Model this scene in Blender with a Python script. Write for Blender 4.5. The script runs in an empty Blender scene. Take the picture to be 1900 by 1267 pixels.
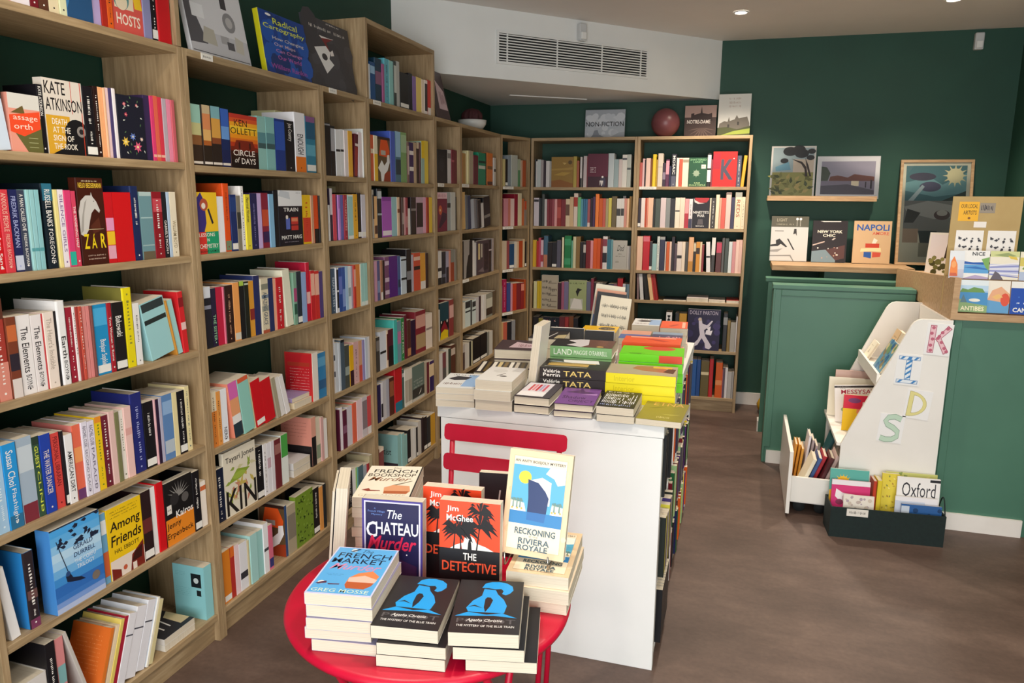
import bpy, bmesh, math, random
from mathutils import Matrix, Vector

# ------------------------------------------------------------------ camera, world, lights, exposure
S = bpy.context.scene
COL = S.collection
cam_data = bpy.data.cameras.new('camera')
cam = bpy.data.objects.new('camera', cam_data)
COL.objects.link(cam)
cam_data.sensor_width = 36.0
cam_data.lens = 26.08
cam_data.clip_start = 0.05
_r = Vector((0.95529864, 0.2955342, 0.00800256))
_u = Vector((-0.06311843, 0.17743322, 0.98210667))
_f = Vector((-0.28882619, 0.93871028, -0.18815537))
_m = Matrix((_r, _u, -_f)).transposed().to_4x4()
_m.translation = Vector((1.7000207, -2.01768741, 1.56455908))
cam.matrix_world = _m
S.camera = cam

S.view_settings.view_transform = 'Standard'
S.view_settings.look = 'None'
S.view_settings.gamma = 1.0
S.view_settings.use_curve_mapping = False
S.view_settings.exposure = 0.9

world = bpy.data.worlds.new('World')
S.world = world
world.use_nodes = True
world.node_tree.nodes['Background'].inputs[0].default_value = (0.86, 0.93, 1.0, 1)
world.node_tree.nodes['Background'].inputs[1].default_value = 0.35

def area_light(name, loc, rot, sx, sy, power, color):
    l = bpy.data.lights.new(name, 'AREA')
    l.shape = 'RECTANGLE'; l.size = sx; l.size_y = sy; l.energy = power; l.color = color
    o = bpy.data.objects.new(name, l); COL.objects.link(o)
    o.location = loc; o.rotation_euler = rot
    return o

# daylight that enters through the shop front behind the camera; below it an added fill
area_light('daylight_shopfront', (2.1, -3.72, 1.55), (math.radians(97), 0, 0), 2.6, 2.1, 56, (0.98, 0.99, 1.0))
area_light('ceiling_fill', (1.8, -3.74, 0.42), (math.radians(122), 0, 0), 2.8, 0.25, 17, (1.0, 0.98, 0.95))  # added low fill, tilted up to brighten the ceiling

random.seed(7)
PI = math.pi

# ------------------------------------------------------------------ colours and materials
def lin(h):
    h = h.lstrip('#')
    out = []
    for i in (0, 2, 4):
        c = int(h[i:i+2], 16) / 255
        out.append(c/12.92 if c <= 0.04045 else ((c+0.055)/1.055)**2.4)
    return (*out, 1)

PAL = dict(wh='efebe4', cr='e8d7b0', ye='f0d414', my='dd9f28', gd='a47c2c', or_='e4601c', pe='efac78', co='e2654f', rd='cd1720',
    rb='b02a1c', dr='741723', cm='c01a44', pk='e59aa8', hp='dc3f72', lp='f0cfd0', la='b9a6d4', mg='a34ba8', pu='5a2478', mv='8a5f72',
    nv='1c2450', db='1b3f78', bl='1f6fc4', sb='2b9ad8', lb='93c0e4', st='557690', lt='9fcfcd', te='33b3a6', dt='1c5a60', lg='9cc28c',
    gn='3f9c4c', dg='1d5f34', ol='73702f', lm='6fe000', bk='17141a', dk='4a444a', gy='8b8b90', lgy='c3c3c2', br='5c3626', tn='c2a173', bw='8a5f3c')
PALNAME = dict(wh='white', cr='cream', ye='yellow', my='mustard', gd='golden brown', or_='orange', pe='peach', co='coral', rd='red',
    rb='rust red', dr='dark red', cm='crimson', pk='pink', hp='hot pink', lp='pale pink', la='lavender', mg='magenta', pu='purple', mv='mauve',
    nv='navy', db='dark blue', bl='blue', sb='sky blue', lb='light blue', st='slate blue', lt='pale teal', te='teal', dt='dark teal', lg='pale green',
    gn='green', dg='dark green', ol='olive', lm='lime green', bk='black', dk='charcoal', gy='grey', lgy='pale grey', br='brown', tn='tan', bw='mid brown')

MATS = {}
def hexof(c):
    return PAL.get(c, c)

def ink(c, rough=0.38):
    """printed card or paper of one colour"""
    h = hexof(c)
    k = (h, rough)
    if k not in MATS:
        m = bpy.data.materials.new('print_' + h)
        m.use_nodes = True
        b = m.node_tree.nodes['Principled BSDF']
        b.inputs['Base Color'].default_value = lin(h)
        b.inputs['Roughness'].default_value = rough
        b.inputs['Specular IOR Level'].default_value = 0.35
        m.diffuse_color = lin(h)
        MATS[k] = m
    return MATS[k]

def nodes_of(name):
    m = bpy.data.materials.new(name)
    m.use_nodes = True
    nt = m.node_tree
    return m, nt, nt.nodes, nt.links, nt.nodes['Principled BSDF']

def ramp(nd, stops):
    r = nd.new('ShaderNodeValToRGB')
    while len(r.color_ramp.elements) < len(stops):
        r.color_ramp.elements.new(0.5)
    for e, (p, c) in zip(r.color_ramp.elements, stops):
        e.position = p; e.color = lin(c)
    return r

def wood(name, stretch, c0, c1, c2, rough=0.5, scale=1.0):
    m, nt, nd, lk, b = nodes_of(name)
    tc = nd.new('ShaderNodeTexCoord'); mp = nd.new('ShaderNodeMapping')
    mp.inputs['Scale'].default_value = tuple(s*scale for s in stretch)
    n1 = nd.new('ShaderNodeTexNoise'); n1.inputs['Scale'].default_value = 9; n1.inputs['Detail'].default_value = 6
    n1.inputs['Distortion'].default_value = 0.6
    r = ramp(nd, [(0.3, c0), (0.52, c1), (0.72, c2)])
    lk.new(tc.outputs['Object'], mp.inputs['Vector']); lk.new(mp.outputs[0], n1.inputs['Vector'])
    lk.new(n1.outputs['Fac'], r.inputs[0]); lk.new(r.outputs[0], b.inputs['Base Color'])
    b.inputs['Roughness'].default_value = rough
    bp = nd.new('ShaderNodeBump'); bp.inputs['Strength'].default_value = 0.06
    lk.new(n1.outputs['Fac'], bp.inputs['Height']); lk.new(bp.outputs[0], b.inputs['Normal'])
    return m

def mottled(name, c0, c1, scale, rough=0.6, detail=4, bump=0.0, rough2=None, coord='Object'):
    m, nt, nd, lk, b = nodes_of(name)
    tc = nd.new('ShaderNodeTexCoord'); n1 = nd.new('ShaderNodeTexNoise')
    n1.inputs['Scale'].default_value = scale; n1.inputs['Detail'].default_value = detail
    r = ramp(nd, [(0.3, c0), (0.7, c1)])
    lk.new(tc.outputs[coord], n1.inputs['Vector']); lk.new(n1.outputs['Fac'], r.inputs[0]); lk.new(r.outputs[0], b.inputs['Base Color'])
    b.inputs['Roughness'].default_value = rough
    if rough2 is not None:
        mr = nd.new('ShaderNodeMapRange'); mr.inputs['To Min'].default_value = rough; mr.inputs['To Max'].default_value = rough2
        lk.new(n1.outputs['Fac'], mr.inputs['Value']); lk.new(mr.outputs[0], b.inputs['Roughness'])
    if bump:
        bp = nd.new('ShaderNodeBump'); bp.inputs['Strength'].default_value = bump
        lk.new(n1.outputs['Fac'], bp.inputs['Height']); lk.new(bp.outputs[0], b.inputs['Normal'])
    return m

OAK_V = wood('oak_upright', (9, 9, 0.7), '8f7757', 'a58b67', 'b59c78')
OAK_H = wood('oak_board', (9, 0.7, 9), '957d5c', 'a98f6a', 'b8a07c')
OAK_B = wood('oak_board_back', (0.7, 9, 9), '957d5c', 'a98f6a', 'b8a07c')
OAK_C = wood('oak_counter', (0.8, 7, 7), 'ac8861', 'bd9a72', 'c9a880')
GREEN_WALL = mottled('green_wall_paint', '1d4638', '204c3d', 3, 0.62)
GREEN_LIT = mottled('green_paint_lit', '467460', '4b7a65', 4, 0.45)  # wall green lightened to hold the window light falling on the counter
WHITE_PAINT = mottled('white_plaster', 'e4e5e2', 'eaebe8', 3, 0.7)
CEIL_PAINT = mottled('ceiling_paint', 'e0dcd8', 'e6e2de', 2, 0.8)
SKIRT = mottled('white_skirting', 'e9e4dc', 'f0ece5', 6, 0.45)
WHITE_LAM = mottled('white_laminate', 'eceeeb', 'f0f1ef', 5, 0.35)
WHITE_KID = mottled('white_display_board', 'eeeae2', 'f3efe8', 5, 0.4)
RED_STEEL = mottled('red_lacquered_steel', 'c2092f', 'cb0c35', 20, 0.36)
BLACK_FELT = mottled('black_green_fabric', '0d1d1c', '122624', 60, 0.8, bump=0.1)
GREY_PLASTIC = mottled('grey_plastic', 'c4c6c6', 'cdcfcf', 10, 0.4)
DARK = mottled('dark_cavity', '17191a', '1d2021', 10, 0.8)
WIRE = mottled('chrome_wire', 'b9b4aa', 'c8c3b9', 10, 0.25)
WIRE.node_tree.nodes['Principled BSDF'].inputs['Metallic'].default_value = 1.0
KRAFT = mottled('kraft_board', 'b59964', 'bea46f', 8, 0.7)

def floor_mat():
    m, nt, nd, lk, b = nodes_of('brown_vinyl_floor')
    tc = nd.new('ShaderNodeTexCoord')
    mp = nd.new('ShaderNodeMapping'); mp.inputs['Scale'].default_value = (1.0, 2.2, 1.0); mp.inputs['Rotation'].default_value = (0, 0, 0.3)
    n1 = nd.new('ShaderNodeTexNoise'); n1.inputs['Scale'].default_value = 2.2; n1.inputs['Detail'].default_value = 9; n1.inputs['Roughness'].default_value = 0.65
    r = ramp(nd, [(0.28, '4c3b33'), (0.5, '5e4b42'), (0.74, '745f54')])
    n2 = nd.new('ShaderNodeTexNoise'); n2.inputs['Scale'].default_value = 60; n2.inputs['Detail'].default_value = 3
    mx = nd.new('ShaderNodeMixRGB'); mx.blend_type = 'OVERLAY'; mx.inputs[0].default_value = 0.22
    lk.new(tc.outputs['Object'], mp.inputs['Vector']); lk.new(mp.outputs[0], n1.inputs['Vector']); lk.new(tc.outputs['Object'], n2.inputs['Vector'])
    lk.new(n1.outputs['Fac'], r.inputs[0]); lk.new(r.outputs[0], mx.inputs[1]); lk.new(n2.outputs['Fac'], mx.inputs[2])
    lk.new(mx.outputs[0], b.inputs['Base Color'])
    b.inputs['Roughness'].default_value = 0.5
    bp = nd.new('ShaderNodeBump'); bp.inputs['Strength'].default_value = 0.08
    lk.new(n2.outputs['Fac'], bp.inputs['Height']); lk.new(bp.outputs[0], b.inputs['Normal'])
    return m
FLOOR = floor_mat()

def paper_mat(name, c0, c1):
    """page block: fine lines along the sheets (book thickness is local Y)"""
    m, nt, nd, lk, b = nodes_of(name)
    tc = nd.new('ShaderNodeTexCoord'); mp = nd.new('ShaderNodeMapping'); mp.inputs['Scale'].default_value = (3, 900, 3)
    n1 = nd.new('ShaderNodeTexNoise'); n1.inputs['Scale'].default_value = 1.0; n1.inputs['Detail'].default_value = 2
    r = ramp(nd, [(0.25, c0), (0.6, c1)])
    lk.new(tc.outputs['Object'], mp.inputs['Vector']); lk.new(mp.outputs[0], n1.inputs['Vector'])
    lk.new(n1.outputs['Fac'], r.inputs[0]); lk.new(r.outputs[0], b.inputs['Base Color'])
    b.inputs['Roughness'].default_value = 0.85
    return m
PAPER = paper_mat('book_pages', 'c9bda6', 'ddd2bd')

def emit(name, c, s):
    m = bpy.data.materials.new(name); m.use_nodes = True
    nt = m.node_tree; nt.nodes.clear()
    e = nt.nodes.new('ShaderNodeEmission'); o = nt.nodes.new('ShaderNodeOutputMaterial')
    e.inputs[0].default_value = c; e.inputs[1].default_value = s
    nt.links.new(e.outputs[0], o.inputs[0])
    return m

def clear_mat(name, gloss=0.08):
    m = bpy.data.materials.new(name); m.use_nodes = True
    nt = m.node_tree; nt.nodes.clear()
    t = nt.nodes.new('ShaderNodeBsdfTransparent'); g = nt.nodes.new('ShaderNodeBsdfGlossy'); g.inputs['Roughness'].default_value = 0.02
    fr = nt.nodes.new('ShaderNodeFresnel'); fr.inputs['IOR'].default_value = 1.5
    mx = nt.nodes.new('ShaderNodeMixShader'); o = nt.nodes.new('ShaderNodeOutputMaterial')
    nt.links.new(fr.outputs[0], mx.inputs[0]); nt.links.new(t.outputs[0], mx.inputs[1]); nt.links.new(g.outputs[0], mx.inputs[2]); nt.links.new(mx.outputs[0], o.inputs[0])
    return m
GLASS = clear_mat('picture_glass')

# ------------------------------------------------------------------ mesh helpers
class MB:
    """collects faces with materials, then links them as ONE mesh object"""
    def __init__(self):
        self.v = []; self.f = []; self.fm = []; self.mats = []; self.smooth = []
    def mi(self, m):
        if m not in self.mats: self.mats.append(m)
        return self.mats.index(m)
    def face(self, pts, m, M=None, smooth=False):
        i0 = len(self.v)
        self.v += [(M @ Vector(p)) if M is not None else Vector(p) for p in pts]
        self.f.append(list(range(i0, i0+len(pts)))); self.fm.append(self.mi(m)); self.smooth.append(smooth)
    def add(self, verts, faces, m, M=None, smooth=False):
        i0 = len(self.v)
        self.v += [(M @ Vector(p)) if M is not None else Vector(p) for p in verts]
        k = self.mi(m)
        for f in faces:
            self.f.append([i0+i for i in f]); self.fm.append(k); self.smooth.append(smooth)
    def box(self, a, b, m, M=None, bev=0.0):
        x0, y0, z0 = a; x1, y1, z1 = b
        if bev <= 0:
            v = [(x0,y0,z0),(x1,y0,z0),(x1,y1,z0),(x0,y1,z0),(x0,y0,z1),(x1,y0,z1),(x1,y1,z1),(x0,y1,z1)]
            self.add(v, [(0,3,2,1),(4,5,6,7),(0,1,5,4),(1,2,6,5),(2,3,7,6),(3,0,4,7)], m, M)
        else:
            bm = bmesh.new()
            bmesh.ops.create_cube(bm, size=1.0)
            for q in bm.verts:
                q.co = Vector(((x0+x1)/2+q.co.x*(x1-x0), (y0+y1)/2+q.co.y*(y1-y0), (z0+z1)/2+q.co.z*(z1-z0)))
            bmesh.ops.bevel(bm, geom=bm.edges[:], offset=bev, segments=2, affect='EDGES', profile=0.5)
            self.bm(bm, m, M)
    def bm(self, bm, m, M=None, smooth=False):
        bm.verts.index_update()
        self.add([v.co.copy() for v in bm.verts], [[v.index for v in f.verts] for f in bm.faces], m, M, smooth)
        bm.free()
    def prism(self, poly, h0, h1, m, M=None, axis='z', smooth=False, m_side=None):
        """polygon (list of 2D) extruded along an axis"""
        def P(p, h):
            if axis == 'z': return (p[0], p[1], h)
            if axis == 'y': return (p[0], h, p[1])
            return (h, p[0], p[1])
        n = len(poly)
        A = [P(p, h0) for p in poly]; B = [P(p, h1) for p in poly]
        self.add(A+B, [list(range(n))[::-1], list(range(n, 2*n))], m, M)
        self.add(A+B, [(i, (i+1) % n, n+(i+1) % n, n+i) for i in range(n)], m_side or m, M, smooth)
    def tube(self, pts, r, m, seg=10, M=None, closed=False):
        pts = [Vector(p) for p in pts]; n = len(pts); rings = []
        up = Vector((0, 0, 1))
        for i, p in enumerate(pts):
            a = pts[i-1] if (i > 0 or closed) else p
            b = pts[(i+1) % n] if (i < n-1 or closed) else p
            t = (b-a).normalized()
            x = t.cross(up)
            if x.length < 1e-3: x = t.cross(Vector((1, 0, 0)))
            x.normalize(); y = x.cross(t).normalized()
            rings.append([p + x*math.cos(2*PI*k/seg)*r + y*math.sin(2*PI*k/seg)*r for k in range(seg)])
        V = [q for ring in rings for q in ring]; F = []
        last = n if closed else n-1
        for i in range(last):
            j = (i+1) % n
            for k in range(seg):
                F.append((i*seg+k, j*seg+k, j*seg+(k+1) % seg, i*seg+(k+1) % seg))
        if not closed:
            F.append(list(range(seg))); F.append([(n-1)*seg+k for k in range(seg)][::-1])
        self.add(V, F, m, M, True)
    def lathe(self, prof, m, seg=32, M=None, c=(0, 0, 0)):
        V = []; F = []; n = len(prof)
        for r, z in prof:
            for k in range(seg):
                a = 2*PI*k/seg
                V.append((c[0]+r*math.cos(a), c[1]+r*math.sin(a), c[2]+z))
        for i in range(n-1):
            for k in range(seg):
                F.append((i*seg+k, i*seg+(k+1) % seg, (i+1)*seg+(k+1) % seg, (i+1)*seg+k))
        self.add(V, F, m, M, True)
    def build(self, name, parent=None, fix=True):
        me = bpy.data.meshes.new(name)
        me.from_pydata([tuple(v) for v in self.v], [], self.f)
        for m in self.mats: me.materials.append(m)
        me.polygons.foreach_set('material_index', self.fm)
        me.polygons.foreach_set('use_smooth', self.smooth)
        me.update()
        o = bpy.data.objects.new(name, me); COL.objects.link(o)
        if parent is not None: o.parent = parent
        return o

def tag(o, label, cat, group=None, kind=None):
    if label: o['label'] = label
    if cat: o['category'] = cat
    if group: o['group'] = group
    if kind: o['kind'] = kind
    return o

def thing(name, label, cat, M=None, group=None):
    o = bpy.data.objects.new(name, None); o.empty_display_size = 0.05
    COL.objects.link(o)
    if M is not None: o.matrix_world = M
    return tag(o, label, cat, group)

def struct(name, mb):
    o = mb.build(name); o['kind'] = 'structure'; return o

def T(x, y, z): return Matrix.Translation((x, y, z))
def RZ(d): return Matrix.Rotation(math.radians(d), 4, 'Z')

# ------------------------------------------------------------------ lettering: the built-in font turned into flat mesh
_GLYPHS = {}
def glyphs(text, bold=0, shear=0.0):
    k = (text, bold, shear)
    if k not in _GLYPHS:
        cu = bpy.data.curves.new('lettering', 'FONT')
        cu.body = text; cu.size = 1.0; cu.resolution_u = 2; cu.offset = bold*0.008; cu.shear = shear
        o = bpy.data.objects.new('lettering', cu); COL.objects.link(o)
        dg = bpy.context.evaluated_depsgraph_get()
        ev = o.evaluated_get(dg)
        me = bpy.data.meshes.new_from_object(ev, depsgraph=dg)
        V = [v.co.copy() for v in me.vertices]; F = [list(p.vertices) for p in me.polygons]
        bpy.data.objects.remove(o); bpy.data.curves.remove(cu); bpy.data.meshes.remove(me)
        if V:
            x0 = min(v.x for v in V); x1 = max(v.x for v in V); y0 = min(v.y for v in V); y1 = max(v.y for v in V)
        else:
            x0 = y0 = 0; x1 = y1 = 1
        _GLYPHS[k] = (V, F, x0, x1, y0, y1)
    return _GLYPHS[k]

class Face2D:
    """draws flat ink on a plane given by origin O and axes U, V (unit), N (outwards); coordinates are fractions of w, h"""
    def __init__(self, mb, O, U, V, N, w, h, eps=0.0002):
        self.mb = mb; self.O = Vector(O); self.U = Vector(U); self.V = Vector(V); self.N = Vector(N); self.w = w; self.h = h; self.e = eps; self.k = 1
        self.flip = self.U.cross(self.V).dot(self.N) < 0
    def P(self, u, v):
        return self.O + self.U*(u*self.w) + self.V*(v*self.h) + self.N*(self.e*self.k)
    def poly(self, c, pts):
        q = [self.P(u, v) for u, v in pts]
        self.mb.face(q[::-1] if self.flip else q, ink(c)); self.k += 0.08
    def rect(self, c, u0, v0, u1, v1):
        self.poly(c, [(u0, v0), (u1, v0), (u1, v1), (u0, v1)])
    def ell(self, c, cu, cv, ru, rv=None, n=20):
        rv = ru*self.w/self.h if rv is None else rv
        self.poly(c, [(cu+ru*math.cos(2*PI*i/n), cv+rv*math.sin(2*PI*i/n)) for i in range(n)])
    def text(self, c, s, u0, v0, u1, v1, bold=1, shear=0.0):
        V, F, x0, x1, y0, y1 = glyphs(s, bold, shear)
        sx = (u1-u0)/max(x1-x0, 1e-6); sy = (v1-v0)/max(y1-y0, 1e-6)
        self.mb.add([self.P(u0+(v.x-x0)*sx, v0+(v.y-y0)*sy) for v in V], [f[::-1] if self.flip else f for f in F], ink(c)); self.k += 0.08
    def dash(self, c, u0, v0, u1, v1, n, seed=0):
        """illegible print: a row of short thin marks"""
        n = int(n*2.2); rr = random.Random(seed*31+n); x = u0; step = (u1-u0)/n; hv = v1-v0
        for i in range(n):
            if rr.random() < 0.14: x += step; continue
            ww = step*rr.uniform(0.3, 0.72); a = v0+hv*rr.uniform(0, .25); b_ = v1-hv*rr.uniform(0, .3)
            q = [self.P(s_, t_) for s_, t_ in ((x, a), (x+ww, a), (x+ww*rr.uniform(.6, 1), b_), (x, b_))]
            self.mb.face(q[::-1] if self.flip else q, ink(c)); x += step
        self.k += 0.08
    def leaf(self, c, cu, cv, L, W, ang):
        a = math.radians(ang); A = self.w/self.h
        pts = []
        for t, s in ((0, 0), (0.35, 1), (1, 0), (0.35, -1)):
            x = t*L; y = s*W
            pts.append((cu+x*math.cos(a)-y*math.sin(a), cv+(x*math.sin(a)+y*math.cos(a))*A))
        self.poly(c, pts)
    def palm(self, c, u, v0, v1, s, lean=0.0):
        self.poly(c, [(u-0.012, v0), (u+0.012, v0), (u+lean+0.008, v1), (u+lean-0.008, v1)])
        A = self.w/self.h; u += lean; self.ell(c, u, v1, s*0.2, s*0.13*A, 10)
        for k, a in enumerate((-38, -14, 8, 30, 55, 82, 105, 130, 152, 172, 194, 218)):
            r = math.radians(a); L = s*(0.85+0.3*((k*37) % 10)/10); dx, dy = math.cos(r), math.sin(r)
            mx_, my_ = u+dx*L*.55, v1+(dy*L*.55+0.05*s)*A; ex, ey = u+dx*L, v1+(dy*L*.8-0.30*s*abs(dx))*A; q = s*0.17
            self.poly(c, [(u, v1), (mx_-dy*q, my_+dx*q*A if dx > 0 else my_-dx*q*A), (ex, ey), (mx_+dy*q*.3, my_-q*A*.6)])

# ------------------------------------------------------------------ printed covers (front or back), drawn in flat inks
def sky(f, cols, v0=0.0, v1=1.0):
    n = len(cols)
    for i, c in enumerate(cols):
        f.rect(c, 0, v0+(v1-v0)*i/n, 1, v0+(v1-v0)*(i+1)/n)

def blobs(f, c, n, seed, u0=0.05, v0=0.05, u1=0.95, v1=0.95, r=0.03):
    rr = random.Random(seed)
    for i in range(n):
        f.ell(c[i % len(c)], rr.uniform(u0, u1), rr.uniform(v0, v1), r*rr.uniform(0.5, 1.4), None, 9)

def a_passage(f):
    f.rect('d9d5cc', 0, .74, 1, 1); f.rect('e79a85', 0, .6, 1, .74); f.rect('666336', 0, 0, 1, .6); f.poly('e79a85', [(0,.0),(0,.45),(.5,.0)])
    f.poly('6d5a30', [(.05,.66),(.45,.8),(.5,.66)]); f.poly('ee4f2a', [(0,.34),(0,.62),(.98,.72),(.98,.42),(.42,.27)])
    f.text('f6e3cf', 'assage', .12, .52, .9, .61, 0); f.text('f6e3cf', 'orth', .12, .39, .7, .49, 0)
    for v in (.24, .16, .08): f.rect('a7a878', .55, v, .85, v+.012)
def a_kate(f):
    f.rect('dcd2c4', 0, 0, 1, 1); f.rect('d8a32f', .02, .0, .62, .52); f.ell('19171a', .78, .30, .32, .19); f.poly('19171a', [(.1,0),(.45,.1),(.5,.3),(1,.3),(1,0)])
    f.ell('8d8680', .9, .33, .12); f.ell('2a272a', .9, .33, .06); f.rect('c8412c', .70, .56, .715, 1); f.rect('c8412c', .95, .0, .97, 1)
    f.text('1b1718', 'KATE', .04, .80, .56, .965, 1); f.text('1b1718', 'ATKINSON', .04, .585, .97, .75, 1)
    for i, s in enumerate(('DEATH', 'AT THE', 'SIGN OF', 'THE ROOK')): f.text('f3ead9', s, .16, .40-.11*i, .16+.075*len(s), .48-.11*i, 1)
def a_flora(f):
    f.rect('1c1d2b', 0, 0, 1, 1); rr = random.Random(3)
    for cu, cv, r, c in ((.22,.27,.15,'e8c14e'),(.66,.2,.17,'e0607f'),(.5,.36,.12,'6a83c9'),(.3,.7,.07,'cf4c68'),(.26,.86,.07,'d9687f'),(.72,.86,.06,'d77f8d'),(.82,.33,.07,'e5c7c0')):
        for k in range(7):
            f.leaf(c, cu, cv, r, r*.25, k*51+rr.uniform(0, 20))
        f.ell('f3e3a0', cu, cv, r*.22)
    for k in range(16): f.leaf('5d7a55' if k % 2 else 'cfd3c6', rr.uniform(.1,.9), rr.uniform(.08,.95), .1, .02, rr.uniform(0, 360))
def a_follett(f):
    sky(f, ('1a0d0c','1a0d0c','2a120d','3c150e','7a2312','b8391a'), 0, .48); sky(f, ('e0701f','f0951e','f6b526','f9cb35','f3a627','d9562a','c33a2c'), .48, 1)
    f.poly('7d2616', [(.1,.36),(.2,.52),(.8,.52),(.9,.36)]); f.rect('3c150e', .28,.36,.34,.48); f.rect('3c150e', .66,.36,.72,.48)
    f.text('2a1a14', 'KEN', .16, .78, .62, .90, 0); f.text('2a1a14', 'OLLETT', .02, .63, .96, .75, 0)
    f.text('f5eadf', 'CIRCLE', .08, .23, .86, .34, 1); f.text('f5eadf', 'of', .12, .10, .3, .2, 0, .3); f.text('f5eadf', 'DAYS', .36, .08, .88, .19, 1)
def a_zar(f):
    f.rect('43190f', 0, 0, 1, 1); f.poly('5a2a1c', [(.4,.45),(.75,.55),(.8,.40),(.5,.36)])
    f.poly('cfcac3', [(0,.36),(0,.62),(.1,.74),(.3,.8),(.5,.8),(.52,.84),(.56,.79),(.7,.73),(.82,.63),(.78,.6),(.62,.65),(.48,.6),(.4,.52),(.3,.40),(.15,.33)])
    f.poly('a9a39b', [(.0,.36),(.1,.55),(.24,.72),(.34,.76),(.2,.6),(.12,.4)]); f.ell('201512', .6, .735, .015)
    f.text('e9c23e', 'NELIO BIEDERMANN', .06, .885, .95, .945, 2); f.dash('e9d9b0', .2, .955, .8, .972, 14, 2)
    for s, u in (('Z', .1), ('Á', .38), ('R', .74)): f.text('f1d21f', s, u, .19, u+.2, .36, 2)
    f.rect('d9cda0', .2, .41, .9, .415); f.dash('d8b9a5', .2, .1, .9, .12, 16, 4); f.dash('d8b9a5', .2, .06, .9, .08, 16, 5)
def a_redthree(f):
    f.rect('d3141b', 0, 0, 1, 1); f.rect('f2d9d0', .55, .62, .6, .94); f.rect('f2d9d0', .6, .06, .64, .2)
def a_swing(f):
    sky(f, ('b8c5e3','7d9ed8','3c78c4','2f6dbb','2f6dbb'), 0, .32); sky(f, ('3f8fd4','6fb2e4','a5d0ee','b9dcf2','8ec6ec','5fb0e8','4aa6e6'), .32, 1)
    f.rect('202633', .0, .985, 1, 1); rr = random.Random(9)
    for k in range(26): f.leaf('18233a', rr.uniform(.1,1)*1, rr.uniform(.74,.97), .12, .035, rr.uniform(150, 260))
    f.poly('1a2238', [(.1,.85),(.115,.85),(.30,.4),(.285,.4)]); f.poly('1a2238', [(.22,.40),(.30,.43),(.36,.35),(.52,.31),(.6,.26),(.5,.27),(.35,.3),(.24,.33)])
    f.ell('2a4a7c', .27, .42, .045)
    f.text('1f3d6b', 'GERALD', .42, .66, .82, .715, 1); f.text('1f3d6b', 'DURRELL', .42, .57, .86, .625, 1); f.text('e7f0f7', 'THE CORFU', .42, .49, .86, .54, 0); f.text('e7f0f7', 'TRILOGY', .46, .42, .82, .47, 0)
    f.ell('7b6f63', .82, .23, .085)
def a_among(f):
    f.rect('f0c514', 0, .27, 1, 1); f.rect('e9d9cb', 0, 0, 1, .27); f.poly('7a2418', [(.02,0),(.02,.17),(.28,.1),(.28,0)]); f.poly('7a2418', [(.55,0),(.62,.22),(.98,.36),(.98,0)])
    f.poly('3a1510', [(.6,.12),(.7,.24),(.95,.3),(.9,.12)]); f.ell('c65a3a', .4, .1, .06); f.rect('e9d9cb', .62, 0, .74, .1)
    f.text('221708', 'Among', .06, .63, .95, .80, 2, .12); f.text('221708', 'Friends', .06, .46, .95, .61, 2, .12); f.text('221708', 'HAL EBBOTT', .14, .35, .86, .41, 1)
    for i, v in enumerate((.93, .89, .85)): f.dash('6b5610', .1, v, .9, v+.018, 12, i)
def a_kairos(f):
    f.rect('1a1819', 0, .42, 1, 1); f.rect('ea8a26', 0, 0, 1, .42)
    for k in range(9): f.leaf('8e8a85', .5, .72, .42, .02, 20+k*17)
    f.ell('2e2b2c', .34, .7, .16); f.ell('5d5957', .72, .66, .13); f.rect('e8e2d8', .06, .5, .22, .64); f.dash('1a1819', .08,.55,.2,.58,4,2)
    f.text('f2eee8', 'Kairos', .36, .39, .98, .5, 2); f.text('221512', 'Jenny', .02, .24, .52, .36, 1); f.text('221512', 'Erpenbeck', .02, .08, .95, .2, 1)
def a_tealback(f):
    f.rect('8fcdd2', 0, 0, 1, 1); f.rect('1c2326', .58, .6, .9, .86); f.ell('c9d4d2', .74, .73, .08); f.rect('1c2326', .74, .44, .88, .55)
    for i in range(3): f.dash('3f8890', .08, .86-.03*i, .4, .868-.03*i, 8, i)
    for i in range(5): f.dash('5aa2a9', .08, .56-.035*i, .55, .57-.035*i, 9, i)
def a_lessons(f):
    f.rect('f1c32a', 0, .36, 1, 1); f.rect('2f8fd0', 0, .36, .3, .75); f.rect('d8352e', 0, 0, .38, .36); f.rect('1f9e6e', .38, 0, 1, .36)
    f.poly('3b2f78', [(0,.36),(.0,.9),(.2,1),(.38,.85),(.42,.5),(.3,.36)]); f.ell('b5533a', .34, .8, .2, .1); f.poly('2b2130', [(.5,.72),(.58,.74),(.78,.5),(.7,.48)]); f.ell('f0e6d8', .32, .78, .1)
    f.text('f4efe0', 'LESSONS', .02, .28, .8, .34, 1); f.text('f4efe0', 'IN', .4, .2, .52, .25, 1); f.text('f4efe0', 'CHEMISTRY', .02, .09, .95, .16, 1); f.text('1d2a20', 'BONNIE GARMUS', .05, .02, .95, .06, 1)
def a_train(f):
    f.rect('efeff0', 0, .72, 1, 1); f.rect('151421', 0, 0, 1, .72); f.poly('cfd4da', [(.0,.9),(.5,.84),(.45,.97),(.1,1)]); f.dash('55555f', .75,.95,.95,.965,4,1)
    f.text('f3f0ea', 'TRAIN', .2, .62, .82, .69, 2); f.text('f3f0ea', 'MATT HAIG', .08, .12, .94, .19, 2); f.dash('9b93a0', .2, .06, .8, .08, 10, 1)
    f.rect('5b6cc0', .28, .3, .45, .5); f.rect('c8372f', .5, .28, .8, .52); f.rect('e38b63', .52, .44, .78, .5); f.ell('f1e9da', .33, .52, .05); f.rect('7a1d24', .5, .36, .8, .39)
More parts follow.
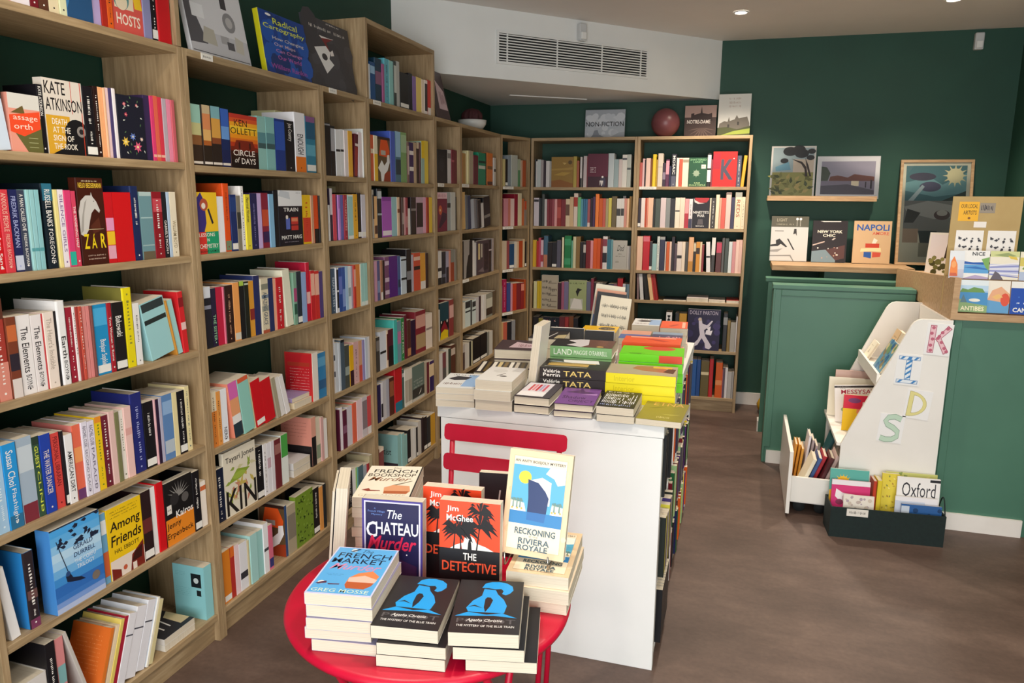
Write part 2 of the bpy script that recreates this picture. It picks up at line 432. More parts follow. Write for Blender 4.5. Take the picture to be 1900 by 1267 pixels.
def a_redback(f):
    f.rect('c4262c', .05, .02, .95, .97); f.rect('b33a2a', .1, .72, .9, .8)
    for i in range(9): f.dash('efc9c2', .18, .66-.06*i, .18+.7, .672-.06*i, 9, i)
def a_orangeback(f):
    f.rect('e0702a', 0, 0, 1, 1)
    for i in range(10): f.dash('ee9a5c', .18, .86-.055*i, .84, .872-.055*i, 9, i)
    f.rect('efe9de', .6, .04, .86, .16); f.dash('5a6a6a', .63, .06, .83, .13, 6, 2)
def a_kin(f):
    f.rect('e6ddc8', 0, 0, 1, 1); rr = random.Random(4)
    for k in range(30): f.leaf(('93a648','c9b35a','c7836a','d3cba0')[k % 4], rr.uniform(.15,.85), rr.uniform(.2,.72), rr.uniform(.12,.3), .04, rr.uniform(0,360))
    f.poly('8fa63a', [(.1,.5),(.4,.68),(.8,.62),(.5,.52)]); f.ell('a3b84a', .45, .58, .2, .05)
    f.text('2a2622', 'Tayari Jones', .06, .80, .95, .91, 1); f.text('221f1d', 'KIN', .03, .02, .97, .40, 1)
def a_coralback(f):
    f.rect('1d1a1c', 0, 0, 1, .42); f.rect('dd9280', 0, .42, 1, 1)
    for i in range(5): f.dash('a3564a', .12, .88-.07*i, .85, .895-.07*i, 10, i)
    f.rect('efeae2', .55, .02, .85, .16)
def a_mantis(f):
    f.rect('74922c', 0, 0, 1, 1); rr = random.Random(2)
    for k in range(60): f.leaf(('3a5218','8fae46','243a12')[k % 3], rr.uniform(.05,.95), rr.uniform(.05,.95), .11, .03, rr.uniform(0,360))
def a_bird(f):
    f.rect('5f4a30', 0, 0, 1, 1); f.poly('e0561f', [(.1,.58),(.25,.95),(.75,.95),(.95,.7),(.9,.55)]); f.rect('36221a', 0, .94, 1, 1); f.rect('b7b2a8', .25, .6, .62, .7); f.poly('9a3a1c', [(.4,.0),(.45,.2),(1,.25),(1,0)])
    f.poly('f0efec', [(0,.30),(.3,.48),(.5,.36),(.72,.46),(.74,.6),(.92,.62),(.95,.45),(.75,.25),(.5,.16),(.42,.0),(.25,.0),(.2,.2)])
def a_hosts(f):
    f.rect('d9584e', 0, 0, 1, 1); f.rect('e9d7b8', .06, .3, .7, .98); f.ell('5f8f8c', .3, .42, .26, .14); f.ell('e9d7b8', .3, .38, .2, .1); f.ell('4c6a72', .34, .62, .24, .08); f.poly('f0c32c', [(.55,1),(.78,1),(1,.34),(.74,.34)]); f.text('f3e3cf', 'HOSTS', .1, .1, .9, .24, 2)
def a_vice(f):
    f.rect('3b78ad', 0, 0, 1, 1); f.poly('27517c', [(.0,.1),(.3,.4),(.7,.3),(1,.45),(1,0),(0,0)]); f.dash('1f3f66', .1, .5, .9, .75, 3, 2)
def a_black(f):
    f.rect('1b1b20', 0, 0, 1, 1); f.ell('2c2c33', .5, .55, .3, .2); f.dash('55555c', .2,.8,.8,.83,8,1)
def a_roma(f):
    f.rect('7d2140', 0, 0, 1, 1); f.rect('f0c9d2', 0, .84, 1, 1); f.dash('c7788b', .1,.87,.9,.97,6,2); f.poly('3b1838', [(.1,.1),(.5,.5),(.95,.45),(.9,.3),(.3,.1)]); f.ell('d8653a', .3, .55, .18, .12); f.ell('f3d9a8', .28, .55, .05)
def a_fashion(f):
    f.rect('a39d98', 0, 0, 1, 1); f.rect('171416', 0, 0, .2, 1); f.poly('171416', [(.4,0),(.45,.3),(.6,.6),(.7,.62),(.72,1),(1,1),(1,0)])
def a_room(f):
    f.rect('4a3b44', 0, 0, 1, 1); f.rect('d9c58e', .12, .45, .26, .92); f.rect('b9b2a4', .34, .5, .46, .9); f.rect('2c2128', .6, .1, .95, .9); f.poly('7a6b70', [(.1,.1),(.5,.2),(.6,.05)])
def a_ghost(f):
    f.rect('66786f', 0, 0, 1, 1); f.rect('3b3a36', 0, .1, 1, .35); f.rect('c9c5bb', 0, 0, 1, .08)
    for i, s in enumerate(('THE LAST', 'DAYS', 'STORM')): f.dash('b9bcb2', .12, .55-.09*i, .88, .6-.09*i, 6, i)
    f.poly('e6e0d4', [(.5,.12),(.75,.3),(.7,.2)])
def a_artist(f):
    f.rect('93c3bf', 0, 0, 1, 1); f.text('2b3a3c', 'Artist', .12, .42, .72, .6, 0); f.rect('3b3038', 0, 0, 1, .2)
def a_flag(f):
    f.rect('15414d', 0, .4, 1, 1); f.rect('1a1016', 0, .25, 1, .5); f.poly('8d1d2c', [(.1,.3),(.5,.5),(.8,.3),(.9,.2),(.1,.18)]); f.poly('e3c51c', [(.0,0),(.1,.18),(.5,.26),(.9,.2),(.9,0)]); f.ell('e8e4da', .15, .48, .06); f.ell('e8e4da', .8, .47, .07)
def a_gold(f):
    f.rect('94722f', 0, 0, 1, 1); f.poly('a8863d', [(0,.6),(1,.66),(1,.58),(0,.55)]); f.poly('b08d3c', [(.1,.4),(.5,.5),(.9,.48),(.6,.38)]); f.poly('8a5520', [(0,.0),(0,.2),(.4,.25),(1,.12),(1,0)]); f.ell('5a431a', .86, .82, .09); f.poly('c1a159', [(.5,.82),(.7,.8),(.6,.74)])
def a_maroon(f):
    f.rect('5c0f2c', 0, .32, 1, 1); f.rect('360a1c', 0, 0, 1, .32)
    for i in range(4): f.dash('e7d4d6', .12, .57-.045*i, .42, .6-.045*i, 3, i)
    f.ell('3a3348', .76, .16, .14, .16); f.poly('e5dcd8', [(.6,.04),(.64,.18),(.68,.04),(.72,.04),(.72,.18),(.76,.05),(.78,.2),(.6,.2)]); f.ell('efe6e0', .74, .31, .05)
def a_sepia(f):
    f.rect('b5ab96', 0, 0, 1, 1)
    for v in (.78, .6, .42, .24, .08):
        f.dash('2f2a24', .06, v, .62, v+.07, 4, int(v*100)); f.rect('6d6455', .4, v-.02, .94, v)
    f.dash('1d1a17', .55, .52, .96, .6, 4, 9)
def a_dog(f):
    f.rect('a3b07c', 0, 0, 1, 1); f.rect('c3c5b8', .1, .0, .8, .38); f.dash('4d5c33', .06, .86, .9, .93, 9, 4); f.poly('1c1a18', [(.4,.62),(.5,.74),(.75,.69),(.62,.64),(.55,.55),(.5,.45)])
    f.poly('e9e6df', [(.1,.05),(.3,.4),(.7,.35),(.8,.05)])
def a_script(f):
    f.rect('b5b1a8', 0, 0, 1, 1); f.text('29261f', 'Dad', .3, .64, .82, .84, 0, .4); f.dash('5b564c', .38,.52,.66,.56,5,1); f.dash('5b564c', .2,.44,.9,.48,7,2); f.dash('6d6a50', .2,.22,.45,.3,3,3)
def a_green(f):
    f.rect('225032', 0, 0, 1, 1); f.text('8fbf8a', 'SHATTERED', .06, .9, .94, .96, 1); f.text('8fbf8a', 'LANDS', .24, .82, .76, .88, 1); f.rect('e4ddcb', .68, .62, .92, .76); f.dash('7b5a3c', .72,.66,.88,.73,3,1)
    for k in range(8): f.leaf('7f9c7a', .42, .46, .24, .04, k*45)
    f.ell('93a48a', .42, .46, .16); f.text('b7d08f', 'SAM', .32, .1, .64, .15, 1); f.text('b7d08f', 'DALRYMPLE', .06, .03, .94, .08, 1)
def a_redk(f):
    f.rect('cf2018', 0, 0, 1, 1); f.rect('a71d2c', .0, .5, .3, .95); f.text('4b4653', 'K', .34, .2, .86, .78, 4); f.ell('efe6e0', .86, .8, .025)
def a_war(f):
    f.rect('1d1216', 0, 0, 1, 1); f.poly('b72a2c', [(.1,1),(.15,.9),(.4,.83),(.8,.85),(.95,.95),(.95,1)]); f.poly('d9cfc9', [(.05,.98),(.1,.85),(.3,.8),(.7,.82),(.4,.84),(.12,.92)])
    f.text('efe9e2', "NINETTE'S", .04, .48, .96, .57, 2); f.text('efe9e2', 'WAR', .26, .37, .72, .46, 2); f.poly('5d5455', [(.3,.12),(.36,.3),(.62,.3),(.66,.12)]); f.dash('efe9e2', .22,.05,.74,.1,5,1)
def a_olive(f):
    f.rect('4c4620', 0, 0, 1, 1); f.dash('a69a5a', .38,.82,.62,.88,3,1)
def a_guitar(f):
    f.rect('211a3c', 0, 0, 1, 1); f.text('b9adbf', 'DOLLY PARTON', .06, .875, .92, .97, 1); blobs(f, ('2f2753','3a2f62'), 12, 5, .05, .05, .95, .8, .09)
    f.poly('d8cfda', [(.34,.78),(.42,.8),(.46,.66),(.6,.62),(.74,.74),(.78,.73),(.66,.58),(.52,.5),(.56,.36),(.78,.1),(.7,.03),(.58,.06),(.56,.18),(.46,.3),(.34,.13),(.18,.06),(.2,.14),(.34,.26),(.4,.38),(.36,.56)])
    f.poly('efe8ee', [(.56,.4),(.6,.55),(.72,.6),(.7,.48),(.78,.5),(.74,.38)]); f.ell('211a3c', .6, .52, .03); f.ell('cdb9a8', .38, .76, .055)
def a_market(f):
    f.rect('d3d2ee', 0, 0, 1, 1); f.rect('5fb0ea', .025, .02, .975, .985)
    f.text('1e3350', 'The', .45, .885, .62, .955, 0, .35); f.text('15233c', 'FRENCH', .1, .76, .95, .87, 1); f.text('15233c', 'MARKET', .06, .64, .9, .745, 1); f.text('d88fb4', 'Murder', .1, .5, .9, .63, 1, .4)
    f.poly('e98a52', [(.5,.2),(.5,.34),(.6,.44),(.8,.5),(.94,.4),(.9,.2),(.82,.13),(.55,.13)]); f.poly('f6c3b0', [(.52,.26),(.5,.34),(.72,.40),(.94,.33),(.92,.26)]); f.poly('bf5f33', [(.5,.2),(.51,.26),(.92,.26),(.9,.2),(.82,.13),(.55,.13)])
    f.ell('f1efe9', .13, .22, .05); f.poly('5a3550', [(.05,.2),(.2,.25),(.22,.21),(.1,.18)]); f.poly('5a3550', [(.24,.2),(.42,.21),(.42,.19),(.26,.18)]); f.dash('3f78ac', .12,.39,.4,.405,8,1); f.dash('3f78ac', .16,.365,.36,.38,6,2)
    f.text('d7ecd9', 'GREG MOSSE', .06, .04, .92, .105, 1); f.ell('efefe8', .3, .93, .05); f.poly('2a3550', [(.24,.9),(.36,.97),(.4,.96),(.3,.9)])
def a_bookshop(f):
    f.rect('f3ecd8', 0, 0, 1, 1); f.rect('2a2623', .975, 0, 1, 1)
    f.text('6b5a48', 'The', .45, .9, .6, .95, 0, .35); f.text('2b2520', 'FRENCH', .12, .77, .93, .88, 1); f.text('4a3a2c', 'BOOKSHOP', .05, .64, .93, .745, 1); f.text('8c5a38', 'Murder', .1, .5, .88, .63, 1, .4)
    f.poly('e5a57c', [(.5,.12),(.46,.3),(.6,.38),(.9,.36),(.95,.2),(.9,.12)]); f.poly('b9673f', [(.5,.12),(.49,.2),(.93,.2),(.9,.12)]); f.poly('8a7a63', [(.6,.38),(.9,.52),(.92,.51),(.66,.37)]); f.poly('9a4b3c', [(.08,.22),(.2,.27),(.24,.22),(.42,.21),(.42,.19),(.2,.18)])
    f.text('d9c9ae', 'GREG MOSSE', .08, .03, .9, .1, 1)
def a_chateau(f):
    f.rect('4b3d8c', 0, 0, 1, 1); f.rect('d9d3ec', .035, .02, .965, .98); f.rect('1d1a47', .06, .035, .94, .965)
    f.text('f0eef2', 'The', .42, .80, .66, .895, 1, .3); f.text('f0eef2', 'C', .07, .59, .25, .76, 2); f.text('f0eef2', 'HATEAU', .23, .625, .93, .76, 2); f.text('d8264f', 'Murder', .09, .46, .9, .61, 2, .35)
    f.text('6f8fd0', 'A', .2, .895, .23, .91, 0); f.text('6f8fd0', 'French Village', .1, .855, .38, .882, 0); f.text('6f8fd0', 'Mystery', .16, .825, .34, .848, 0)
    f.poly('3b1c45', [(.1,.06),(.1,.3),(.5,.4),(.9,.3),(.9,.06)]); f.ell('efe6ee', .74, .42, .012)
def a_detective(f):
    m = lambda v: .53+(v-.42)*.81
    f.rect('151214', 0, 0, 1, .53); f.rect('ee4a22', .0, .53, 1, 1)
    f.poly('f6efe6', [(u, m(v)) for u, v in [(.18,.42),(.28,.47),(.4,.5),(.42,.56),(.5,.6),(.58,.56),(.62,.5),(.76,.47),(.9,.42)]])
    f.poly('ee4a22', [(.34,.53),(.36,.6),(.38,.53)]); f.poly('151214', [(.47,.53),(.48,.6),(.5,.62),(.53,.6),(.54,.53)]); f.ell('151214', .507, .615, .022)
    f.palm('151214', .36, .53, m(.66), .33, -.02); f.palm('151214', .62, .53, m(.71), .3, .05); f.palm('151214', .66, m(.66), m(.88), .24, .02); f.palm('151214', .24, .53, m(.62), .22, .02)
    f.text('f3ece4', 'Jim', .12, .885, .32, .955, 2); f.text('f3ece4', 'McGhee', .12, .805, .56, .87, 2)
    f.text('f3ece4', 'THE', .4, .425, .62, .495, 2); f.text('e2502f', 'DETECTIVE', .05, .305, .95, .405, 2)
def a_riviera(f):
    f.rect('e6c9a2', 0, 0, 1, 1); blobs(f, ('ecd4b2','e2bf94','ead0aa'), 26, 4, .03, .02, .97, .98, .05); f.rect('d9bb90', .075, .055, .925, .945); f.rect('efe0c4', .085, .06, .915, .94)
    f.rect('58aacb', .085, .30, .915, .86); f.rect('2f7fb8', .085, .30, .915, .42); f.ell('f2d23a', .28, .745, .1); f.poly('f3efe6', [(.6,.8),(.66,.86),(.91,.86),(.91,.72),(.8,.7),(.74,.76)])
    f.poly('efe6d2', [(.085,.42),(.085,.52),(.3,.5),(.34,.42)]); f.poly('efe6d2', [(.72,.42),(.74,.52),(.91,.5),(.91,.42)])
    f.poly('f4f0e8', [(.36,.72),(.55,.76),(.7,.72),(.7,.5),(.5,.5)]); f.poly('1f3565', [(.33,.73),(.5,.705),(.62,.63),(.68,.57),(.66,.42),(.64,.335),(.36,.345),(.36,.55)]); f.poly('2a6aa8', [(.36,.42),(.66,.42),(.64,.335),(.36,.345)])
    for u in (.13,.19,.24,.78,.86): f.palm('6d8f86', u, .45, .52, .05)
    for u in (.12,.2,.27,.75,.8,.88): f.ell('d8a93a', u, .445, .014)
    f.text('55504a', 'AN ANTY BOISJOLY MYSTERY', .1, .88, .9, .912, 1); f.text('3f5a68', 'RECKONING', .2, .205, .84, .265, 2); f.text('a9a08c', 'at the', .43, .182, .57, .2, 0); f.text('3f5a68', 'RIVIERA', .27, .115, .76, .17, 2); f.text('3f5a68', 'ROYALE', .27, .055, .74, .108, 2)
def a_bluefig(f):
    f.rect('2a2728', 0, 0, 1, 1)
    f.poly('22a3ee', [(.36,.84),(.40,.93),(.5,.97),(.62,.975),(.74,.95),(.83,.89),(.85,.81),(.8,.74),(.74,.71),(.68,.73),(.7,.79),(.66,.83),(.56,.82),(.46,.84)])
    f.poly('22a3ee', [(.40,.82),(.58,.8),(.62,.72),(.72,.62),(.78,.5),(.75,.36),(.22,.37),(.18,.44),(.26,.58),(.38,.68)])
    f.poly('2a2728', [(.44,.62),(.47,.655),(.52,.65),(.56,.6),(.53,.48),(.47,.37),(.44,.46)]); f.poly('2a2728', [(.2,.46),(.3,.5),(.43,.44),(.3,.475)])
    f.poly('22a3ee', [(.04,.285),(.22,.365),(.5,.325),(.72,.36),(.95,.28),(.6,.31)])
    f.text('5b5759', 'POIROT', .08, .17, .93, .25, 1)
    f.text('f1eeea', 'Agatha Christie', .22, .185, .74, .245, 1, .3); f.text('e9e6e2', 'THE MYSTERY OF THE BLUE TRAIN', .09, .105, .92, .14, 1)
def a_cartography(f):
    f.rect('123f8f', 0, 0, 1, 1); blobs(f, ('0d326f','1a55ad','10408c'), 26, 8, .05, .05, .95, .95, .12)
    f.text('d9e04a', 'Radical', .28, .82, .82, .92, 1); f.text('d9e04a', 'Cartography', .06, .7, .97, .8, 1)
    for i, (s, c) in enumerate((('How Changing','cfc9c4'),('Our Maps','cdb2c0'),('Can Change','c97fb0'),('Our World','b95aa5'))): f.text(c, s, .22+.02*i, .55-.1*i, .22+.02*i+.058*len(s), .62-.1*i, 1)
    f.text('a14a9c', 'William Rankin', .1, .08, .9, .16, 1); f.ell('f2f0ee', .2, .95, .06, .02)  # white ellipse paints a ceiling spot's reflection on the cover
def a_photo(f):
    f.rect('d9d7d8', 0, 0, 1, 1); f.rect('c6c4c6', 0, .02, 1, .3); f.poly('58565a', [(0,.12),(0,.66),(.08,.7),(.28,.14)]); f.rect('e9e8e8', .1, .45, .3, .62)
    f.poly('b9b3a4', [(.2,.16),(.26,.36),(.42,.34),(.44,.14)]); f.rect('a9a6a6', .52, .2, .66, .3); f.ell('8d8b8c', .72, .5, .11); f.ell('b9b6b4', .72, .5, .06)
    f.rect('3a383b', .3, .72, .4, .86); f.rect('3f3d40', .62, .66, .72, .82); f.ell('b1aeb0', .5, .8, .05); f.rect('59575a', .62, .14, .74, .24); f.poly('c4beb0', [(.76,.14),(.78,.34),(.92,.3),(.9,.12)]); f.rect('4a484b', .02, .02, .98, .03); f.dash('8b8a8c', .6,.95,.9,.97,6,1)
def a_kite(f):
    f.rect('434247', 0, 0, 1, 1); blobs(f, ('4b4a50','3d3c41'), 18, 12, .05, .05, .95, .9, .13); f.dash('d7d2cc', .06, .84, .9, .89, 14, 3); f.dash('d7d2cc', .5,.955,.8,.98,4,1)
    f.poly('e9e7e4', [(.16,.56),(.42,.63),(.5,.55),(.46,.45),(.55,.38),(.36,.22)]); f.poly('7d2a2c', [(.3,.76),(.36,.7),(.42,.63),(.5,.55),(.44,.68),(.6,.76)]); f.poly('ece6e0', [(.3,.76),(.34,.73),(.62,.77),(.6,.76)]); f.ell('3a383b', .36, .46, .06, .05); f.poly('ece6e0', [(.5,.56),(.56,.6),(.58,.52),(.5,.5)])
def a_notre(f):
    f.rect('a98d84', 0, .62, 1, 1); f.rect('4a3a36', 0, 0, 1, .62); f.poly('3a2b28', [(.2,.5),(.2,.74),(.3,.76),(.3,.7),(.5,.76),(.53,.98),(.56,.76),(.75,.72),(.86,.76),(.88,.5)])
    for k in range(9): f.leaf('6b5850', .55, .28, .45, .02, 190+k*20)
    f.text('efe6de', 'NOTRE-DAME', .08, .42, .82, .54, 2)
def a_castle(f):
    f.rect('cfcfca', 0, 0, 1, 1); [f.dash('b3a49c', .32, .86-.09*i, .7, .92-.09*i, 5, i) for i in range(3)]
    f.poly('6d675e', [(.02,.16),(.05,.3),(.2,.36),(.3,.34),(.34,.46),(.37,.36),(.52,.4),(.58,.5),(.64,.42),(.9,.46),(.98,.3),(.98,.16)]); f.poly('4c5230', [(.0,.0),(.0,.2),(.3,.22),(.6,.16),(1,.24),(1,.0)]); f.poly('9fae4a', [(.1,.02),(.5,.12),(1,.18),(1,.06)]); f.rect('3d3a36', .3,.2,.36,.28); f.rect('3d3a36', .6,.26,.66,.34)
def a_music(f):
    f.rect('efe6cf', 0, 0, 1, 1)
    for i, v in enumerate((.76, .56, .36, .16)): f.dash('3a352c', .1, v, .9, v+.09, 14, i); f.dash('3a352c', .06, v+.03, .94, v+.05, 20, i+9)
def a_striped(f):
    f.rect('2c2624', 0, 0, 1, 1)
    for i, c in enumerate(('e9e2d2','6d5a34','efe9da','d9c48a','7c6535','f0ecdf','cfc6b4','5a4c30')): f.rect(c, .04+.12*i, .12, .04+.12*i+.075, .97)
def a_white_obj(f):
    f.rect('e9e7e2', 0, 0, 1, 1); f.ell('4a4340', .62, .34, .1, .035); f.poly('6b625c', [(.42,.36),(.6,.56),(.62,.54),(.46,.34)]); f.ell('dcdad4', .4, .7, .2)
def a_sketch(f):
    f.rect('e4e5e3', 0, 0, 1, 1); f.rect('9bbbe0', .6, .1, 1, .9); f.poly('3c3b40', [(.1,.6),(.3,.8),(.7,.75),(.6,.55),(.3,.5)]); f.dash('6b4a44', .1, .2, .6, .34, 5, 1); f.dash('4a494d', .15,.84,.8,.92,7,2)
def a_reds(f):
    f.rect('453f45', 0, 0, 1, 1); f.rect('dcd7dd', .04, .06, .78, .96)
    for i, c in enumerate(('c93b45','e0808a','c42c3a','b5a8c9','d2596a')): f.rect(c, .2+.1*i, .4+.03*(i % 2), .27+.1*i, .85)
    f.rect('efecec', .04, .06, .78, .34)
def a_shadow(f):
    f.rect('7d5093', 0, 0, 1, 1); f.poly('5a3a68', [(.1,.7),(.4,.86),(.5,.95),(.6,.8),(.9,.74),(.6,.66)]); f.text('4a2c57', 'Shadow', .1, .32, .72, .5, 1); f.text('4a2c57', 'OBJECT', .3, .1, .95, .27, 1); f.poly('b48ac4', [(.5,.6),(.95,.7),(.95,.6)])
def a_bwtype(f):
    f.rect('1d1c22', 0, 0, 1, 1); rr = random.Random(5)
    for i in range(3): f.dash('e3e3ec', .06, .62-.2*i, .95, .84-.2*i, 9, i)
    f.dash('8f9ac4', .06, .08, .9, .2, 7, 8); f.dash('e3e3ec', .08,.9,.8,.96,9,4)
def a_etna(f):
    f.rect('8e8436', 0, 0, 1, 1); f.text('d0a35c', 'ETNA', .2, .8, .9, .98, 1); f.poly('6f6a2a', [(.12,.6),(.4,.72),(.55,.78),(.3,.62)]); f.poly('b5ab55', [(.5,.34),(.9,.36),(.7,.3)]); f.dash('c7bb78', .42, .12, .72, .22, 4, 1)
def a_tata(f):
    f.rect('2e2827', 0, 0, 1, 1); f.rect('c6a257', .28, .3, .52, .92); f.rect('b9b2a6', .16, .3, .2, .95); f.rect('d8b25a', .56, .2, .6, .9); f.poly('e9e6e2', [(.62,.15),(.64,.7),(.95,.75),(.98,.2)]); f.poly('8c9299', [(.6,.5),(.68,.95),(.8,.9)])
def a_interior(f):
    f.rect('b3a58a', 0, 0, 1, 1); f.poly('b5714f', [(.3,.1),(.42,.5),(.6,.66),(.9,.6),(.95,.2)]); f.poly('59402f', [(.25,.05),(.4,.2),(.8,.12),(.7,.02)]); f.rect('e5b63e', .74, .08, .92, .36)
def a_land(f):
    f.rect('2b2a2c', 0, .55, 1, 1); f.rect('6b4a40', 0, 0, 1, .55); f.poly('d9d5d6', [(0,.5),(.2,.75),(.5,.62),(.8,.78),(1,.6),(1,.45),(.6,.42),(.3,.4)]); f.ell('c8a05a', .12, .2, .09); f.dash('9c6a52', .3,.1,.9,.3,8,1)
def a_lime(f):
    f.rect('6ed40a', 0, 0, 1, 1); f.ell('d9472a', .78, .4, .24, .26); f.dash('2c6a08', .04, .6, .16, .92, 2, 1)
def a_hot(f):
    f.rect('ee5a2a', 0, 0, 1, 1); f.rect('f2b9a0', .8, .1, .92, .9); f.poly('c43a1c', [(.3,.3),(.6,.6),(.7,.5),(.4,.2)])
def a_yellow(f):
    f.rect('f0be16', 0, 0, 1, 1); f.ell('2d2118', .68, .6, .24, .24); f.dash('c9a35c', .5,.5,.86,.64,6,1)
def a_plainblue(f):
    f.rect('4a68a8', 0, 0, 1, 1); f.rect('e0a48a', 0, .5, 1, 1); f.dash('dfe6f3', .3, .15, .7, .3, 4, 1)
def a_amazing(f):
    f.rect('4a4668', 0, 0, 1, 1); f.rect('88a0b8', .0, .7, 1, 1); f.dash('e2a2b6', .25, .2, .95, .5, 6, 1)
def a_dark(f):
    f.rect('3a3a3d', 0, 0, 1, 1)
def a_bwlines(f):
    f.rect('2d2c30', 0, 0, 1, 1); f.poly('d9d6d2', [(.3,.2),(.42,.8),(.45,.8),(.34,.2)]); f.poly('d9d6d2', [(.5,.2),(.66,.8),(.7,.8),(.54,.2)]); f.poly('c9b98f', [(.7,.1),(.75,.5),(1,.6),(1,.1)])
def a_brownpink(f):
    f.rect('4c3c40', 0, 0, 1, 1); f.poly('d9bfc6', [(.3,.2),(.4,.8),(.9,.6),(.95,.2)]); f.dash('8a5a66', .5,.3,.9,.6,5,1)
def a_napoli(f):
    f.rect('d0ae86', 0, 0, 1, 1); f.text('2f5ba4', 'NAPOLI', .08, .77, .94, .92, 3); f.text('cf5a48', 'AMORE', .5, .67, .94, .75, 1)
    f.rect('c4452f', .33, .37, .7, .47); f.poly('efd9a5', [(.2,.27),(.22,.35),(.74,.37),(.76,.28),(.5,.29)]); f.poly('2f5ba4', [(.3,.15),(.3,.27),(.5,.27),(.5,.12)]); f.poly('c9523f', [(.53,.14),(.53,.27),(.76,.26),(.74,.16)]); f.poly('efe0cc', [(.5,.47),(.55,.6),(.65,.55),(.6,.47)])
def a_chic(f):
    f.rect('2c2526', 0, 0, 1, 1); f.poly('7d9099', [(0,0),(0,.26),(.4,.3),(.7,.2),(.7,0)]); f.poly('5a3a36', [(.4,.3),(.95,.42),(.95,.1),(.7,.05)]); f.text('efe7d5', 'NEW YORK', .14, .7, .86, .77, 3); f.text('efe7d5', 'CHIC', .3, .61, .66, .68, 3)
    f.poly('c9b3a8', [(.02,.42),(.36,.51),(.36,.48),(.02,.39)]); blobs(f, ('efe6dc','c9a08a'), 10, 6, .1, .1, .9, .4, .02); f.poly('efeae4', [(.2,.985),(.8,.99),(.8,.97),(.3,.965)]); f.poly('d9c9c0', [(.56,.54),(.62,.58),(.68,.58),(.6,.53)])
def a_light(f):
    f.rect('5d5a4c', 0, .76, 1, 1); f.rect('cfcdca', 0, 0, 1, .76); f.text('a9a28c', 'LIGHT', .14, .88, .42, .95, 1); f.dash('a9a28c', .14, .80, .6, .84, 9, 1); f.ell('f6f4ee', .69, .94, .035); f.ell('f6f4ee', .78, .94, .035); f.rect('b9b5aa', .68,.78,.695,.92); f.rect('b9b5aa', .77,.78,.785,.92)
    f.poly('2f2c2b', [(.0,.36),(.15,.38),(.14,.46),(.24,.5),(.34,.42),(.46,.32),(.42,.31),(.28,.38),(.2,.33),(0,.32)]); f.poly('3a3735', [(.44,.5),(.48,.5),(.66,.25),(.62,.25)]); f.poly('3a3735', [(.6,.6),(.62,.72),(.68,.72),(.7,.56),(.66,.62)])
    f.rect('8a8784', .1, .66, .34, .68); f.poly('8a8784', [(0,.12),(.56,.14),(.66,.0),(.63,0),(.54,.11),(0,.1)]); f.poly('9b9895', [(0,.24),(.34,.28),(.2,.2),(0,.2)])
def a_pine(f):
    f.rect('efe9e0', 0, 0, 1, 1); f.rect('aebfc0', .04, .5, .96, .97); f.rect('e2cfb8', .5, .45, .96, .75); f.rect('a9a35c', .04, .03, .96, .5)
    rr = random.Random(11)
    for k in range(40): f.leaf(('6f6f33','8d8b48','4c5628','c7b06a')[k % 4], rr.uniform(.06,.85), rr.uniform(.05,.42), .16, .04, rr.uniform(0,180))
    for u, v, r in ((.42,.9,.16),(.68,.86,.16),(.9,.9,.09),(.88,.78,.09),(.3,.72,.09),(.62,.94,.14)): f.ell('2c3032', u, v, r, r*.55)
    f.poly('352521', [(.78,.42),(.84,.42),(.8,.6),(.7,.7),(.45,.76),(.68,.66),(.76,.56)]); f.poly('352521', [(.88,.42),(.92,.42),(.84,.64),(.76,.78),(.8,.62)]); f.poly('7fb3c4', [(.1,.6),(.4,.7),(.45,.55),(.12,.52)])
def a_square(f):
    f.rect('e9e7e6', 0, 0, 1, 1); f.rect('a8a2b0', .07, .1, .93, .88); f.rect('8d8494', .07, .1, .93, .42); f.poly('7a4a40', [(.2,.42),(.22,.52),(.34,.55),(.5,.5),(.6,.58),(.92,.52),(.92,.42)]); f.poly('4a5648', [(.07,.42),(.07,.76),(.16,.74),(.22,.6),(.18,.42)]); f.rect('f3e3c3', .56, .3, .68, .42); f.poly('5b5662', [(.07,.3),(.5,.34),(.93,.2),(.93,.1),(.07,.1)]); f.rect('352f38', .78,.26,.8,.4); f.rect('352f38', .86,.24,.89,.44)
def a_poster(f):
    f.rect('cdcbb4', 0, 0, 1, 1); f.rect('4f7479', .05, .62, .95, .97); f.poly('6f989b', [(.05,.8),(.4,.86),(.6,.78),(.95,.9),(.95,.7),(.5,.66),(.05,.72)]); f.ell('cfc9a0', .78, .87, .12); f.ell('b39a6c', .78, .87, .06)
    for k in range(12): f.leaf('cfc9a0', .78, .87, .19, .025, k*30)
    f.ell('4a4a58', .3, .86, .2, .04); f.ell('55566a', .42, .76, .16, .05); f.poly('9fb1b4', [(.1,.62),(.3,.78),(.34,.76),(.16,.6)]); f.poly('39423f', [(.6,.62),(.95,.72),(.95,.62)])
    f.rect('7b7c78', .05, .3, .95, .62); f.poly('9fa09a', [(.05,.56),(.4,.62),(.9,.56),(.9,.46),(.5,.44),(.1,.5)]); f.poly('42423f', [(.06,.4),(.1,.54),(.3,.5),(.2,.4)]); f.ell('5a4a4a', .62, .48, .12, .05); f.ell('aaa79f', .62, .5, .08, .03)
    f.poly('37403f', [(.28,.32),(.34,.12),(.42,.06),(.52,.12),(.56,.32)]); f.rect('a9927c', .05, .2, .28, .34); f.rect('8f8c78', .3, .06, .6, .2)
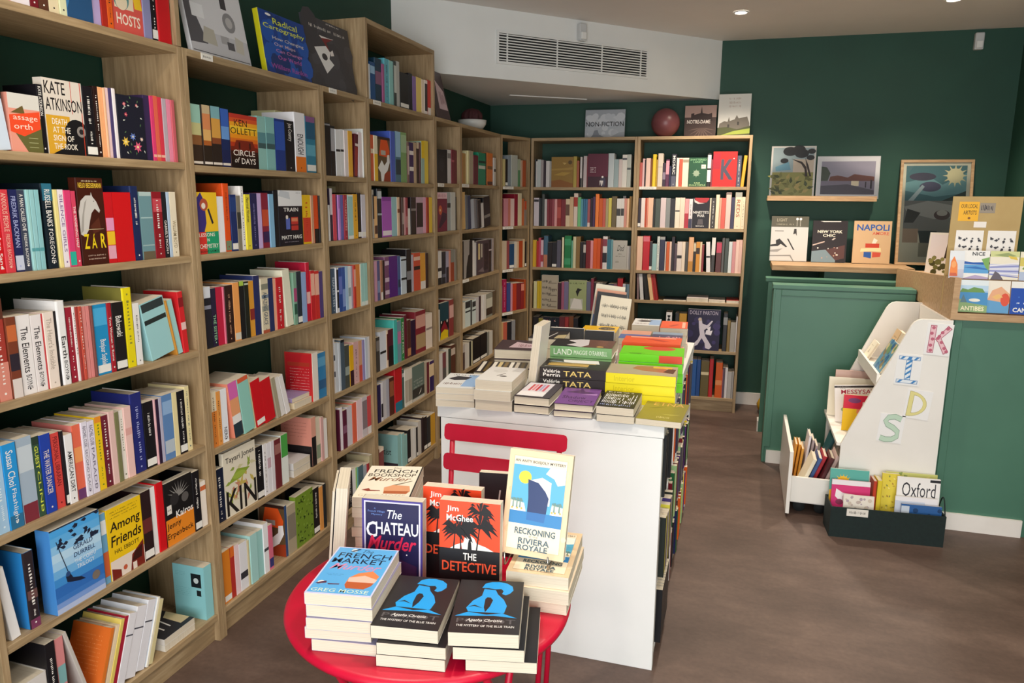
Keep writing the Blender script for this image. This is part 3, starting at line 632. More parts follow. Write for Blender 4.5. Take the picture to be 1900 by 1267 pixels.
def a_kids_sun(f):
    f.rect('5fb3a6', 0, 0, 1, 1); f.poly('eeb32c', [(0,.3),(0,.62),(.3,.7),(.6,.62),(1,.58),(1,.3)]); f.ell('f4c531', .34, .74, .18, .14)
    for k in range(9): f.leaf('f4c531', .34, .76, .26, .03, k*22)
    f.ell('2f2a20', .34, .8, .014); f.ell('f4f0e0', .74, .62, .12, .05); f.rect('e9e4ee', 0, 0, 1, .3)
def a_canread(f):
    f.rect('d83a7a', 0, .3, 1, .9); f.rect('f1ebee', 0, .9, 1, 1); f.rect('a9c9cf', 0, 0, 1, .34); f.poly('f4eef0', [(.1,.66),(.24,.56),(.9,.52),(.92,.7),(.3,.74),(.12,.82)]); f.text('8a4a5a', 'I Can Read!', .3, .58, .86, .68, 0); f.ell('8a3a5a', .22, .55, .1, .06)
def a_playcard(f):
    f.rect('efe6d8', 0, 0, 1, 1)
    blobs(f, ('c9b7ac','b9a7b0','d6c6b4'), 18, 3, .08, .5, .92, .95, .05); f.dash('8a7b74', .3, .32, .72, .52, 4, 3); blobs(f, ('b5a09a',), 6, 8, .1, .1, .9, .3, .03)
def a_oxford(f):
    f.rect('f4f1ee', 0, 0, 1, 1); f.text('37373d', 'Oxford', .12, .68, .9, .92, 0); f.text('9c9a62', 'Illustrated', .1, .5, .86, .66, 1); f.rect('26262b', .76, .94, 1, .985); f.dash('8a8a90', .1, .38, .8, .44, 8, 1); f.ell('c9423a', .8, .24, .1, .07)
def a_100(f):
    f.rect('2f5f9c', 0, 0, 1, 1); f.rect('c9d3e0', 0, .5, .2, .95); f.text('f0f2f5', '100', .36, .2, .6, .5, 2); f.rect('e9edf2', .68, .12, .9, .4); blobs(f, ('8aa8cc','1f416e'), 8, 2, .3, .55, .95, .9, .06)
def a_whitered(f):
    f.rect('f1eef0', 0, 0, 1, 1); f.rect('b8453a', .8, .1, .95, .4); f.rect('cfd6e3', .0, .5, .7, .9)
def a_yelflor(f):
    f.rect('e3cf4a', 0, 0, 1, 1); rr = random.Random(6)
    for k in range(40): f.leaf(('b89a3a','8a8a48','f0e28a','a87c38')[k % 4], rr.uniform(.05,.95), rr.uniform(.05,.95), .18, .05, rr.uniform(0,360))
def a_greenyel(f):
    f.rect('cfd07c', 0, 0, 1, 1); rr = random.Random(8)
    for k in range(30): f.leaf(('8fa05a','c98a5a','e3d98a')[k % 3], rr.uniform(.05,.95), rr.uniform(.3,.98), .1, .04, rr.uniform(0,360))
    f.ell('26221e', .85, .82, .02)
def a_messy(f):
    f.rect('f3efee', 0, 0, 1, 1); f.rect('2c2626', 0, .93, 1, .985); f.dash('b9b2ae', .05,.945,.3,.965,5,1); f.text('b4264a', 'MESSYSAURUS', .12, .76, 1.0, .88, 1); f.text('5a5456', 'The', .1, .89, .2, .92, 0); f.ell('9fbf8a', .2, .34, .09, .07); f.poly('1f1c20', [(.5,.1),(.6,.4),(.9,.3),(.9,.1)])
def a_friends(f):
    f.rect('f1c21a', 0, 0, 1, .62); f.rect('d2183c', 0, .62, 1, 1); f.text('f4e6e2', 'Best', .52, .86, .88, .96, 1); f.text('f4e6e2', 'Friends', .42, .71, .96, .82, 1); f.ell('7a3a6c', .24, .85, .14, .07); f.rect('ee8a5a', .3, .5, 1, .62); f.poly('f1ece8', [(.3,.2),(.34,.5),(.6,.52),(.8,.3)]); f.rect('1d1a1c', .5, .12, .8, .26)
def a_fantasy(f):
    f.rect('5f8fa8', 0, 0, 1, 1); rr = random.Random(3)
    for k in range(26): f.ell(('8a7a5a','2f5f8a','c9b98a','3a6f9c','6f8f6a')[k % 5], rr.uniform(.08,.92), rr.uniform(.06,.94), rr.uniform(.05,.14), None, 9)
def a_board(f):
    f.rect('efe6d0', 0, 0, 1, 1); f.poly('b9a98a', [(.4,.3),(.5,.6),(.6,.3)]); f.dash('a59676', .2,.7,.8,.76,5,1)
def a_cover_tan(f):
    f.rect('c9a87a', 0, 0, 1, 1); f.ell('8a6a48', .55, .5, .2, .14); f.dash('6f5238', .2,.74,.8,.8,5,1)
def a_cover_pink(f):
    f.rect('d9b7ab', 0, 0, 1, 1); f.dash('9c6c68', .2,.6,.8,.7,4,1); f.poly('8a625e', [(.4,.2),(.5,.5),(.7,.3)])
def a_drawerbk(f):
    f.rect('eadfc6', 0, 0, 1, 1); blobs(f, ('cbb98f','a99a72','d9c79a'), 16, 4, .1, .2, .9, .8, .06); f.dash('8b7f60', .2,.84,.6,.88,4,1)
def a_pano1(f): pass

ART = {k[2:]: v for k, v in list(globals().items()) if k.startswith('a_') and callable(v)}

# ------------------------------------------------------------------ books
def frame_of(mode, a):
    """local book axes (X out of the spine, Y front cover, Z up the spine) for the way a book is put down; viewer-facing direction N at angle a"""
    r = math.radians(a)
    N = Vector((math.cos(r), math.sin(r), 0)); U = Vector((-math.sin(r), math.cos(r), 0)); Z = Vector((0, 0, 1))
    X, Y, W = {'s': (N, U, Z), 'f': (-U, N, Z), 'k': (U, -N, Z), 'l': (-U, Z, -N), 'm': (N, Z, -U)}[mode]
    return Matrix((X, Y, W)).transposed().to_4x4(), N, U

def book_matrix(mode, x, y, z, a, tilt, lean, h, d, t):
    B, N, U = frame_of(mode, a)
    anchor = {'s': (0, 0, 0), 'f': (0, t, 0), 'k': (-d, 0, 0), 'l': (0, 0, 0), 'm': (0, 0, h)}[mode]
    return T(x, y, z) @ Matrix.Rotation(math.radians(tilt), 4, U) @ Matrix.Rotation(math.radians(lean), 4, N) @ B @ T(*[-q for q in anchor])

def lum(c):
    r, g, b, _ = lin(hexof(c)); return 0.3*r+0.6*g+0.1*b

def book_cover(mb, h, d, t, c, opt, seed, M=None):
    hard = 'K' in opt
    cv = 0.0022 if hard else 0.0006
    cv = min(cv, t*0.2)
    r = min(0.004 if hard else 0.0015, t*0.3)
    out = [(-d, 0), (-r, 0), (-r*0.3, r*0.3), (0, r), (0, t-r), (-r*0.3, t-r*0.3), (-r, t), (-d, t)]
    inn = [(-d, t-cv), (-cv, t-cv), (-cv, cv), (-d, cv)]
    ring = out+inn; n = len(ring); no = len(out)
    V = [(p[0], p[1], 0) for p in ring]+[(p[0], p[1], h) for p in ring]
    spine = ink(c); side = ink(opt.get('S', c)); inner = ink('wh')
    for i in range(n):
        j = (i+1) % n
        m = side if i in (0, 6) else (spine if i < 6 else inner)
        if i in (7, 11): m = side
        mb.add([V[i], V[j], V[n+j], V[n+i]], [(0, 1, 2, 3)], m, M)
    mb.add(V, [list(range(n))[::-1], list(range(n, 2*n))], side, M)
    class _F(Face2D):
        pass
    sub = MB()
    rr = random.Random(seed)
    # spine
    f = Face2D(sub, (0, 0, h), (0, 0, -1), (0, 1, 0), (1, 0, 0), h, t)
    for bnd in opt.get('b', '').split(';'):
        if bnd:
            q = bnd.split(':'); f.rect(q[0], float(q[1]), 0.04, float(q[2]), 0.96)
    tcol = opt.get('tc') or ('f1ece4' if lum(c) < 0.3 else '2b2524')
    if 'T' in opt:
        ts = [float(q) for q in opt.get('ts', '0.06:0.72').split(':')]
        f.text(tcol, opt['T'].replace('_', ' '), ts[0], 0.24, ts[1], 0.76, 1)
        if 'Q' in opt:
            for i, s_ in enumerate(opt['Q'].split('/')): f.text('f1ece4', s_, 0.05, 0.52-0.38*i, ts[0]-0.05, 0.86-0.38*i, 2)
        if 'A' in opt: f.text(opt.get('ac', tcol), opt['A'].replace('_', ' '), ts[1]+0.03, 0.3, 0.93, 0.7, 0)
    elif 'n' not in opt and 'F' not in opt and 'B' not in opt and t > 0.007:
        u0 = rr.uniform(0.06, 0.2); u1 = rr.uniform(0.5, 0.74)
        f.dash(tcol, u0, 0.36, u1, 0.64, rr.randint(6, 11), seed)
        if rr.random() < 0.6: f.dash(tcol, u1+0.04, 0.4, 0.86, 0.62, 4, seed+1)
    if 'w' in opt: f.rect('efece4', 0.86, 0.05, 0.97, 0.95)
    elif 'n' not in opt and 'F' not in opt and t > 0.01: f.ell(tcol, 0.93, 0.5, 0.012, 0.012*h/t)
    if 'F' in opt:
        ART[opt['F']](Face2D(sub, (0, t, 0), (-1, 0, 0), (0, 0, 1), (0, 1, 0), d, h))
    if 'B' in opt:
        ART[opt['B']](Face2D(sub, (-d, 0, 0), (1, 0, 0), (0, 0, 1), (0, -1, 0), d, h))
    for fc, k in zip(sub.f, sub.fm):
        mb.face([sub.v[i] for i in fc], sub.mats[k], M)

def book_pages(mb, h, d, t, opt, M=None):
    hard = 'K' in opt
    cv = min(0.0022 if hard else 0.0006, t*0.2); i = 0.003 if hard else 0.0004
    mb.box((-d+i, cv, i), (-cv, t-cv, h-i), PAPER, M)

BOOK_N = [0]
def add_book(rec, merged=None):
    mode, x, y, z, a, tilt, lean, h, d, t, c, opts, name, label, group = rec
    opt = {}
    for o in opts.split():
        k, _, v = o.partition('='); opt[k] = v
    BOOK_N[0] += 1; seed = BOOK_N[0]
    M = book_matrix(mode, x, y, z, a, tilt, lean, h, d, t)
    if merged is not None:
        book_cover(merged, h, d, t, c, opt, seed, M); book_pages(merged, h, d, t, opt, M)
        return
    root = thing(name, label, 'book', M, group or None)
    mb = MB(); book_cover(mb, h, d, t, c, opt, seed); mb.build('cover', root)
    mb = MB(); book_pages(mb, h, d, t, opt); mb.build('page_block', root)
    return root

# ------------------------------------------------------------------ the room
BA = 0.0325                                   # the back wall is turned a little against the left wall
BU = Vector((math.cos(BA), math.sin(BA), 0)); BN = Vector((math.sin(BA), -math.cos(BA), 0))
B0 = Vector((0.1231, 3.5579, 0))
CEIL = 2.711
WALLX = -0.30
WB = B0 - BN*0.30                              # a point of the back wall's face
def on_back(s, out=0.0, z=0.0): return WB + BU*s + BN*out + Vector((0, 0, z))

b = MB(); b.box((-0.6, -4.2, -0.1), (4.2, 4.6, 0), FLOOR); struct('floor', b)
b = MB(); b.box((-0.6, -4.2, CEIL), (4.2, 4.6, CEIL+0.1), CEIL_PAINT); struct('ceiling', b)
b = MB(); b.box((WALLX-0.15, -4.2, 0), (WALLX, 4.3, CEIL), GREEN_WALL); struct('wall_left', b)
b = MB(); p0 = on_back(-0.6); p1 = on_back(3.6)
q0 = p0 - BN*0.15; q1 = p1 - BN*0.15
b.prism([(p0.x, p0.y), (p1.x, p1.y), (q1.x, q1.y), (q0.x, q0.y)], 0, CEIL, GREEN_WALL); struct('wall_back', b)
b = MB(); b.box((3.40, -4.2, 0), (3.55, 4.2, CEIL), GREEN_WALL); struct('wall_right', b)
b = MB()                                       # street side behind the camera, with the shop window opening
for a0, a1 in (((-0.6, -4.0, 0), (0.15, -3.85, CEIL)), ((3.2, -4.0, 0), (3.55, -3.85, CEIL)), ((0.15, -4.0, 2.62), (3.2, -3.85, CEIL)), ((0.15, -4.0, 0), (3.2, -3.85, 0.28))):
    b.box(a0, a1, WHITE_PAINT)
struct('wall_front', b)
# skirting
b = MB(); pa = on_back(1.56, 0.0); pb = on_back(3.4)
b.prism([(pa.x, pa.y), ((pa+BN*0.014).x, (pa+BN*0.014).y), ((pb+BN*0.014).x, (pb+BN*0.014).y), (pb.x, pb.y)], 0, 0.095, SKIRT); struct('baseboard_back', b)

# boxed-in air conditioning across the far left corner
SA = Vector((-0.30, 2.085, 0)); SB = on_back(1.40); SB = Vector((1.467, 3.902, 0))
SD = (SB-SA).normalized(); SN = Vector((SD.y, -SD.x, 0)); SZ = 2.30
b = MB(); b.prism([(SA.x, SA.y), (SB.x, SB.y), (SB.x-0.05, SB.y+0.12), (-0.35, 4.1), (-0.35, 2.1)], SZ, CEIL, WHITE_PAINT); struct('ceiling_bulkhead', b)
MSOF = Matrix((SD, SN, Vector((0, 0, 1)))).transposed().to_4x4(); MSOF.translation = SA
g = thing('ventilation_grille', 'long white slatted air vent on the white bulkhead under the ceiling', 'vent', MSOF)
b = MB(); b.box((0.69, 0.0005, 2.405), (1.84, 0.004, 2.57), DARK); b.build('backing', g)
b = MB()
for x0, x1 in ((0.675, 0.69), (1.84, 1.855)): b.box((x0, 0.0005, 2.39), (x1, 0.012, 2.585), WHITE_PAINT)
for z0, z1 in ((2.39, 2.405), (2.57, 2.585)): b.box((0.69, 0.0005, z0), (1.84, 0.012, z1), WHITE_PAINT)
for x in (0.745, 1.11, 1.46, 1.785): b.box((x, 0.004, 2.405), (x+0.008, 0.011, 2.57), WHITE_PAINT)
b.build('frame', g)
b = MB()
for i in range(10):
    z = 2.412+i*0.0164; b.box((0.69, 0.003, z), (1.84, 0.0105, z+0.0065), WHITE_PAINT)
b.build('slats', g)
# slot in the underside
sl = MB(); SLOT = ink('f2f1ee', 0.5)
pA = Vector((0.034, 3.283, SZ)); pB = Vector((0.522, 3.638, SZ)); dd = (pB-pA).normalized(); nn = Vector((-dd.y, dd.x, 0))*0.012
sl.prism([tuple((pA-nn)[:2]), tuple((pB-nn)[:2]), tuple((pB+nn)[:2]), tuple((pA+nn)[:2])], SZ-0.006, SZ-0.0003, SLOT)
o = sl.build('ceiling_slot_vent'); tag(o, 'thin white slot vent in the underside of the bulkhead', 'vent')

def motion_sensor(M, label):
    t = thing('motion_sensor', label, 'sensor', M)
    b = MB(); b.box((-0.028, 0.0005, -0.055), (0.028, 0.042, 0.055), GREY_PLASTIC, bev=0.008); b.build('body', t)
    b = MB(); b.box((-0.02, 0.041, -0.045), (0.02, 0.052, 0.0), WHITE_PAINT, bev=0.005); b.build('lens', t)
    return t
MW = Matrix((BU, BN, Vector((0, 0, 1)))).transposed().to_4x4()
Mx = MW.copy(); Mx.translation = on_back(3.015, 0.0, 2.63); motion_sensor(Mx, 'small white motion sensor high on the dark green wall at right')
Mx = MSOF.copy(); Mx.translation = SA + SD*1.29 + Vector((0, 0, 2.632)); motion_sensor(Mx, 'small white motion sensor on the white bulkhead above the vent')

BULB = emit('lamp_glow', (1.0, 0.86, 0.66, 1), 60)
def ceiling_spot(x, y, label, power=24, aim=None):
    t = thing('recessed_spotlight', label, 'ceiling light', T(x, y, CEIL), 'recessed spotlights in the ceiling')
    b = MB(); b.lathe([(0.046, -0.0005), (0.046, -0.006), (0.035, -0.008), (0.033, -0.002)], WHITE_PAINT, 28); rg = b.build('ring', t)
    b = MB(); b.lathe([(0.033, -0.003), (0.02, -0.0045), (0.0005, -0.005)], BULB, 24); b.build('bulb', rg)
    l = bpy.data.lights.new('spot_beam', 'SPOT'); l.energy = power; l.color = (1.0, 0.86, 0.70); l.spot_size = math.radians(115); l.spot_blend = 0.7; l.shadow_soft_size = 0.05
    lo = bpy.data.objects.new('spot_beam', l); COL.objects.link(lo); lo.location = (x, y, CEIL-0.03)
    if aim:
        lo.rotation_euler = (Vector(aim)-Vector((x, y, CEIL))).to_track_quat('-Z', 'Y').to_euler()
for x, y, lab in ((1.60, 3.054, 'glowing recessed ceiling spotlight near the white bulkhead'),
                  (2.766, 3.063, 'recessed ceiling spotlight cut by the top edge, above the green wall')):
    ceiling_spot(x, y, lab, 75 if x < 2 else 46)
# the same fittings further forward, above the camera
for x, y in ((1.6, 1.2), (2.8, 1.2), (0.7, -0.5), (2.0, -0.7), (3.0, -0.9)):
    l = bpy.data.lights.new('spot_beam', 'SPOT'); l.energy = 32; l.color = (1.0, 0.88, 0.74); l.spot_size = math.radians(120); l.spot_blend = 0.7; l.shadow_soft_size = 0.06
    lo = bpy.data.objects.new('spot_beam', l); COL.objects.link(lo); lo.location = (x, y, CEIL-0.02)

# ------------------------------------------------------------------ bookcases
def bookcase(label, P, Udir, Ndir, w, shelves, top, ext=None, dep=0.28, th=0.02):
    """P: front left foot; U to the right, N out of the wall; shelves: heights of the shelf tops"""
    M = Matrix((Udir, -Ndir, Vector((0, 0, 1)))).transposed().to_4x4(); M.translation = P     # x along, y into the wall
    t = thing('bookcase', label, 'bookcase', M, 'oak bookcases along the walls')
    H = ext or top
    e = 0.0006
    for x0, x1 in ((e, th), (w-th, w-e)):
        b = MB(); b.box((x0, 0, 0), (x1, dep, top if not ext else top-0.001), OAK_V, bev=0.0012)
        o = b.build('side_panel', t)
        if ext:
            b = MB(); b.box((x0, 0, top+0.0005), (x1, dep, H), OAK_V, bev=0.0012); b.build('side_panel', t)
    flat = OAK_B
    tops = sorted(set(list(shelves)+[H]+([top] if ext else [])))
    for z in tops:
        b = MB()
        last = abs(z-H) < 1e-6
        b.box((th+0.0003, 0.003 if not last else 0.0, z-0.022), (w-th-0.0003, dep, z), flat, bev=0.0012)
        b.build('top_panel' if last else 'shelf', t)
    b = MB(); b.box((th+0.0003, 0.022, 0.001), (w-th-0.0003, 0.038, shelves[-1]-0.0225), flat); b.build('kick_board', t)
    return t
LU = Vector((0, 1, 0)); LN = Vector((1, 0, 0))
SHELF = {
 'A': [1.67, 1.377, 1.065, 0.735, 0.448, 0.104], 'B': [1.665, 1.377, 1.057, 0.706, 0.423, 0.109], 'C': [1.658, 1.38, 1.06, 0.698, 0.415, 0.109],
 'D': [1.646, 1.373, 1.063, 0.705, 0.44, 0.107], 'E': [1.655, 1.373, 1.06, 0.72, 0.44, 0.107], 'F': [1.658, 1.37, 1.055, 0.73, 0.45, 0.107],
 'G': [1.658, 1.368, 1.05, 0.725, 0.45, 0.107], 'H': [1.658, 1.365, 1.049, 0.723, 0.45, 0.108], 'I': [1.665, 1.368, 1.05, 0.826, 0.465, 0.108]}
bookcase('tall oak bookcase cut by the left edge, nearest of the left wall row', Vector((0, -0.8, 0)), LU, LN, 0.8, SHELF['A'], 2.02, 2.37, 0.295)
bookcase('second oak bookcase from the left, with two slabs of books standing on its top', Vector((0, 0.0, 0)), LU, LN, 0.8, SHELF['B'], 2.02, None, 0.295)
bookcase('third oak bookcase from the left, narrow, with a charcoal book on top', Vector((0, 0.8, 0)), LU, LN, 0.4, SHELF['C'], 2.02, None, 0.295)
bookcase('fourth oak bookcase from the left, raised above its neighbours by a top box', Vector((0, 1.2, 0)), LU, LN, 0.8, SHELF['D'], 2.02, 2.37, 0.295)
bookcase('narrow oak bookcase directly behind the tall fourth one on the left wall', Vector((0, 2.0, 0)), LU, LN, 0.4, SHELF['E'], 2.02, None, 0.295)
bookcase('oak bookcase under the white plant bowl at the far end of the left wall', Vector((0, 2.4, 0)), LU, LN, 0.8, SHELF['F'], 2.02, None, 0.295)
GP = Vector((0.0, 3.2, 0)); GU = Vector((0.122, 0.352, 0)).normalized(); GN = Vector((GU.y, -GU.x, 0))
bookcase('narrow oak bookcase turned slightly in the far corner', GP, GU, GN, 0.37, SHELF['G'], 2.02, None, 0.20)
bookcase('oak bookcase on the back wall under the NON-FICTION sign', B0, BU, BN, 0.8, SHELF['H'], 2.02, None, 0.295)
bookcase('oak bookcase at the right end of the back wall, under the pink ball', B0+BU*0.8, BU, BN, 0.8, SHELF['I'], 2.02, None, 0.295)

def shelf_label(P, U, N, w, h, label, stroke=True):
    """paper tag in a clip on the shelf front"""
    M = Matrix((U, -N, Vector((0, 0, 1)))).transposed().to_4x4(); M.translation = P
    b = MB(); b.box((0, -0.0022, 0), (w, -0.0004, h), ink('eeeae0', 0.5))
    f = Face2D(b, (0, -0.0022, 0), (1, 0, 0), (0, 0, 1), (0, -1, 0), w, h)
    f.dash('8a857c', 0.15, 0.3, 0.85, 0.7, 6, int(P.y*100))
    o = b.build('shelf_label'); o.matrix_world = M
    tag(o, label, 'label', 'paper labels on shelf fronts')
for y, z, w, lab in ((0.085, 1.999, 0.055, 'white paper shelf label on the second bookcase, below the camera photo book'), (0.865, 1.999, 0.06, 'white paper shelf label on the narrow third bookcase, below the charcoal book'),
                (1.26, 1.999, 0.075, 'white paper shelf label low in the raised top box of the fourth bookcase'), (2.03, 1.633, 0.09, 'white paper shelf label on the top shelf of the bookcase behind the raised one'),
                (2.42, 1.637, 0.12, 'white paper shelf label on the top shelf of the bookcase under the plant bowl'), (2.42, 1.034, 0.11, 'white paper shelf label on the third shelf of the bookcase under the plant bowl')):
    shelf_label(Vector((0, y, z)), LU, LN, w, 0.02, lab)
for s, z, lab in ((0.025, 1.637, 'white paper shelf label on the top shelf of the far corner bookcase'), (0.025, 1.347, 'white paper shelf label on the second shelf of the far corner bookcase'), (0.025, 1.029, 'white paper shelf label on the third shelf of the far corner bookcase'), (0.025, 0.704, 'white paper shelf label on the fourth shelf of the far corner bookcase')):
    shelf_label(GP+GU*s+Vector((0, 0, z)), GU, GN, 0.13, 0.02, lab)
shelf_label(B0+BU*0.823+Vector((0, 0, 1.644)), BU, BN, 0.125, 0.02, 'white paper shelf label on the top shelf of the right back bookcase')

# ------------------------------------------------------------------ things on top of the bookcases
t = thing('plant_bowl', 'small white bowl with a dark red cactus on the far left bookcase', 'plant bowl', T(-0.10, 2.875, 2.02))
b = MB(); b.lathe([(0.001, 0.001), (0.05, 0.001), (0.075, 0.014), (0.093, 0.04), (0.098, 0.066), (0.09, 0.066), (0.07, 0.05), (0.001, 0.048)], ink('d9d8d3', 0.2), 36); b.build('bowl', t)
b = MB(); cm = mottled('dark_red_cactus', '3a1518', '4c2024', 30, 0.8)
V = []; rr = random.Random(5)
prof = [(0.001, 0.05), (0.05, 0.055), (0.066, 0.08), (0.062, 0.11), (0.04, 0.135), (0.001, 0.145)]
seg = 36
for r, z in prof:
    for k in range(seg):
        a = 2*PI*k/seg; q = r*(1+0.14*math.cos(9*a)); V.append((q*math.cos(a), q*math.sin(a), z))
b.add(V, [(i*seg+k, i*seg+(k+1) % seg, (i+1)*seg+(k+1) % seg, (i+1)*seg+k) for i in range(len(prof)-1) for k in range(seg)], cm, None, True)
b.build('cactus', t)
t = thing('pink_ball', 'dusty pink round ball ornament on top of the right back bookcase', 'ornament', T(*(B0+BU*0.985-BN*0.11+Vector((0, 0, 2.02)))))
b = MB(); R = 0.103; b.lathe([(0.03, 0.0005)]+[(R*math.sin(a), R-R*math.cos(a)) for a in [0.3+2.8*i/22 for i in range(23)]]+[(0.001, 2*R)], mottled('pink_lacquer', '7a4548', '824b4e', 6, 0.35), 40); b.build('ball', t)
# NON-FICTION sign
P = B0+BU*0.385-BN*0.13+Vector((0, 0, 2.0205))
M = Matrix((BU, -BN, Vector((0, 0, 1)))).transposed().to_4x4(); M.translation = P
M = M @ Matrix.Rotation(math.radians(-6), 4, 'X')
t = thing('section_sign', 'grey cloud picture sign reading NON-FICTION on the left back bookcase', 'sign', M)
b = MB(); b.box((0, 0, 0), (0.30, 0.006, 0.212), ink('b9bec4', 0.5))
f = Face2D(b, (0, 0, 0), (1, 0, 0), (0, 0, 1), (0, -1, 0), 0.30, 0.212)
f.rect('a9aeb5', 0, 0.62, 1, 1); blobs(f, ('c6cad0', 'd0d3d8'), 22, 3, .05, .5, .95, .78, .08); blobs(f, ('cfd2d6', 'bfc3c9'), 18, 9, .05, .05, .95, .4, .08)
f.poly('878c94', [(.12, 0), (.2, .12), (.24, .28), (.32, .3), (.36, .14), (.5, .04), (.5, 0)]); f.poly('a3a8ae', [(.6, 0), (.85, .2), (1, .22), (1, 0)])
pic = b.build('picture', t)
b = MB(); f = Face2D(b, (0, 0, 0), (1, 0, 0), (0, 0, 1), (0, -1, 0), 0.30, 0.212, 0.0012); f.text('1d1d1f', 'NON-FICTION', .02, .42, .97, .58, 1); o = b.build('lettering', pic)

# ------------------------------------------------------------------ white display table with open shelves towards the aisle
TX0, TX1, TY0, TY1, TT = 0.735, 1.500, 0.283, 1.76, 0.863
t = thing('display_table', 'white book table with open shelves facing the aisle, piled with books', 'table', T(TX0, TY0, 0))
W_, D_ = TX1-TX0, TY1-TY0
b = MB(); b.box((-0.012, -0.0, TT-0.042), (W_, D_, TT), WHITE_LAM, bev=0.0015); b.build('table_top', t)
for y0 in (0.0015, D_-0.04):
    b = MB(); b.box((0, y0, 0), (W_-0.004, y0+0.038, TT-0.043), WHITE_LAM, bev=0.0012); b.build('end_panel', t)
b = MB(); b.box((0.30, 0.04, 0.04), (0.316, D_-0.041, TT-0.043), WHITE_LAM); b.build('back_panel', t)
for z in (0.30, 0.585):
    b = MB(); b.box((0.317, 0.04, z-0.016), (W_-0.006, D_-0.041, z), WHITE_LAM); b.build('shelf', t)
b = MB(); b.box((0.317, 0.04, 0.03), (W_-0.006, D_-0.041, 0.046), WHITE_LAM); b.build('shelf', t)
for y in (0.38, 0.74, 1.1):
    b = MB(); b.box((0.317, y-0.008, 0.047), (W_-0.01, y+0.008, TT-0.043), WHITE_LAM); b.build('divider', t)
def wire_holder(P, label, w=0.14):
    b = MB(); x = w/2
    for s in (-x, x):
        b.tube([(s, 0.105, 0.16), (s, 0.085, 0.0025), (s, -0.012, 0.0025), (s, -0.022, 0.006), (s, -0.024, 0.034)], 0.0018, WIRE, 8)
    b.tube([(-x, 0.105, 0.16), (x, 0.105, 0.16)], 0.0018, WIRE, 8); b.tube([(-x, 0.085, 0.0025), (x, 0.085, 0.0025)], 0.0018, WIRE, 8)
    o = b.build('wire_book_stand'); o.matrix_world = P; tag(o, label, 'stand')
wire_holder(T(1.32, -0.655, 0.74+0.0863) @ Matrix.Rotation(math.radians(3), 4, 'Z') , 'thin wire book stand holding the ship bow paperback on the red table', 0.09)
# ------------------------------------------------------------------ red folding bistro table and chair
CX, CY, CZ, CR = 1.111, -0.682, 0.74, 0.299
t = thing('bistro_table', 'round red metal bistro table stacked with crime novels', 'table', T(CX, CY, 0))
b = MB(); b.lathe([(0.001, CZ), (CR-0.012, CZ), (CR-0.004, CZ-0.002), (CR, CZ-0.008), (CR-0.002, CZ-0.016), (CR-0.008, CZ-0.016), (CR-0.012, CZ-0.007), (0.001, CZ-0.005)], RED_STEEL, 96); b.build('table_top', t)
for sy, xx in ((1, 0.178), (-1, 0.158)):
    for x in (-xx, xx):
        b = MB(); b.tube([(x, -0.17*sy, CZ-0.014), (x, -0.155*sy, CZ-0.05), (x, 0.24*sy, 0.0088)], 0.0085, RED_STEEL, 12); b.build('leg', t)
    b = MB(); b.tube([(-xx, -0.163*sy, CZ-0.030), (xx, -0.163*sy, CZ-0.030)], 0.0075, RED_STEEL, 12); b.build('cross_bar', t)
    b = MB(); b.tube([(-xx, 0.19*sy, 0.10), (xx, 0.19*sy, 0.10)], 0.007, RED_STEEL, 12); b.build('cross_bar', t)

t = thing('folding_chair', 'folded red metal bistro chair leaning on the white table end, two slats showing', 'chair', T(1.03, -0.10, 0))
xw = 0.175
for sx in (-xw, xw):
    b = MB(); b.tube([(sx, 0.06, 0.0086), (sx, 0.15, 0.45), (sx, 0.198, 0.858)], 0.0085, RED_STEEL, 12); b.build('back_post', t)
    b = MB(); b.tube([(sx*0.88, 0.035, 0.0086), (sx*0.88, 0.125, 0.40), (sx*0.88, 0.14, 0.52)], 0.0085, RED_STEEL, 12); b.build('leg', t)
def slat(z0, z1, y0, y1):
    b = MB(); w2 = 0.20; q = 0.012
    poly = [(-w2+q, z0), (w2-q, z0), (w2-q*0.3, z0+q*0.3), (w2, z0+q), (w2, z1-q), (w2-q*0.3, z1-q*0.3), (w2-q, z1), (-w2+q, z1), (-w2+q*0.3, z1-q*0.3), (-w2, z1-q), (-w2, z0+q), (-w2+q*0.3, z0+q*0.3)]
    dy = (y1-y0)/(z1-z0)
    A = [(p[0], y0+(p[1]-z0)*dy-0.0105, p[1]) for p in poly]; Bq = [(p[0], y0+(p[1]-z0)*dy-0.0088, p[1]) for p in poly]
    n = len(poly); b.add(A+Bq, [list(range(n)), list(range(n, 2*n))[::-1]]+[(i, n+i, n+(i+1) % n, (i+1) % n) for i in range(n)], RED_STEEL)
    b.build('back_slat', t)
slat(0.812, 0.864, 0.193, 0.2); slat(0.717, 0.770, 0.182, 0.188)
for i in range(7):
    b = MB(); z = 0.16+i*0.045; y = 0.06+(z-0.0)*0.17-0.03; b.box((-0.15, y-0.0015, z), (0.15, y+0.0015, z+0.036), RED_STEEL); b.build('seat_slat', t)

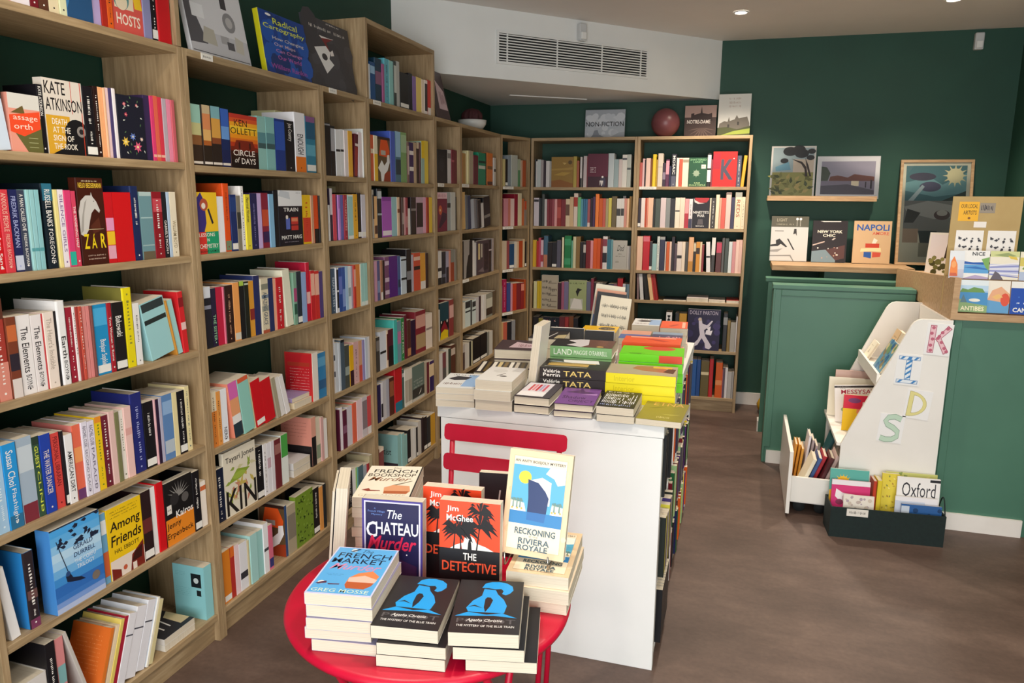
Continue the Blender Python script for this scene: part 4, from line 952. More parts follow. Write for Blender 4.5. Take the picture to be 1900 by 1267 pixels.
# ------------------------------------------------------------------ green panelled counter
CT = 1.06
ct = thing('shop_counter', 'dark green panelled shop counter with white skirting', 'counter', T(0, 0, 0))
b = MB(); b.box((1.905, 2.575, 0), (2.64, 2.70, CT+0.005), GREEN_LIT); b.build('body', ct)
b = MB(); b.box((2.66, 1.86, 0), (3.36, 2.70, CT-0.03), GREEN_LIT); b.build('body', ct)
b = MB()                                       # raised frame moulding of the front
for a0, a1 in (((1.900, 2.566, 0.10), (1.935, 2.5745, CT)), ((1.935, 2.566, CT-0.035), (2.64, 2.5745, CT)), ((1.885, 2.56, CT+0.0055), (2.64, 2.70, CT+0.028)), ((1.89, 2.567, 0.0), (1.9045, 2.70, CT+0.005))):
    b = MB(); b.box(a0, a1, GREEN_LIT, bev=0.002); b.build('moulding', ct)
b = MB(); b.box((2.667, 1.851, 0.10), (2.70, 1.8595, CT-0.03), GREEN_LIT, bev=0.002); b.build('moulding', ct)
b = MB(); b.box((1.915, 2.560, 0), (2.64, 2.5745, 0.078), SKIRT); b.build('skirting', ct)
b = MB(); b.box((2.69, 1.846, 0), (3.05, 1.8595, 0.085), SKIRT); b.build('skirting', ct)
cb = thing('counter_end', 'taller dark green panelled end of the counter behind the front one', 'counter', T(0, 0, 0))
b = MB(); b.box((1.885, 3.2, 0), (2.78, 3.30, 1.04), GREEN_LIT); b.build('body', cb)
b = MB(); b.box((1.862, 3.19, 1.0405), (2.78, 3.31, 1.066), GREEN_LIT, bev=0.003); b.box((1.88, 3.191, 0.0), (1.905, 3.1995, 1.04), GREEN_LIT); b.box((1.905, 3.191, 0.99), (2.78, 3.1995, 1.04), GREEN_LIT); b.build('moulding', cb)
b = MB(); b.box((1.872, 3.195, 0), (1.8845, 3.30, 0.075), SKIRT); b.build('skirting', cb)
# oak ledge that carries the frames and books
led = thing('oak_ledge', 'long oak ledge on the green wall holding books and the framed poster', 'ledge', T(0, 0, 0))
b = MB()
LP = [(1.905, 3.43), (2.80, 3.46), (2.80, 3.90), (1.905, 3.88)]
b.prism(LP, 1.098, 1.133, OAK_C); b.build('board', led)
b = MB(); b.box((2.25, 3.50, 0.0), (2.76, 3.86, 1.097), GREEN_LIT); b.build('support', led)
bx = thing('oak_till_box', 'oak raised box on the green counter behind the postcards', 'box', T(0, 0, 0))
b = MB()
b.prism([(1.865, 1.0305), (3.2, 1.0305), (3.2, 1.155), (1.865, 1.225)], 2.645, 2.672, OAK_C, None, 'x'); b.build('side_panel', bx)
b = MB(); b.box((2.6725, 2.12, 1.115), (3.36, 3.25, 1.14), OAK_C); b.build('desk_board', bx)
b = MB(); b.box((2.645, 1.845, 1.0305), (3.36, 1.8645, 1.062), OAK_C, bev=0.001); b.build('front_rail', bx)
b = MB(); b.box((2.645, 1.8455, 1.0625), (2.672, 1.8645, 1.225), OAK_C); b.build('front_stile', bx)
b = MB(); b.box((2.673, 1.866, 1.0305), (3.36, 2.05, 1.05), OAK_C); b.build('card_tray', bx)
tb = MB(); tb.box((2.59+0.01, 2.01, 1.0505), (3.30, 2.022, 1.60), KRAFT)
tb = MB()
kb = thing('kraft_display_board', 'tan cardboard display board with a yellow note standing on the counter', 'board', T(2.642, 2.03, 1.0505))
b = MB(); b.box((0, 0, 0), (0.290, 0.008, 0.545), KRAFT); kb = b.build('board', kb)
b = MB(); f = Face2D(b, (0, 0, 0), (1, 0, 0), (0, 0, 1), (0, -1, 0), 0.290, 0.545, 0.0006); f.rect('f2b52c', .10, .79, .39, .955); f.text('3a2a12', 'OUR LOCAL', .13, .90, .37, .935, 1); f.text('3a2a12', 'ARTISTS', .17, .845, .36, .88, 1); f.ell('8a5a22', .26, .815, .02); b.build('yellow_note', kb)['label'] = 'yellow handwritten note'
b = MB(); f = Face2D(b, (0, 0, 0), (1, 0, 0), (0, 0, 1), (0, -1, 0), 0.290, 0.545, 0.0006); f.rect('9a8f80', .40, .86, .62, .945); f.dash('2c2a38', .42, .88, .6, .93, 4, 1); b.build('paper_tag', kb)
b = MB(); f = Face2D(b, (0, 0, 0), (1, 0, 0), (0, 0, 1), (0, -1, 0), 0.290, 0.545, 0.0006); f.rect('efe9e2', .34, .735, .52, .785); b.build('paper_tag', kb)
for u in (.10, .56):
    b = MB(); f = Face2D(b, (0, 0, 0), (1, 0, 0), (0, 0, 1), (0, -1, 0), 0.290, 0.545, 0.0006); f.rect('f2eee9', u, .30, u+.40, .71)
    for r_ in range(5):
        for c_ in range(4): f.leaf('3b3a40', u+.07+.085*c_, .35+.07*r_, .06, .022, 30*r_+70*c_); f.ell('55545a', u+.075+.085*c_, .36+.07*r_, .014)
    b.build('tattoo_sheet', kb)['label'] = 'white sheet of small black drawings'
def postcard(px, pz, w, h, label, fn, y):
    M = T(px, y, pz) @ Matrix.Rotation(math.radians(-7), 4, 'X')
    b = MB(); b.box((0, 0, 0), (w, 0.0012, h), ink('f1efe9', 0.35))
    f = Face2D(b, (0, 0, 0), (1, 0, 0), (0, 0, 1), (0, -1, 0), w, h, 0.0004); fn(f)
    o = b.build('postcard'); o.matrix_world = M; tag(o, label, 'postcard', 'illustrated postcards on the counter')
def pc_sail(f):
    sky(f, ('c8c9d9', 'd6dbe6', 'e4e9ee')); f.poly('ee8a4a', [(.05, .1), (.1, .6), (.3, .8), (.55, .5), (.6, .1)]); f.ell('f2a86a', .3, .5, .16, .12); f.poly('d06a4c', [(.05, .08), (.6, .08), (.5, .2), (.1, .2)])
def pc_bay(f):
    f.rect('f0efec', 0, 0, 1, 1); f.text('1d2430', 'NICE', .34, .82, .82, .95, 3); f.poly('2b5fb0', [(0, .52), (0, .62), (.4, .58), (.9, .6), (.9, .5)]); f.rect('63a6dc', 0, .2, 1, .5); f.poly('3a76bd', [(0, .4), (.5, .44), (1, .36), (1, .32), (.4, .36)]); f.poly('7fae62', [(.7, .7), (1, .78), (1, .3), (.88, .4)]); f.poly('b9a9cc', [(0, 0), (.5, .14), (1, .06), (1, 0)])
def pc_harbour(f):
    f.rect('efe9d6', 0, 0, 1, 1); f.rect('d3d79a', 0, .8, 1, 1); f.poly('9aa872', [(.1, .86), (.6, .95), (.9, .84), (.6, .8)]); f.rect('c4c9e6', 0, .15, 1, .55)
    for k in range(6): f.poly('7f86c4' if k % 2 else 'f1eff2', [(0, .5-.06*k), (1, .62-.1*k), (1, .58-.1*k), (0, .47-.06*k)])
    f.poly('6b6470', [(.05, .0), (.2, .3), (.34, .22), (.5, .0)]); f.poly('e3c65a', [(.6, .85), (.9, .8), (.95, .7), (.7, .74)])
def pc_antibes(f):
    sky(f, ('9cc2e6', 'bcd8ee', 'e2ecf0'), .5, 1); f.poly('6f9a58', [(0, .6), (.1, .74), (.3, .7), (.5, .78), (.8, .74), (.9, .62)]); f.rect('4d93c9', 0, .15, 1, .62); f.poly('8fae7a', [(0, .0), (0, .42), (.3, .3), (1, .22), (1, 0)]); f.ell('f0ede2', .55, .38, .2, .05); f.poly('5f7f8c', [(.05, .3), (.15, .55), (.3, .3)]); f.text('f4ecc9', 'ANTIBES', .08, .05, .9, .19, 3)
def pc_terrace(f):
    f.rect('f0e8da', 0, 0, 1, 1); f.rect('67a3d2', 0, 0, 1, .4); f.poly('e9b08a', [(0, .4), (.2, .7), (.6, .82), (1, .6), (1, .3), (.6, .35)]); f.ell('df5a44', .8, .42, .2, .2); f.poly('eec07a', [(.2, .5), (.5, .6), (.7, .5), (.4, .42)])
def pc_cannes(f):
    f.rect('efefec', 0, .8, 1, 1); f.rect('2752b0', 0, 0, 1, .8); blobs(f, ('dfe9f5', '4f83d6'), 12, 4, .1, .3, .9, .72, .03); f.text('f1f0ea', 'CANNES', .1, .06, .95, .2, 3)
def pc_palm(f):
    f.rect('f0ead4', 0, 0, 1, 1); f.rect('d9c96a', 0, .5, 1, .8); f.poly('7f9a4a', [(.1, .4), (.4, .7), (.7, .5), (.5, .3)]); f.rect('b9c7e0', 0, 0, 1, .3)
for a in ((2.640, 1.215, 0.062, 0.130, 'postcard with an orange sail, upper row next to the oak box', pc_sail, 1.945), (2.698, 1.215, 0.108, 0.132, 'postcard with blue sea, reading NICE, in the upper row', pc_bay, 1.952),
          (2.808, 1.215, 0.118, 0.132, 'postcard of a pale harbour, right of the NICE one, upper row', pc_harbour, 1.947), (2.928, 1.215, 0.10, 0.132, 'postcard with a palm cut by the right edge, upper row', pc_palm, 1.943),
          (2.683, 1.064, 0.118, 0.150, 'postcard of a bay reading ANTIBES in the lower row', pc_antibes, 1.892), (2.801, 1.064, 0.09, 0.150, 'postcard of an orange terrace between two blue ones, lower row', pc_terrace, 1.898), (2.893, 1.064, 0.12, 0.150, 'deep blue postcard reading CANNES at the right edge, lower row', pc_cannes, 1.892)):
    postcard(*a)
b = MB(); b.box((2.675, 1.955, 1.0505), (3.05, 1.975, 1.2145), OAK_C); o = b.build('card_riser'); tag(o, 'oak riser strip behind the lower row of postcards', 'riser')

t = thing('side_cabinet', 'oak cabinet corner cut by the right edge beside the white skirting', 'cabinet', T(3.075, 1.0, 0))
b = MB(); b.box((0, 0, 0.04), (0.30, 0.83, 0.9), OAK_V, bev=0.002); b.build('body', t)
b = MB(); b.box((0.02, 0.02, 0), (0.28, 0.81, 0.0395), DARK); b.build('plinth', t)

# picture ledge with two prints, framed poster
pl = thing('picture_ledge', 'slim oak picture ledge on the green wall under two prints', 'ledge', MW.copy()); pl.matrix_world = MW.copy(); 
m = MW.copy(); m.translation = on_back(1.735, 0.0, 1.57); pl.matrix_world = m
b = MB(); b.box((0, 0.0005, 0.0), (0.735, 0.10, 0.016), OAK_C, bev=0.001); b.build('board', pl)
b = MB(); b.box((0, 0.088, 0.0162), (0.735, 0.10, 0.036), OAK_C, bev=0.001); b.build('lip', pl)
def print_on(s, out, z, w, h, name, label, fn, lean=8, frame=None, group=None, glass=False):
    """x to the viewer's right, y out of the wall, leaning back"""
    m = MW.copy(); m.translation = on_back(s, out, z)
    m = m @ Matrix.Rotation(math.radians(lean), 4, 'X')
    t = thing(name, label, 'picture', m, group)
    fw = 0.018 if frame else 0.0
    b = MB(); b.box((fw, -0.006, fw), (w-fw, -0.002, h-fw), ink('e6e2da', 0.4))
    f = Face2D(b, (fw, -0.002, fw), (1, 0, 0), (0, 0, 1), (0, 1, 0), w-2*fw, h-2*fw, 0.0003); fn(f)
    b.build('print', t)
    if frame:
        b = MB()
        for a0, a1 in (((0, -0.012, 0), (w, 0.012, fw)), ((0, -0.012, h-fw), (w, 0.012, h)), ((0, -0.012, fw), (fw, 0.012, h-fw)), ((w-fw, -0.012, fw), (w, 0.012, h-fw))): b.box(a0, a1, frame, bev=0.001)
        b.build('frame', t)
    if glass:
        b = MB(); b.box((fw+0.0004, 0.003, fw+0.0004), (w-fw-0.0004, 0.005, h-fw-0.0004), GLASS); b.build('glass', t)
    else:
        b = MB(); b.box((0, 0.0005, 0), (w, 0.0012, h), GLASS); b.build('sleeve', t)
    return t
print_on(1.747, 0.082, 1.5885, 0.305, 0.375, 'art_print', 'upright print of a dark umbrella pine standing on the picture ledge', a_pine, 8)
print_on(2.065, 0.082, 1.5885, 0.415, 0.30, 'art_print', 'wide white bordered print of a town square on the picture ledge', a_square, 8)
print_on(2.615, 0.15, 1.1335, 0.46, 0.735, 'framed_poster', 'large oak framed poster of sun and waves behind glass on the oak ledge', a_poster, 10, OAK_C, None, True)
m = T(2.762, 3.02, 1.1415) @ Matrix.Rotation(math.radians(-35), 4, 'Z') @ Matrix.Rotation(math.radians(-6), 4, 'X')
b = MB(); b.box((0, 0, 0.0), (0.14, 0.0012, 0.25), ink('ece7df', 0.4)); f = Face2D(b, (0, 0, 0), (1, 0, 0), (0, 0, 1), (0, -1, 0), 0.14, 0.25); f.rect('e9e0e2', .08, .3, .92, .95); blobs(f, ('6b6a3a', '8d8a52', '4c4a2a'), 16, 3, .15, .05, .85, .4, .1); f.poly('3a2c22', [(.7, .4), (.78, .9), (.84, .9), (.78, .4)])
o = b.build('art_card'); o.matrix_world = m; tag(o, 'small white card with a green tree leaning in front of the framed poster', 'card')

# yellow pouf glimpsed behind the counter
t = thing('yellow_pouf', 'mustard yellow rounded pouf on the floor behind the counter end', 'pouf', T(2.03, 3.70, 0))
b = MB(); b.lathe([(0.001, 0.0005), (0.10, 0.0005), (0.145, 0.03), (0.155, 0.065), (0.14, 0.10), (0.08, 0.122), (0.001, 0.125)], mottled('mustard_cloth', 'b58a10', 'c1951a', 30, 0.8), 36); b.build('cushion', t)

# ------------------------------------------------------------------ children's book display
KX0, KX1, KY0, KY1 = 2.222, 2.645, 1.785, 2.44
ks = thing('kids_book_display', 'white sloping children book display reading KIDS against the green counter', 'book display', T(0, 0, 0))
side = [(KX0, 0.02), (KX1, 0.02), (KX1, 1.035), (2.52, 1.035), (2.50, 1.03), (2.485, 1.018), (2.473, 1.0), (KX0, 0.40)]
for y0 in (KY0, KY1-0.018):
    b = MB(); b.prism(side, y0, y0+0.018, WHITE_KID, None, 'y'); b.build('side_panel', ks)
b = MB(); b.box((KX1-0.012, KY0+0.0185, 0.03), (KX1, KY1-0.0185, 1.03), WHITE_KID); b.build('back_panel', ks)
def slope_tray(x, z, dep, hgt, name):
    """a sloping back with a lip in front"""
    b = MB(); y0, y1 = KY0+0.0185, KY1-0.0185
    b.prism([(x, z), (x+dep, z-0.0), (x+dep, z+0.012), (x, z+0.012)], y0, y1, WHITE_KID, None, 'y')
    b.prism([(x-0.012, z-0.02), (x, z-0.02), (x, z+hgt), (x-0.012, z+hgt)], y0, y1, WHITE_KID, None, 'y'); b.build(name, ks)
slope_tray(2.365, 0.715, 0.265, 0.045, 'upper_tray')
b = MB(); b.box((2.205, KY0+0.0185, 0.385), (2.632, KY1-0.0185, 0.401), WHITE_KID); b.build('lower_shelf', ks)
b = MB(); b.box((2.44, KY0+0.30, 0.7275), (2.60, KY0+0.312, 0.80), WHITE_KID); b.build('divider', ks)
kd = thing('drawer_cart', 'white rolling book drawer pulled out from under the children display', 'drawer', T(0, 0, 0))
fp = MB(); fp.box((1.990, 1.755, 0.018), (2.008, 2.44, 0.345), WHITE_KID, bev=0.002); fp.build('front_panel', kd)
b = MB(); b.box((2.0085, 1.80, 0.07), (2.20, 1.815, 0.20), WHITE_KID); b.build('side_panel', kd)
b = MB(); b.box((2.0085, 2.405, 0.07), (2.20, 2.42, 0.20), WHITE_KID); b.build('side_panel', kd)
b = MB(); b.box((2.0085, 1.8155, 0.06), (2.20, 2.4045, 0.072), WHITE_KID); b.build('bottom', kd)
for wx, wy in ((2.06, 1.86), (2.06, 2.36), (2.16, 1.86), (2.16, 2.36)):
    b = MB(); b.tube([(wx, wy-0.012, 0.0295), (wx, wy+0.012, 0.0295)], 0.029, DARK, 20); b.build('wheel', kd)
def letter_sheet(ch, px, pz, w, h, ang, label, fn):
    m = T(px, KY0-0.0006, pz) @ Matrix.Rotation(math.radians(ang), 4, 'Y')
    t = thing('letter_sheet', label, 'paper sheet', m, 'letter sheets taped to the display side')
    b = MB(); b.box((0, -0.0012, 0), (w, 0, h), ink('f4f3f1', 0.6)); pp = b.build('paper', t)
    b = MB(); f = Face2D(b, (0, -0.0012, 0), (1, 0, 0), (0, 0, 1), (0, -1, 0), w, h, 0.0005); fn(f); b.build('letter', pp)
def l_k(f):
    f.poly('b45a70', [(.12, .06), (.36, .06), (.36, .94), (.12, .94)]); f.poly('b45a70', [(.36, .5), (.78, .96), (.95, .86), (.46, .42)]); f.poly('b45a70', [(.40, .52), (.56, .58), (.94, .14), (.76, .04)])
    f.poly('eec4cb', [(.145, .08), (.335, .08), (.335, .92), (.145, .92)]); f.poly('eec4cb', [(.40, .5), (.78, .92), (.91, .85), (.46, .45)]); f.poly('eec4cb', [(.44, .5), (.56, .54), (.9, .15), (.77, .07)])
    for u, v in ((.24, .86), (.2, .68), (.26, .5), (.22, .3), (.25, .14), (.6, .73), (.78, .86), (.5, .6), (.62, .42), (.76, .24), (.86, .14), (.46, .54)): f.ell('c2637a', u, v, .07)
def l_i(f):
    for r_ in ((.08, .82, .92, .94), (.08, .06, .92, .18), (.38, .18, .62, .82)): f.rect('3f7fb8', *r_); f.rect('e9f0f5', r_[0]+.02, r_[1]+.012, r_[2]-.02, r_[3]-.012)
    for v in (.2, .38, .56, .72): f.poly('3f86c4', [(.40, v), (.60, v+.14), (.60, v+.05), (.40, v-.07)] if v > .22 else [(.4, v), (.6, v+.14), (.6, v+.05), (.44, v)])
    for u in (.12, .66): f.poly('3f86c4', [(u, .835), (u+.1, .925), (u+.22, .925), (u+.1, .835)]); f.poly('3f86c4', [(u, .075), (u+.1, .165), (u+.22, .165), (u+.1, .075)])
    f.poly('3f86c4', [(.4, .835), (.46, .925), (.6, .925), (.56, .835)])
def l_d(f):
    out = [(.1, .06)]+[(.1+.78*math.cos(a)*(.95), .5+.44*math.sin(a)) for a in [-PI/2+PI*i/16 for i in range(17)]]+[(.1, .94)]
    inn = [(.28, .18)]+[(.28+.42*math.cos(a), .5+.32*math.sin(a)) for a in [-PI/2+PI*i/16 for i in range(17)]]+[(.28, .82)]
    f.poly('b0a35c', out); o2 = [(u*.96+.02, v*.97+.015) for u, v in out]; f.poly('e6dd94', o2); f.poly('b0a35c', [(u-.005, v) for u, v in inn]); f.poly('f4f3f1', [(.29+(u-.28)*.95, .5+(v-.5)*.95) for u, v in inn])
def l_s(f):
    c = [(.86, .86), (.6, .93), (.34, .88), (.24, .74), (.34, .62), (.58, .54), (.78, .42), (.78, .24), (.6, .12), (.34, .09), (.12, .13)]
    for col, hw in (('8faa94', .1), ('c3dcc6', .08)):
        L = []; Rr = []
        for i, p in enumerate(c):
            a = c[max(0, i-1)]; bb = c[min(len(c)-1, i+1)]; dx, dy = bb[0]-a[0], bb[1]-a[1]; n_ = math.hypot(dx, dy); L.append((p[0]-dy/n_*hw, p[1]+dx/n_*hw)); Rr.append((p[0]+dy/n_*hw, p[1]-dx/n_*hw))
        for i in range(len(c)-1): f.poly(col, [L[i], L[i+1], Rr[i+1], Rr[i]]); f.k -= 0.08
        f.k += 0.5
letter_sheet('K', 2.535, 0.873, 0.108, 0.148, 3, 'white paper sheet with a pink dotted letter K, topmost on the display side', l_k)
letter_sheet('I', 2.424, 0.720, 0.108, 0.148, 2, 'white paper sheet with a blue striped letter I on the display side', l_i)
letter_sheet('D', 2.478, 0.563, 0.108, 0.140, 5, 'white paper sheet with a pale yellow letter D on the display side', l_d)
letter_sheet('S', 2.375, 0.435, 0.108, 0.140, 4, 'white paper sheet with a pale green letter S, lowest on the display side', l_s)
# black fabric bin
kbin = thing('fabric_bin', 'black fabric bin of picture books on the floor before the KIDS display', 'bin', T(2.178, 1.585, 0) @ RZ(4.0))
bw, bd, bh = 0.495, 0.155, 0.150
b = MB()
for a0, a1 in (((0, 0, 0), (bw, 0.006, bh)), ((0, bd-0.006, 0), (bw, bd, bh)), ((0, 0.0062, 0), (0.006, bd-0.0062, bh)), ((bw-0.006, 0.0062, 0), (bw, bd-0.0062, bh)), ((0.0062, 0.0062, 0.0), (bw-0.0062, bd-0.0062, 0.006))): b.box(a0, a1, BLACK_FELT)
b.build('body', kbin)
b = MB(); pts = [(bw+0.003, 0.025+0.105*i/12, bh-0.02+0.085*math.sin(PI*i/12)) for i in range(13)]; b.tube(pts, 0.003, BLACK_FELT, 8); b.build('handle', kbin)
b = MB(); f = Face2D(b, (0.07, -0.0008, 0.112), (1, 0, 0), (0, 0, 1), (0, -1, 0), 0.094, 0.036, 0.0004); f.rect('e9e4da', 0, 0, 1, 1); f.dash('5a554e', .12, .3, .88, .72, 9, 2); b.build('paper_label', kbin)['label'] = 'white handwritten paper label'

GROUPS = ['books on the first shelf of the leftmost bookcase', 'books on the second shelf of the leftmost bookcase', 'books on the third shelf of the leftmost bookcase', 'books on the fourth shelf of the leftmost bookcase', 'books on the fifth shelf of the leftmost bookcase', 'books on the sixth shelf of the leftmost bookcase', 'books on the seventh shelf of the leftmost bookcase', 'books on the first shelf of the second bookcase', 'books on the second shelf of the second bookcase', 'books on the third shelf of the second bookcase', 'books on the fourth shelf of the second bookcase', 'books on the fifth shelf of the second bookcase', 'books on the sixth shelf of the second bookcase', 'books on the first shelf of the narrow third bookcase', 'books on the second shelf of the narrow third bookcase', 'books on the fourth shelf of the narrow third bookcase', 'books on the fifth shelf of the narrow third bookcase', 'books on the sixth shelf of the narrow third bookcase', 'books on the first shelf of the raised fourth bookcase', 'books on the second shelf of the raised fourth bookcase', 'books on the third shelf of the raised fourth bookcase', 'books on the fourth shelf of the raised fourth bookcase', 'books on the fifth shelf of the raised fourth bookcase', 'books on the sixth shelf of the raised fourth bookcase', 'books on the first shelf of the narrow fifth bookcase', 'books on the second shelf of the narrow fifth bookcase', 'books on the fourth shelf of the narrow fifth bookcase', 'books on the first shelf of the bookcase under the plant bowl', 'books on the third shelf of the bookcase under the plant bowl', 'books on the first shelf of the back bookcase under the sign', 'books on the third shelf of the back bookcase under the sign', 'books on the fourth shelf of the back bookcase under the sign', 'books on the fifth shelf of the back bookcase under the sign', 'books on the first shelf of the right back bookcase', 'books on the second shelf of the right back bookcase', 'books on the third shelf of the right back bookcase', 'books on the fifth shelf of the right back bookcase', 'books on the sixth shelf of the right back bookcase', 'crime novels on the red bistro table', 'books piled on the white display table', 'books lying flat on the shelves', 'books displayed on top of the bookcases', 'art books on the oak ledge', 'children books in the KIDS display', 'picture books in the black fabric bin']
